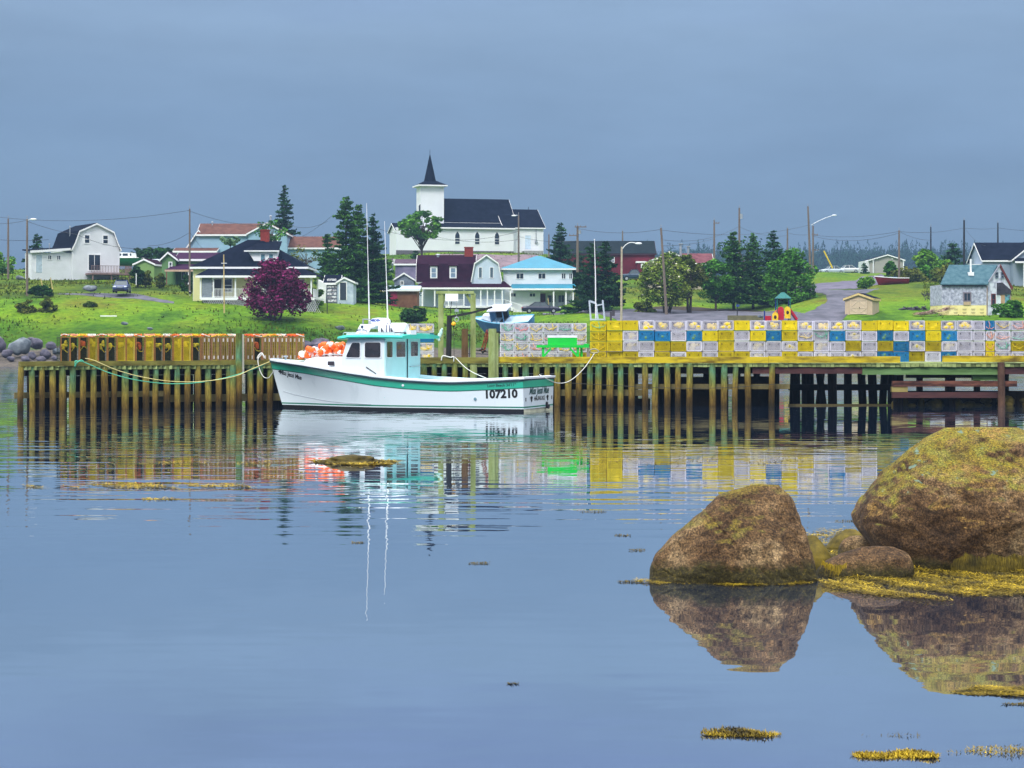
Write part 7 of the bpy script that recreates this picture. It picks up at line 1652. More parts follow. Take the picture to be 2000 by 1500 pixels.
    b = MB(); b.box(x0-.02, x0+.04, -WY, WY, .5, ztop); b.build('aft_bulkhead', tl, wh)
    # side windows with rounded frames
    def rwin(pts, fn, nm, frame=.05, rad=.07):
        P2 = [Vector(p) for p in pts]; n = len(P2); out_ = []
        for i in range(n):
            a, c, d = P2[i-1], P2[i], P2[(i+1)%n]; e1 = (a-c).normalized()*rad; e2 = (d-c).normalized()*rad
            for t in (0,.33,.67,1): out_.append((c+e1)*(1-t)**2+c*2*t*(1-t)+(c+e2)*t*t)
        cc = sum(out_, Vector((0,0)))/len(out_); big = [p+(p-cc).normalized()*frame for p in out_]
        f = MB(); f.prism([tuple(p) for p in big], lambda u, v, w_: fn(u, v, w_), .0, .012); fo = f.build(nm, rail, wh)
        g = MB(); g.prism([tuple(p) for p in out_], lambda u, v, w_: fn(u, v, w_), .004, .022); g.build('pane', tz, fo)
    side = lambda u, v, w_: (u, WY*(1-.03*max(0,(u-x0)/1.7))+.012+w_, v)
    rwin([(7.43,2.10),(6.82,2.09),(6.82,2.67),(7.16,2.67)], side, 'side_window'); rwin([(6.60,2.09),(5.93,2.09),(5.93,2.68),(6.60,2.68)], side, 'side_window')
    aft = lambda u, v, w_: (x0-.022-w_, u, v)
    Y = lambda t: WY-2*WY*t
    rwin([(Y(.03),2.10),(Y(.18),2.10),(Y(.18),2.70),(Y(.03),2.70)], aft, 'aft_window', .03); rwin([(Y(.30),2.10),(Y(.55),2.10),(Y(.55),2.70),(Y(.30),2.70)], aft, 'aft_window', .04)
    d = MB(); d.box(x0-.05, x0-.022, Y(.985), Y(.615), .52, 2.82); do = d.build('cabin_door', mat('pale_turquoise_door', (.46,.72,.76), .3, .04), wh)
    rw = lambda u, v, w_: (x0-.052-w_, u, v)
    rwin([(Y(.70),2.12),(Y(.90),2.12),(Y(.90),2.70),(Y(.70),2.70)], rw, 'aft_window', .03)
    b = MB(); b.box(x0-.056, x0-.05, Y(.618), Y(.600), .52, 2.82); b.build('door_edge', black, do); b = MB(); b.tube([(x0-.06,Y(.66),1.69),(x0-.11,Y(.66),1.70),(x0-.11,Y(.95),1.72),(x0-.06,Y(.95),1.71)], .014, 6); b.build('handle', metal, do)
    b = MB(); b.box(x0+.05, xf-.2, -WY+.1, WY-.1, 1.15, 1.2); b.box(6.9,7.3,-1.5,1.5,1.2,1.95); b.build('cabin_interior', mat('dark_cabin_interior', (.03,.03,.04)), wh)
    b = MB(); b.tube([(6.55,WY+.01,1.72),(6.10,WY+.05,1.45)], .02, 6); b.build('boat_hook', black, wh)
    # roof
    b = MB(); rs = []
    n = 20
    for i in range(n+1):
        x = 4.95+(7.86-4.95)*i/n; t = (x-4.95)/2.91; w_ = 2.0-(.35*max(0,(t-.75)/.25)**2); z = 2.90+.03*math.sin(t*3.1)+(-.03 if t > .85 else 0)+.045*math.cos(t*6)*0
        rs.append([(x,w_,z-.075),(x,w_+.03,z-.02),(x,w_-.02,z+.035),(x,w_*.6,z+.10),(x,0,z+.13),(x,-w_*.6,z+.10),(x,-w_+.02,z+.035),(x,-w_-.03,z-.02),(x,-w_,z-.075)])
    b.add([p for r in rs for p in r], [(i*9+j,(i+1)*9+j,(i+1)*9+j+1,i*9+j+1) for i in range(n) for j in range(8)]+[(i*9+8,i*9,(i+1)*9,(i+1)*9+8) for i in range(n)]+[tuple(range(9))[::-1],tuple(n*9+j for j in range(9))])
    ro = b.build('roof', mat('turquoise_gelcoat', (.02,.50,.38), .3, .05, 1.5), wh, smooth=False)
    b = MB(); b.box(5.2,7.5,-1.6,1.6,2.97,3.04); b.build('roof_top', rail, wh)
    b = MB(); b.tube([(7.6,1.7,3.0),(7.55,1.7,3.07),(5.4,1.75,3.07),(5.35,1.75,2.98)], .018, 6); b.build('roof_rail', metal, wh)
    # slanted radar arch
    def lz(px, y, y_): # boat coordinates for a picture position on the plane y=y_
        q = (px-1000)/F; # X = S0.x + hx*s + y_*(-hy?) ...
        # port side direction is (-sin, -cos)
        bx, by = S0.x-y_*math.sin(ANG), S0.y-y_*math.cos(ANG); s = (bx-q*by)/(q*hy-hx); D = by+s*hy; return s, CH+(HOR-y)*D/F
    b = MB()
    for yy in (1.35, -1.1):
        P4 = [lz(690.5,657.5,yy), lz(704,633,yy), lz(735,633,yy), lz(731,639,yy), lz(723.5,640,yy), lz(715,657.5,yy)] if yy > 0 else None
        if P4: ref = P4
        b.add([(s,yy,z) for s,z in ref]+[(s,yy-.08,z) for s,z in ref], [(0,1,2,3,4,5),(11,10,9,8,7,6)]+[(i,(i+1)%6,(i+1)%6+6,i+6) for i in range(6)])
    b.box(ref[3][0],ref[1][0],-1.1,1.3,ref[1][1]-.08,ref[1][1]); ar = b.build('radar_arch', rail, wh)
    # arch lettering: ring of small marks like the photograph's round emblem with letters
    ink = mat('navy_lettering', (.02,.03,.08), .5, .1)
    cx_, cz_ = lz(706.5,644.5,1.35); pl = lambda u, v: Vector((cx_-u, 1.356, cz_+v))
    textmesh('arch_emblem', 'Miss Jessi', .13, ink, ar, lambda u, v: pl(u, v+.02-1.2*u*u), bold=.002); textmesh('arch_emblem', 'Mae', .11, ink, ar, lambda u, v: pl(u-.02, v-.13), bold=.002)
    ex, ez = lz(707.3,638.5,1.35); b = MB(); b.tube([(ex,1.352,ez),(ex,1.36,ez)], .055, 12); b.build('arch_badge', ink, ar)
    # nameboard dome panel
    a_, c_ = lz(722,633,.55), lz(760,633,.55); zt2 = lz(740,621,.55)[1]
    poly = [(a_[0],a_[1]-.2),(a_[0]-.02,zt2-.1),(a_[0]-.12,zt2-.02),(a_[0]-.35,zt2+.01),(c_[0]+.12,zt2),(c_[0]+.03,zt2-.08),(c_[0]-.04,c_[1]-.1),(c_[0]-.04,c_[1]-.2)]
    b = MB(); b.prism(poly, lambda u, v, w_: (u, w_, v), .35, .55); nb = b.build('nameboard', rail, wh)
    nx, nz_ = lz(733.5,626,.55); textmesh('nameboard_lettering', 'MBDEN', .125, mat('blue_lettering', (.01,.05,.35), .5), nb, lambda u, v: Vector((nx-u, .556, nz_+v)), bold=.006)
    # life raft canister with straps and cradle
    lx0, lz0 = lz(737,653.5,1.2); lx1, lz1 = lz(792,653.5,1.2); ztp = lz(760,630.5,1.2)[1]; rr = (ztp-lz0)/2; zc = (ztp+lz0)/2
    b = MB(); xs_ = [lx0, lx0-.02, lx0-.10, lx1+.10, lx1+.02, lx1]; b.tube([(x, 1.0, zc) for x in xs_], [rr*.25, rr*.82, rr, rr, rr*.82, rr*.25], 18); raft = b.build('liferaft_canister', rail, wh, smooth=True); e_ = raft.modifiers.new('e','EDGE_SPLIT'); e_.split_angle = R(50)
    for f_ in (.33,.44): x = lx0+(lx1-lx0)*f_; b = MB(); b.tube([(x-.02,1.0,zc),(x+.02,1.0,zc)], rr+.008, 18); b.build('strap', mat('navy_strap', (.03,.03,.10), .6), raft)
    for f_ in (.09,.82): x = lx0+(lx1-lx0)*f_; b = MB(); b.tube([(x-.006,1.0,zc),(x+.006,1.0,zc)], rr+.004, 18); b.build('seam', mat('grey_seam', (.3,.33,.36)), raft)
    b = MB(); x = lx0+(lx1-lx0)*.2
    for f_ in (.18,.52): x = lx0+(lx1-lx0)*f_; b.tube([(x,1.25,3.0),(x,1.30,zc+.02)], .03, 6); b.tube([(x,1.3,zc),(x-.1,1.32,zc-.14),(x-.22,1.3,zc-.22)], .016, 5)
    b.box(lx1+.0,lx0-.0,.8,1.2,3.0,3.07); b.build('raft_cradle', mat('dark_navy_metal', (.03,.04,.06), .5), raft)
    px_, pz_ = lz(796,653,.9); b = MB(); b.box(px_-.22,px_+.25,.5,1.1,2.99,pz_+.16); b.build('roof_locker', rail, wh)
    # stub rail forward, antennas
    gx, gz_ = lz(709,632,.9); b = MB(); b.tube([(gx,.9,gz_-.02),(gx,.9,gz_+.19)], .035, 8); b.tube([(gx,.9,gz_+.17),(gx-.3,.9,gz_+.17)], .03, 6); b.build('light_bracket', mat('grey_bracket', (.25,.28,.3)), ar)
    for (pb_, pt_, yy, lab) in (((721.5,632),(716,397),.9,'antenna'),((757.5,628),(751,432),.4,'antenna')):
        s0, z0_ = lz(*pb_, yy); s1, z1_ = lz(*pt_, yy); b = MB(); b.tube([(s0,yy,z0_-.05),(s0+(s1-s0)*.35,yy,z0_+(z1_-z0_)*.35),(s0+(s1-s0)*.351,yy,z0_+(z1_-z0_)*.351),(s1,yy,z1_)], [.030,.024,.016,.009], 6); an = b.build('antenna', mat('white_fibreglass', (.85,.86,.88), .4), wh)
        b = MB(); b.tube([(s0,yy,z0_-.1),(s0,yy,z0_+.1)], .05, 8); b.bar((s0-.15,yy,z0_-.12),(s0,yy,z0_+.12),.04); b.build('antenna_base', metal, an)
    # lettering on the hull
    ink = mat('black_lettering', (.006,.006,.008), .4, .1); gk = mat('dark_green_lettering', (.01,.06,.06), .4, .1)
    def side_map(s_c, z_c, slope=0):
        def f(u, v):
            s = s_c-u; z = z_c+v+slope*(-u); uu = s/stem(z); p = hp(uu, z, 1, .006); return p
        return f
    textmesh('registration_number', '107210', .44, ink, root, side_map(.905,.69,-.035), bold=.020, spacing=1.0, ratio=1.02)
    textmesh('model_lettering', "Long Beach 34'11\"", .155, gk, root, side_map(.86,zt(.07)-.225,-.04), bold=.003, ratio=1.0)
    textmesh('name_lettering', 'Miss Jessi Mae', .27, ink, root, side_map(10.42, 1.36, .19), shear=.45, bold=.006, ratio=.78)
    b = MB(); c_ = hp(10.98/stem(1.5), 1.49, 1, .004); b.ball(c_, .09, .012, .06, 8, 5); b.build('bow_emblem', ink, root)
    # transom
    tm = lambda yc_, zc_: (lambda u, v: Vector((-.05*(1-((yc_-u)/1.9)**2)-.010, yc_-u, zc_+v)))
    textmesh('name_lettering', 'Miss Jessi Mae', .40, gk, root, tm(.05,.80), shear=.4, bold=.010, ratio=1.05)
    textmesh('port_lettering', 'HALIFAX N.S.', .23, ink, root, tm(.03,.50), bold=.006, ratio=1.0)
    for yy in (1.02,-.98): b = MB(); b.ball((-.055,yy,.54),.012,.13,.07,8,5); b.ball((-.055,yy-.02,.45),.012,.06,.07,8,5); b.build('transom_emblem', ink, root)
    for yy in (1.62,-1.62): b = MB(); b.box(-.03,-.012,yy-.03,yy+.03,.42,.56); b.build('drain_slot', ink, root)
    b = MB(); b.tube([(-.04,-.85,.16),(-.16,-.85,.14)], .09, 10); b.tube([(-.04,-.85,.24),(-.09,-.85,.24)], .1, 10); b.build('exhaust_pipe', mat('sooty_exhaust', (.01,.008,.012), .6), root)
    b = MB(); p = hp(1.95/stem(.5), .50, 1, .0); b.tube([p, p+Vector((0,.02,0))], .06, 12); b.build('deck_drain', mat('blue_grey_fitting', (.15,.28,.34), .4), root)
    b = MB(); p = hp(4.93/stem(1.0), zt(.42)-.22, 1, .0); b.tube([p, p+Vector((0,.02,0))], .05, 12); b.build('fairlead_ring', rail, root)
    # spray chine
    b = MB(); cps = [(10.95,.68),(10.4,.56),(9.6,.45),(8.7,.34),(7.6,.27),(6.4,.235)]
    cp = [(ip(i/24*(len(cps)-1), range(len(cps)), [c[0] for c in cps]), ip(i/24*(len(cps)-1), range(len(cps)), [c[1] for c in cps])) for i in range(25)]
    for sd in (1,-1):
        b.tube([hp(s/stem(z), z, sd, .002) for s, z in cp], .012, 5)
    b.build('spray_chine', mat('shaded_gelcoat', (.45,.50,.54), .4), root)
    # bow fittings and cleats
    b = MB(); b.box(11.1,11.5,-.12,.12,1.96,2.03); b.tube([(10.9,0,1.95),(10.9,0,2.14)], .05, 8); b.tube([(10.9,-.16,2.1),(10.9,.16,2.1)], .035, 6); b.build('bow_bitt', metal, root)
    b = MB(); b.tube([(.12,-.5,zz0+.02),(.12,-.5,zz0+.12)], .03, 6); b.tube([(.12,-.65,zz0+.11),(.12,-.35,zz0+.11)], .022, 6); b.build('stern_cleat', black, root)
    return root, lz
boat_root, lz = boat()
def boat_w(p): a = R(180)-ANG; return S0+Vector((p[0]*math.cos(a)-p[1]*math.sin(a), p[0]*math.sin(a)+p[1]*math.cos(a), p[2]))
# heap of buoys on the foredeck
def buoys():
    q = random.Random(21); om = mat('orange_buoy', (.85,.13,.01), .45, .12, 5); wm = mat('white_buoy', (.80,.76,.74), .45, .06, 5); protos = []
    lab = ['orange buoy with white nose in the heap on the green and white boat bow','white buoy with orange nose in the heap on the green and white boat bow','plain orange buoy in the heap on the green and white boat bow']
    for k_ in range(3):
        r = thing('buoy', lab[k_], 'buoy', (0,0,0), 0, ['buoys heaped on the foredeck, orange with white nose','buoys heaped on the foredeck, white with orange nose','buoys heaped on the foredeck, plain orange'][k_]); a, c = (om, wm) if k_ != 1 else (wm, om)
        b = MB(); b.tube([(0,0,-.17),(0,0,-.14),(0,0,-.02),(0,0,.05)], [.07,.105,.115,.11], 10); b.build('body', a, r, smooth=True); b = MB(); b.tube([(0,0,.05),(0,0,.10),(0,0,.17),(0,0,.20)], [.11,.10,.06,.03], 10); b.build('nose', c if k_ != 2 else a, r, smooth=True); b = MB(); b.tube([(0,0,.2),(0,0,.26)], .012, 5); b.build('stick', wm, r); protos.append(r)
    u_ = [0,0,0]
    for i in range(74):
        t = q.random(); px = 558+104*t; hgt = math.sin(math.pi*min(1,max(0,(t+.05)/1.1)))**.6; ly = q.random()
        s = 10.15-2.55*t+q.uniform(-.05,.05); yy = q.uniform(-1.0,1.0)*(.3+.6*t); z = ip(s, [7.6,9.4,9.9,10.3],[2.16,2.14,2.0,1.98])+.07+ly*.36*hgt
        if t < .12: z = min(z, 2.2)
        k_ = q.choice([0,0,1,2,1,0]); p = protos[k_] if not u_[k_] else copy_tree(protos[k_]); u_[k_] = 1
        p.location = boat_w((s, yy, z)); p.rotation_euler = (q.uniform(.6,2.4), q.uniform(-.9,.9), q.uniform(0,6.28)); sc_ = q.uniform(.95,1.3); p.scale = (sc_,)*3
buoys()
# mooring lines
wr = mat('pale_rope', (.70,.70,.66), .7, .06, 6); gr_ = rope_cols['green']; yr = rope_cols['yellow']
bw = boat_w((11.45,.12,1.99)); A_ = P(150,705,WD(150)-.25)
def catmull(pts, n=10):
    pts = [Vector(p) for p in pts]; o = []
    for i in range(len(pts)-1):
        p0, p1, p2, p3 = pts[max(0,i-1)], pts[i], pts[i+1], pts[min(len(pts)-1,i+2)]
        for k_ in range(n):
            t = k_/n; o.append(.5*((2*p1)+(-p0+p2)*t+(2*p0-5*p1+4*p2-p3)*t*t+(-p0+3*p1-3*p2+p3)*t**3))
    return o+[pts[-1]]
def dl(t): return (A_.y)+(bw.y-A_.y)*t-.35*math.sin(math.pi*t)
L1 = [(150,705,0),(168,709,.05),(210,727,.17),(260,741,.3),(320,749,.45),(380,748,.6),(440,738,.76),(490,723,.9),(527,707,1)]
rope_line('sea green mooring line sagging from the left wharf to the bow', catmull([P(px,py,dl(t)) for px,py,t in L1]), .020, gr_)
rope_line('pale yellow mooring line running just above the sea green one', catmull([P(px+ (16 if t<.9 else 0),py-5+5*max(0,(t-.3))*1.2,dl(t)-.04) for px,py,t in L1]), .016, mat('pale_yellow_rope', (.72,.62,.25), .7))
rope_line('sea green loop hanging at the cleat on the left wharf', catmull([P(150,705,79.9+1.1),P(147,706,81),P(147,716,81),P(150,709,80.9),P(158,703.5,81),P(163,706,81.05)]), .026, gr_)
rope_line('white bow line hanging in a loop from the post to the bow', catmull([P(512,692,84.6),P(505,699,84.5),P(504,708,84.4),P(508,724,84.3),P(515,736,84.2),P(524,738,84.1),P(531,730,84),P(536,722,83.9)]), .017, wr)
rope_line('white rag of rope knotted over the left wharf edge near the bow', catmull([P(503,700,84.7),P(505,695,84.7),P(511,690,84.7),P(515,696,84.7),P(516,699,84.7)]), .034, wr)
rope_line('white spring line from the wharf to the boat rail behind the cabin', catmull([P(888,697.5,85.1),P(893,702,85),P(908,717,84),P(925,728,83.2),P(948,738,82.5),P(957,742,82.3)]), .015, wr)
rope_line('white knotted rope on the wharf cap by the gantry', catmull([P(862,704,85.2),P(864,696,85.2),P(868,695,85.2),P(880,698,85.2),P(886,697,85.2),P(886,706,85.2)]), .024, wr)
cs = boat_w((.12,-.5,zz0_)) if False else boat_w((.12,-.4,1.42))
rope_line('white stern line curving up from the transom to the stacked traps', catmull([cs,P(1066,738.5,cs.y),P(1078,745,81.8),P(1092,748.5,82.6),P(1108,746,83.4),P(1124,736,84.2),P(1140,720,84.8),P(1152,704,85.1),P(1161,690,85.35)]), .015, wr)
r_ = rope_line('dark and white rope coil hung on the trap column right of the green table', catmull([P(1160+9*math.cos(a)*(1+.15*math.sin(3*a)),686+4*math.sin(a),86.15) for a in [i*.7 for i in range(22)]], 3), .022, wr, name='rope_coil')
rope_line('thin dark line slack along the waler behind the stern', catmull([P(1085,747,85.1),P(1130,749,85.1),P(1200,753,85.1),P(1320,758,85.1),P(1420,757,85.1),P(1515,750,85.1)]), .012, mat('dark_line', (.05,.05,.04)))
# ---------------------------------------------------------------- foreground rocks
def granite(name, lich=1.0, mt=.80, tide=.34):
    m = bpy.data.materials.new(name); m.use_nodes = True; t = m.node_tree; b = t.nodes['Principled BSDF']; b.inputs['Roughness'].default_value = .78; b.inputs['Specular IOR Level'].default_value = .25
    nd, lk = t.nodes.new, t.links.new; g = nd('ShaderNodeNewGeometry')
    def no(sc, det=6, ro=.65, w_=0, an=None):
        n = nd('ShaderNodeTexNoise'); n.inputs['Scale'].default_value = sc; n.inputs['Detail'].default_value = det; n.inputs['Roughness'].default_value = ro
        if an: mp_ = nd('ShaderNodeMapping'); mp_.inputs['Scale'].default_value = an; lk(g.outputs['Position'], mp_.inputs[0]); lk(mp_.outputs[0], n.inputs[0])
        else: lk(g.outputs['Position'], n.inputs[0])
        return n.outputs[0]
    def ramp(s, st):
        c = nd('ShaderNodeValToRGB'); lk(s, c.inputs[0]); e = c.color_ramp.elements; e[0].position, e[0].color = st[0][0], st[0][1]+(1,); e[1].position, e[1].color = st[-1][0], st[-1][1]+(1,)
        for p, col in st[1:-1]: q = e.new(p); q.color = col+(1,)
        return c.outputs[0]
    def mix(f, a, c, mode='MIX'):
        x = nd('ShaderNodeMix'); x.data_type = 'RGBA'; x.blend_type = mode
        if isinstance(f, (int, float)): x.inputs[0].default_value = f
        else: lk(f, x.inputs[0])
        lk(a, x.inputs[6])
        if isinstance(c, tuple): x.inputs[7].default_value = c+(1,)
        else: lk(c, x.inputs[7])
        return x.outputs[2]
    def mth(op, a, c, d=None):
        x = nd('ShaderNodeMath'); x.operation = op
        for i, v in enumerate((a, c, d)):
            if v is None: continue
            if isinstance(v, (int, float)): x.inputs[i].default_value = v
            else: lk(v, x.inputs[i])
        return x.outputs[0]
    base = ramp(no(1.3, 6), [(.3,(.026,.015,.008)),(.45,(.075,.045,.021)),(.56,(.155,.102,.052)),(.68,(.27,.205,.118))])
    sp1 = ramp(no(42, 3, .8), [(.32,(.15,.13,.12)),(.48,(.85,.82,.8)),(.64,(2.1,1.95,1.75)),(.72,(3.2,3.0,2.8))]); base = mix(1.0, base, sp1, 'MULTIPLY')
    sp2 = ramp(no(11, 5, .75), [(.3,(.32,.29,.27)),(.5,(1.0,.95,.9)),(.7,(1.7,1.6,1.45))]); base = mix(1.0, base, sp2, 'MULTIPLY')
    sn = nd('ShaderNodeSeparateXYZ'); lk(g.outputs['Normal'], sn.inputs[0]); sp_ = nd('ShaderNodeSeparateXYZ'); lk(g.outputs['Position'], sp_.inputs[0])
    if lich:
        # moss and lichen favour faces that look up
        f = mth('MULTIPLY_ADD', no(2.2, 6, .7), 1.5, -.75); f = mth('ADD', f, mth('MULTIPLY', sn.outputs[2], 1.25)); f = mth('MULTIPLY_ADD', f, 2.4, -mt*2.4+.35); cl = nd('ShaderNodeClamp'); lk(f, cl.inputs[0])
        moss = ramp(no(5, 6, .8), [(.32,(.07,.055,.006)),(.45,(.22,.17,.012)),(.56,(.16,.17,.02)),(.68,(.34,.29,.07))]); moss = mix(1.0, moss, sp1, 'MULTIPLY')
        base = mix(mth('MULTIPLY', cl.outputs[0], .9*lich), base, moss)
        if lich > .9:
            o = ramp(no(1.7, 5, .7, an=(1,1,1.4)), [(.57,(0,0,0)),(.64,(1,1,1))]); om = mth('MULTIPLY', o, mth('GREATER_THAN', sn.outputs[2], .25)); base = mix(mth('MULTIPLY', om, .75), base, mix(1.0, ramp(no(9), [(.3,(.18,.095,.022)),(.7,(.33,.22,.07))]), sp1, 'MULTIPLY'))
            q = ramp(no(4.3, 4, .6, an=(1,1,2)), [(.63,(0,0,0)),(.68,(1,1,1))]); qm = mth('MULTIPLY', q, mth('GREATER_THAN', sn.outputs[2], .55)); base = mix(qm, base, (.17,.25,.19))
    # tide line: weed-stained lower band
    zt = mth('MULTIPLY_ADD', no(4.5, 6, .75), tide, mth('MULTIPLY', sp_.outputs[2], -1.0)); zt = mth('MULTIPLY_ADD', zt, 9, .25); cl2 = nd('ShaderNodeClamp'); lk(zt, cl2.inputs[0])
    base = mix(cl2.outputs[0], base, ramp(no(30, 4, .8), [(.35,(.010,.008,.003)),(.55,(.045,.036,.008)),(.68,(.15,.11,.016))]))
    lk(base, b.inputs['Base Color'])
    h = mth('ADD', mth('MULTIPLY', no(9, 8, .75), .7), mth('MULTIPLY', no(45, 4, .8), .18)); bp = nd('ShaderNodeBump'); bp.inputs['Distance'].default_value = .085; bp.inputs['Strength'].default_value = 1; lk(h, bp.inputs['Height']); lk(bp.outputs[0], b.inputs['Normal'])
    return m
gran1 = granite('brown_granite', .8, .98, .50); gran2 = granite('lichen_granite', 1.0); gran3 = granite('bare_granite', 0)
def sil_rock(name, sil, D, depth, m, seed, label, group, amp=.05, pw=2.6, tilt=0, na=220, nz_=110, facets=()):
    """sil: rows (image y, left px, right px) from the top down; depth: front-back half size at the base"""
    ys = np.array([s[0] for s in sil], float); ls = np.array([s[1] for s in sil], float); rs = np.array([s[2] for s in sil], float)
    t = np.linspace(0, 1, nz_)**.85; y = ys[0]+(ys[-1]-ys[0])*t; l = np.interp(y, ys, ls); r = np.interp(y, ys, rs); l = _sm(l[None], 2, 1)[0]; r = _sm(r[None], 2, 1)[0]
    hw = (r-l)/2*D/F; cx = ((r+l)/2-1000)*D/F; z = CH+(HOR-y)*D/F; W = hw.max()
    dep = depth*np.sqrt(np.clip(1-(1-np.clip((y-ys[0])/(ys[-1]-ys[0]), 0, 1))**2*.92, .02, 1))*np.clip(hw/W*1.25, .12, 1)
    a = np.linspace(0, 2*np.pi, na, endpoint=False); ca, sa = np.cos(a), np.sin(a)
    se = (np.abs(ca)**pw+np.abs(sa)**pw)**(-1/pw)
    X = cx[:,None]+hw[:,None]*ca*se; Y = D+dep[:,None]*sa*se*.95+tilt*(z[:,None]-z[-1]); Z = np.repeat(z[:,None], na, 1)
    V = np.stack([X,Y,Z],-1)
    for n_, d_, c_ in facets:
        n_ = np.array(n_)/np.linalg.norm(n_); e_ = (V-np.array(c_))@n_-d_; V = V-n_*(np.clip(e_, 0, None)*.88)[...,None]
    off = Vector((seed*3.3, seed*1.7, seed*.9)); c0 = np.array([cx.mean(), D, 0])
    for i in range(nz_):
        for j in range(na):
            p = Vector(V[i,j]); k_ = amp*(1.6*noise.noise(p*1.1+off)+.9*noise.noise(p*2.7+off)+.75*abs(noise.noise(p*4.1+off))+.34*noise.noise(p*11+off)+.10*noise.noise(p*27+off))
            cr = noise.noise(Vector((p.x*.8+p.z*.9, p.y*.5, p.z*.6))*1.6+off*2); k_ -= amp*.35*math.exp(-(cr/.02)**2); fc = noise.noise(p*.75+off*3); k_ += amp*1.2*(abs(fc)*2-.5)
            n = Vector((ca[j]/max(.2,hw[i]), sa[j]/max(.2,dep[i]), .35)).normalized(); edge = min(1, i/6); V[i,j] += np.array(n)*k_*(edge*.8+.2)*(.35+.65*abs(sa[j])**.5)
    Vf = V.reshape(-1,3); top = Vf[:na].mean(0)+[0,0,.01]; Vf = np.vstack([Vf, top]); loc = Vector((float(cx[-1]), D, 0))
    Fq = [(i*na+j, (i+1)*na+j, (i+1)*na+(j+1)%na, i*na+(j+1)%na) for i in range(nz_-1) for j in range(na)]+[(len(Vf)-1, j, (j+1)%na, len(Vf)-1) for j in range(na)]
    b = MB(); b.v = [tuple(v-np.array(loc)) for v in Vf]; b.f = [f if f[0] != f[3] else f[:3] for f in Fq]; b.m = [0]*len(b.f)
    o = b.build(name, m, loc=loc, smooth=True); tag(o, label, 'rock', group); return o
GR = 'rocks standing in the shallow foreground water'
sil_rock('granite_boulder', [(950,1488,1522),(953,1462,1529),(958,1436,1535),(972,1408,1545),(1000,1374,1557),(1030,1338,1568),(1060,1304,1579),(1085,1276,1587),(1108,1267,1592),(1135,1266,1597),(1170,1258,1602)], 24.75, .62, gran1, 3, 'pointed brown granite boulder with pale mossy peak standing alone in the water', GR, .055, 2.3, .18, facets=(((-.42,-.75,.42), .36, (PX(1430,24.75),24.75,.42)), ((.42,-.85,.20), .46, (PX(1440,24.75),24.75,.42)), ((-.2,-.9,-.1), .47, (PX(1430,24.75),24.75,.30))))
sil_rock('granite_boulder', [(837,1868,1975),(840,1845,2010),(850,1818,2046),(870,1787,2078),(900,1754,2110),(930,1728,2132),(960,1704,2150),(985,1686,2162),(1008,1674,2168),(1030,1672,2170),(1046,1684,2168),(1062,1698,2166),(1085,1716,2162),(1108,1730,2158),(1145,1742,2150)], 26.6, 1.25, gran2, 8, 'largest rounded boulder with green and orange lichen at the right picture edge', GR, .07, 2.2, .12, facets=(((.15,-.92,-.30), 1.02, (PX(1900,26.6),26.6,.85)), ((-.55,-.70,.45), 1.0, (PX(1900,26.6),26.6,.8)), ((.35,-.6,.75), .86, (PX(1900,26.6),26.6,.8))))
sil_rock('flat_rock', [(1068,1690,1735),(1072,1668,1762),(1082,1640,1776),(1096,1612,1782),(1112,1598,1784),(1126,1592,1784),(1145,1590,1784)], 25.2, .35, gran3, 5, 'low flat dark rock between the two large boulders', GR, .025, 2.4, 0, 120, 50)
sil_rock('small_rock', [(1047,1664,1690),(1052,1650,1700),(1064,1642,1712),(1078,1638,1715),(1092,1636,1715)], 27.3, .22, gran3, 6, 'small pale brown rock tucked against the largest boulder', GR, .02, 2.3, 0, 90, 40)
weed_m = mat('yellow_seaweed', (.035,.026,.004), .7, .3, 2.2, col2=(.36,.25,.012), island=.6, thresh=(.36,.6), spec=.2, detail=6)
weed_d = mat('dark_seaweed', (.03,.024,.004), .7, .3, 5, col2=(.14,.10,.008), island=.5, spec=.2)
sil_rock('weedy_rock', [(1046,1578,1592),(1056,1570,1604),(1072,1566,1614),(1090,1564,1622),(1108,1560,1628),(1120,1560,1630)], 26.0, .3, weed_d, 9, 'dark weed covered rock behind the right foot of the pointed boulder', GR, .03, 2.2, 0, 90, 40)
sil_rock('weedy_rock', [(1034,1652,1668),(1042,1636,1688),(1056,1622,1700),(1070,1612,1705),(1078,1610,1705)], 28.4, .3, weed_d, 10, 'weed covered rock farthest back between the boulders', GR, .03, 2.2, 0, 90, 40)

# ---------------------------------------------------------------- seaweed
_rw = np.random.RandomState(17)
def strands(name, X, Y, Z, ln, wd, m, label=None, lift=.35, parent=None, kind='stuff', vert=False):
    n = len(X); a = _rw.uniform(0, 6.283, n); l = _rw.uniform(.4,1.2,n)*ln; w_ = _rw.uniform(.5,1.2,n)*wd
    d = np.stack([np.cos(a), np.sin(a), _rw.uniform(0,lift,n)], -1)
    if vert: d = np.stack([_rw.normal(0,.18,n), _rw.normal(-.15,.1,n), -np.ones(n)], -1)
    d /= np.linalg.norm(d, axis=1, keepdims=True); s = np.stack([-np.sin(a), np.cos(a), 0*a], -1)
    if vert: s = np.stack([np.ones(n), 0*a, 0*a], -1)
    c = np.stack([X,Y,Z], -1); V = np.stack([c-s*w_[:,None], c+s*w_[:,None], c+d*l[:,None]*.6+s*w_[:,None]*.8+[0,0,0], c+d*l[:,None]-[0,0,0]*1], 1).reshape(-1,3)
    o = npmesh(name, V, np.arange(4*n).reshape(-1,4), m, parent)
    if kind: tag(o, kind=kind)
    return o
def yD(y): return CH*F/(y-HOR)
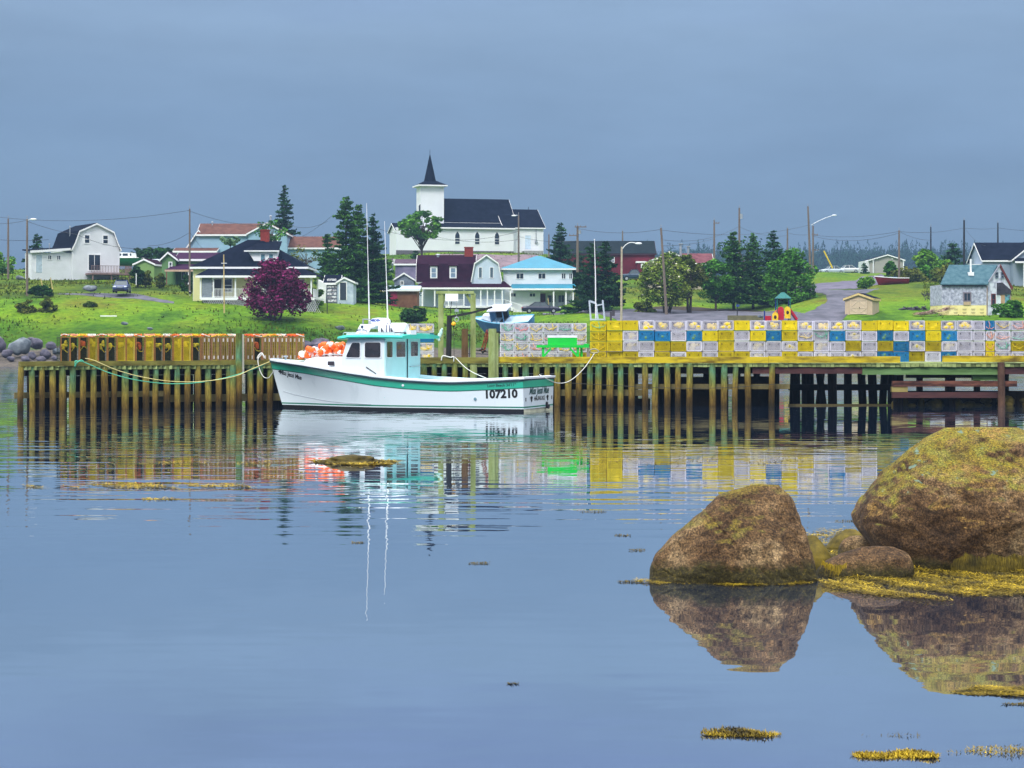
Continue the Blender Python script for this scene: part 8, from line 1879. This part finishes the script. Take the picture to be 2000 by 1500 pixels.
def mat_patch(px0, px1, y0, y1, n, ln, wd, m, mask=.0, h=.03, seed=0, name='seaweed', lift=.3, edge=1.0):
    px = _rw.uniform(px0, px1, n); y = _rw.uniform(y0, y1, n); D = yD(y); X = (px-1000)/F*D
    u = (px-px0)/(px1-px0)*2-1; v = (y-y0)/(y1-y0)*2-1
    nn = np.sin(X*3.1+seed+2*np.sin(D*1.9))*.35+np.sin(X*7.3+D*5.1+seed)*.25+np.sin(X*17+D*11+seed*2)*.18+_rw.uniform(-.2,.2,n)
    k_ = (1-(np.abs(u)**3+np.abs(v)**2.2)*edge+nn*.8) > mask; X, D = X[k_], D[k_]; hh = np.clip(nn[k_]+.3, 0, 1)*h
    return strands(name, X, D, .002+_rw.uniform(0,1,len(X))*hh, ln, wd, m, lift=lift)
mat_patch(1580, 2180, 1104, 1176, 40000, .07, .007, weed_m, .62, .05, 1)
mat_patch(1600, 2180, 1108, 1170, 9000, .06, .009, weed_d, .45, .03, 15)
mat_patch(1775, 1900, 1101, 1114, 6000, .12, .007, weed_m, .35, .16, 16, lift=.7)
mat_patch(1770, 1960, 1098, 1116, 9000, .09, .008, weed_m, .3, .14, 2, lift=.8)
mat_patch(1240, 1610, 1127, 1146, 9000, .055, .007, weed_m, .50, .03, 3)
mat_patch(1560, 1720, 1030, 1090, 5000, .07, .009, weed_m, .55, .04, 4)
mat_patch(1820, 2120, 1343, 1362, 9000, .04, .006, weed_m, .4, .03, 5)
mat_patch(1360, 1565, 1426, 1443, 5200, .03, .005, weed_m, .42, .035, 6, lift=1.4)
mat_patch(1640, 1850, 1467, 1487, 8000, .03, .005, weed_m, .40, .035, 7, lift=1.4)
mat_patch(1800, 2060, 1458, 1478, 1300, .03, .004, weed_m, .75, .02, 8, lift=1.4)
mat_patch(1660, 1830, 1434, 1442, 160, .03, .004, weed_d, .5, .02, 9, lift=1.4)
mat_patch(600, 780, 898, 910, 5200, .16, .02, weed_m, .42, .03, 10)
mat_patch(20, 560, 944, 956, 6500, .12, .012, weed_m, .78, .02, 11)
mat_patch(200, 640, 896, 912, 2200, .13, .012, weed_m, .95, .02, 12)
mat_patch(270, 350, 973, 978, 260, .10, .012, weed_m, .6, .02, 13)
mat_patch(1080, 1720, 888, 912, 3800, .13, .012, weed_m, .98, .02, 14)
for i, (px, y, w_) in enumerate(((935,1101,22),(1245,1075,16),(1215,1046,20),(1000,1336,16),(1740,1003,26),(1690,1018,60),(1160,1000,30),(700,1060,16),(1230,1137,26),(1985,1376,30))):
    mat_patch(px-w_, px+w_, y-1.6, y+1.6, int(w_*9), .035, .006, weed_d, .35, .012, 20+i, lift=.8)
# low weed covered ledge just breaking the surface
b_ = rock_mesh('weedy_ledge', .72, .5, .16, 61, weed_d, loc=Vector((PX(690,47.6), 47.6, .0)), sub=4); tag(b_, 'low weed covered ledge breaking the surface in front of the boat', 'rock')
# hanging weed along the foot of the boulders
def fringe(px0, px1, D, z0, z1, n, m, bow=0):
    px = _rw.uniform(px0, px1, n); t = (px-px0)/(px1-px0)*2-1; Y = D-bow*np.sqrt(np.clip(1-t*t, 0, 1)); X = (px-1000)/F*Y
    return X, Y, _rw.uniform(z0, z1, n)*(1-.45*np.abs(np.sin(X*5.3+2*np.sin(X*3.1)))*_rw.uniform(.3,1,n))
for (a, c, D, z0, z1, n, bw_) in ((1725,2160,26.9,.06,.24,9000,1.22),(1604,1680,25.35,.05,.20,1600,.34)):
    X, Y, Z = fringe(a, c, D, z0, z1, n, weed_m, bw_); strands('seaweed', X, Y-.05, Z, .12, .006, weed_d if n > 2000 else weed_m, vert=True)
# ---------------------------------------------------------------- haze
def haze():
    m = bpy.data.materials.new('haze_air'); m.use_nodes = True; t = m.node_tree; t.nodes.remove(t.nodes['Principled BSDF'])
    v = t.nodes.new('ShaderNodeVolumePrincipled'); v.inputs['Color'].default_value = (.185, .29, .44, 1); v.inputs['Density'].default_value = HAZE
    v.inputs['Anisotropy'].default_value = .2
    t.links.new(v.outputs[0], t.nodes['Material Output'].inputs['Volume'])
    mb = MB(); mb.box(-1000, 1000, -80, 2600, -6, 92); o = mb.build('haze', m); tag(o, kind='stuff')
HAZE = 0.00048
haze()
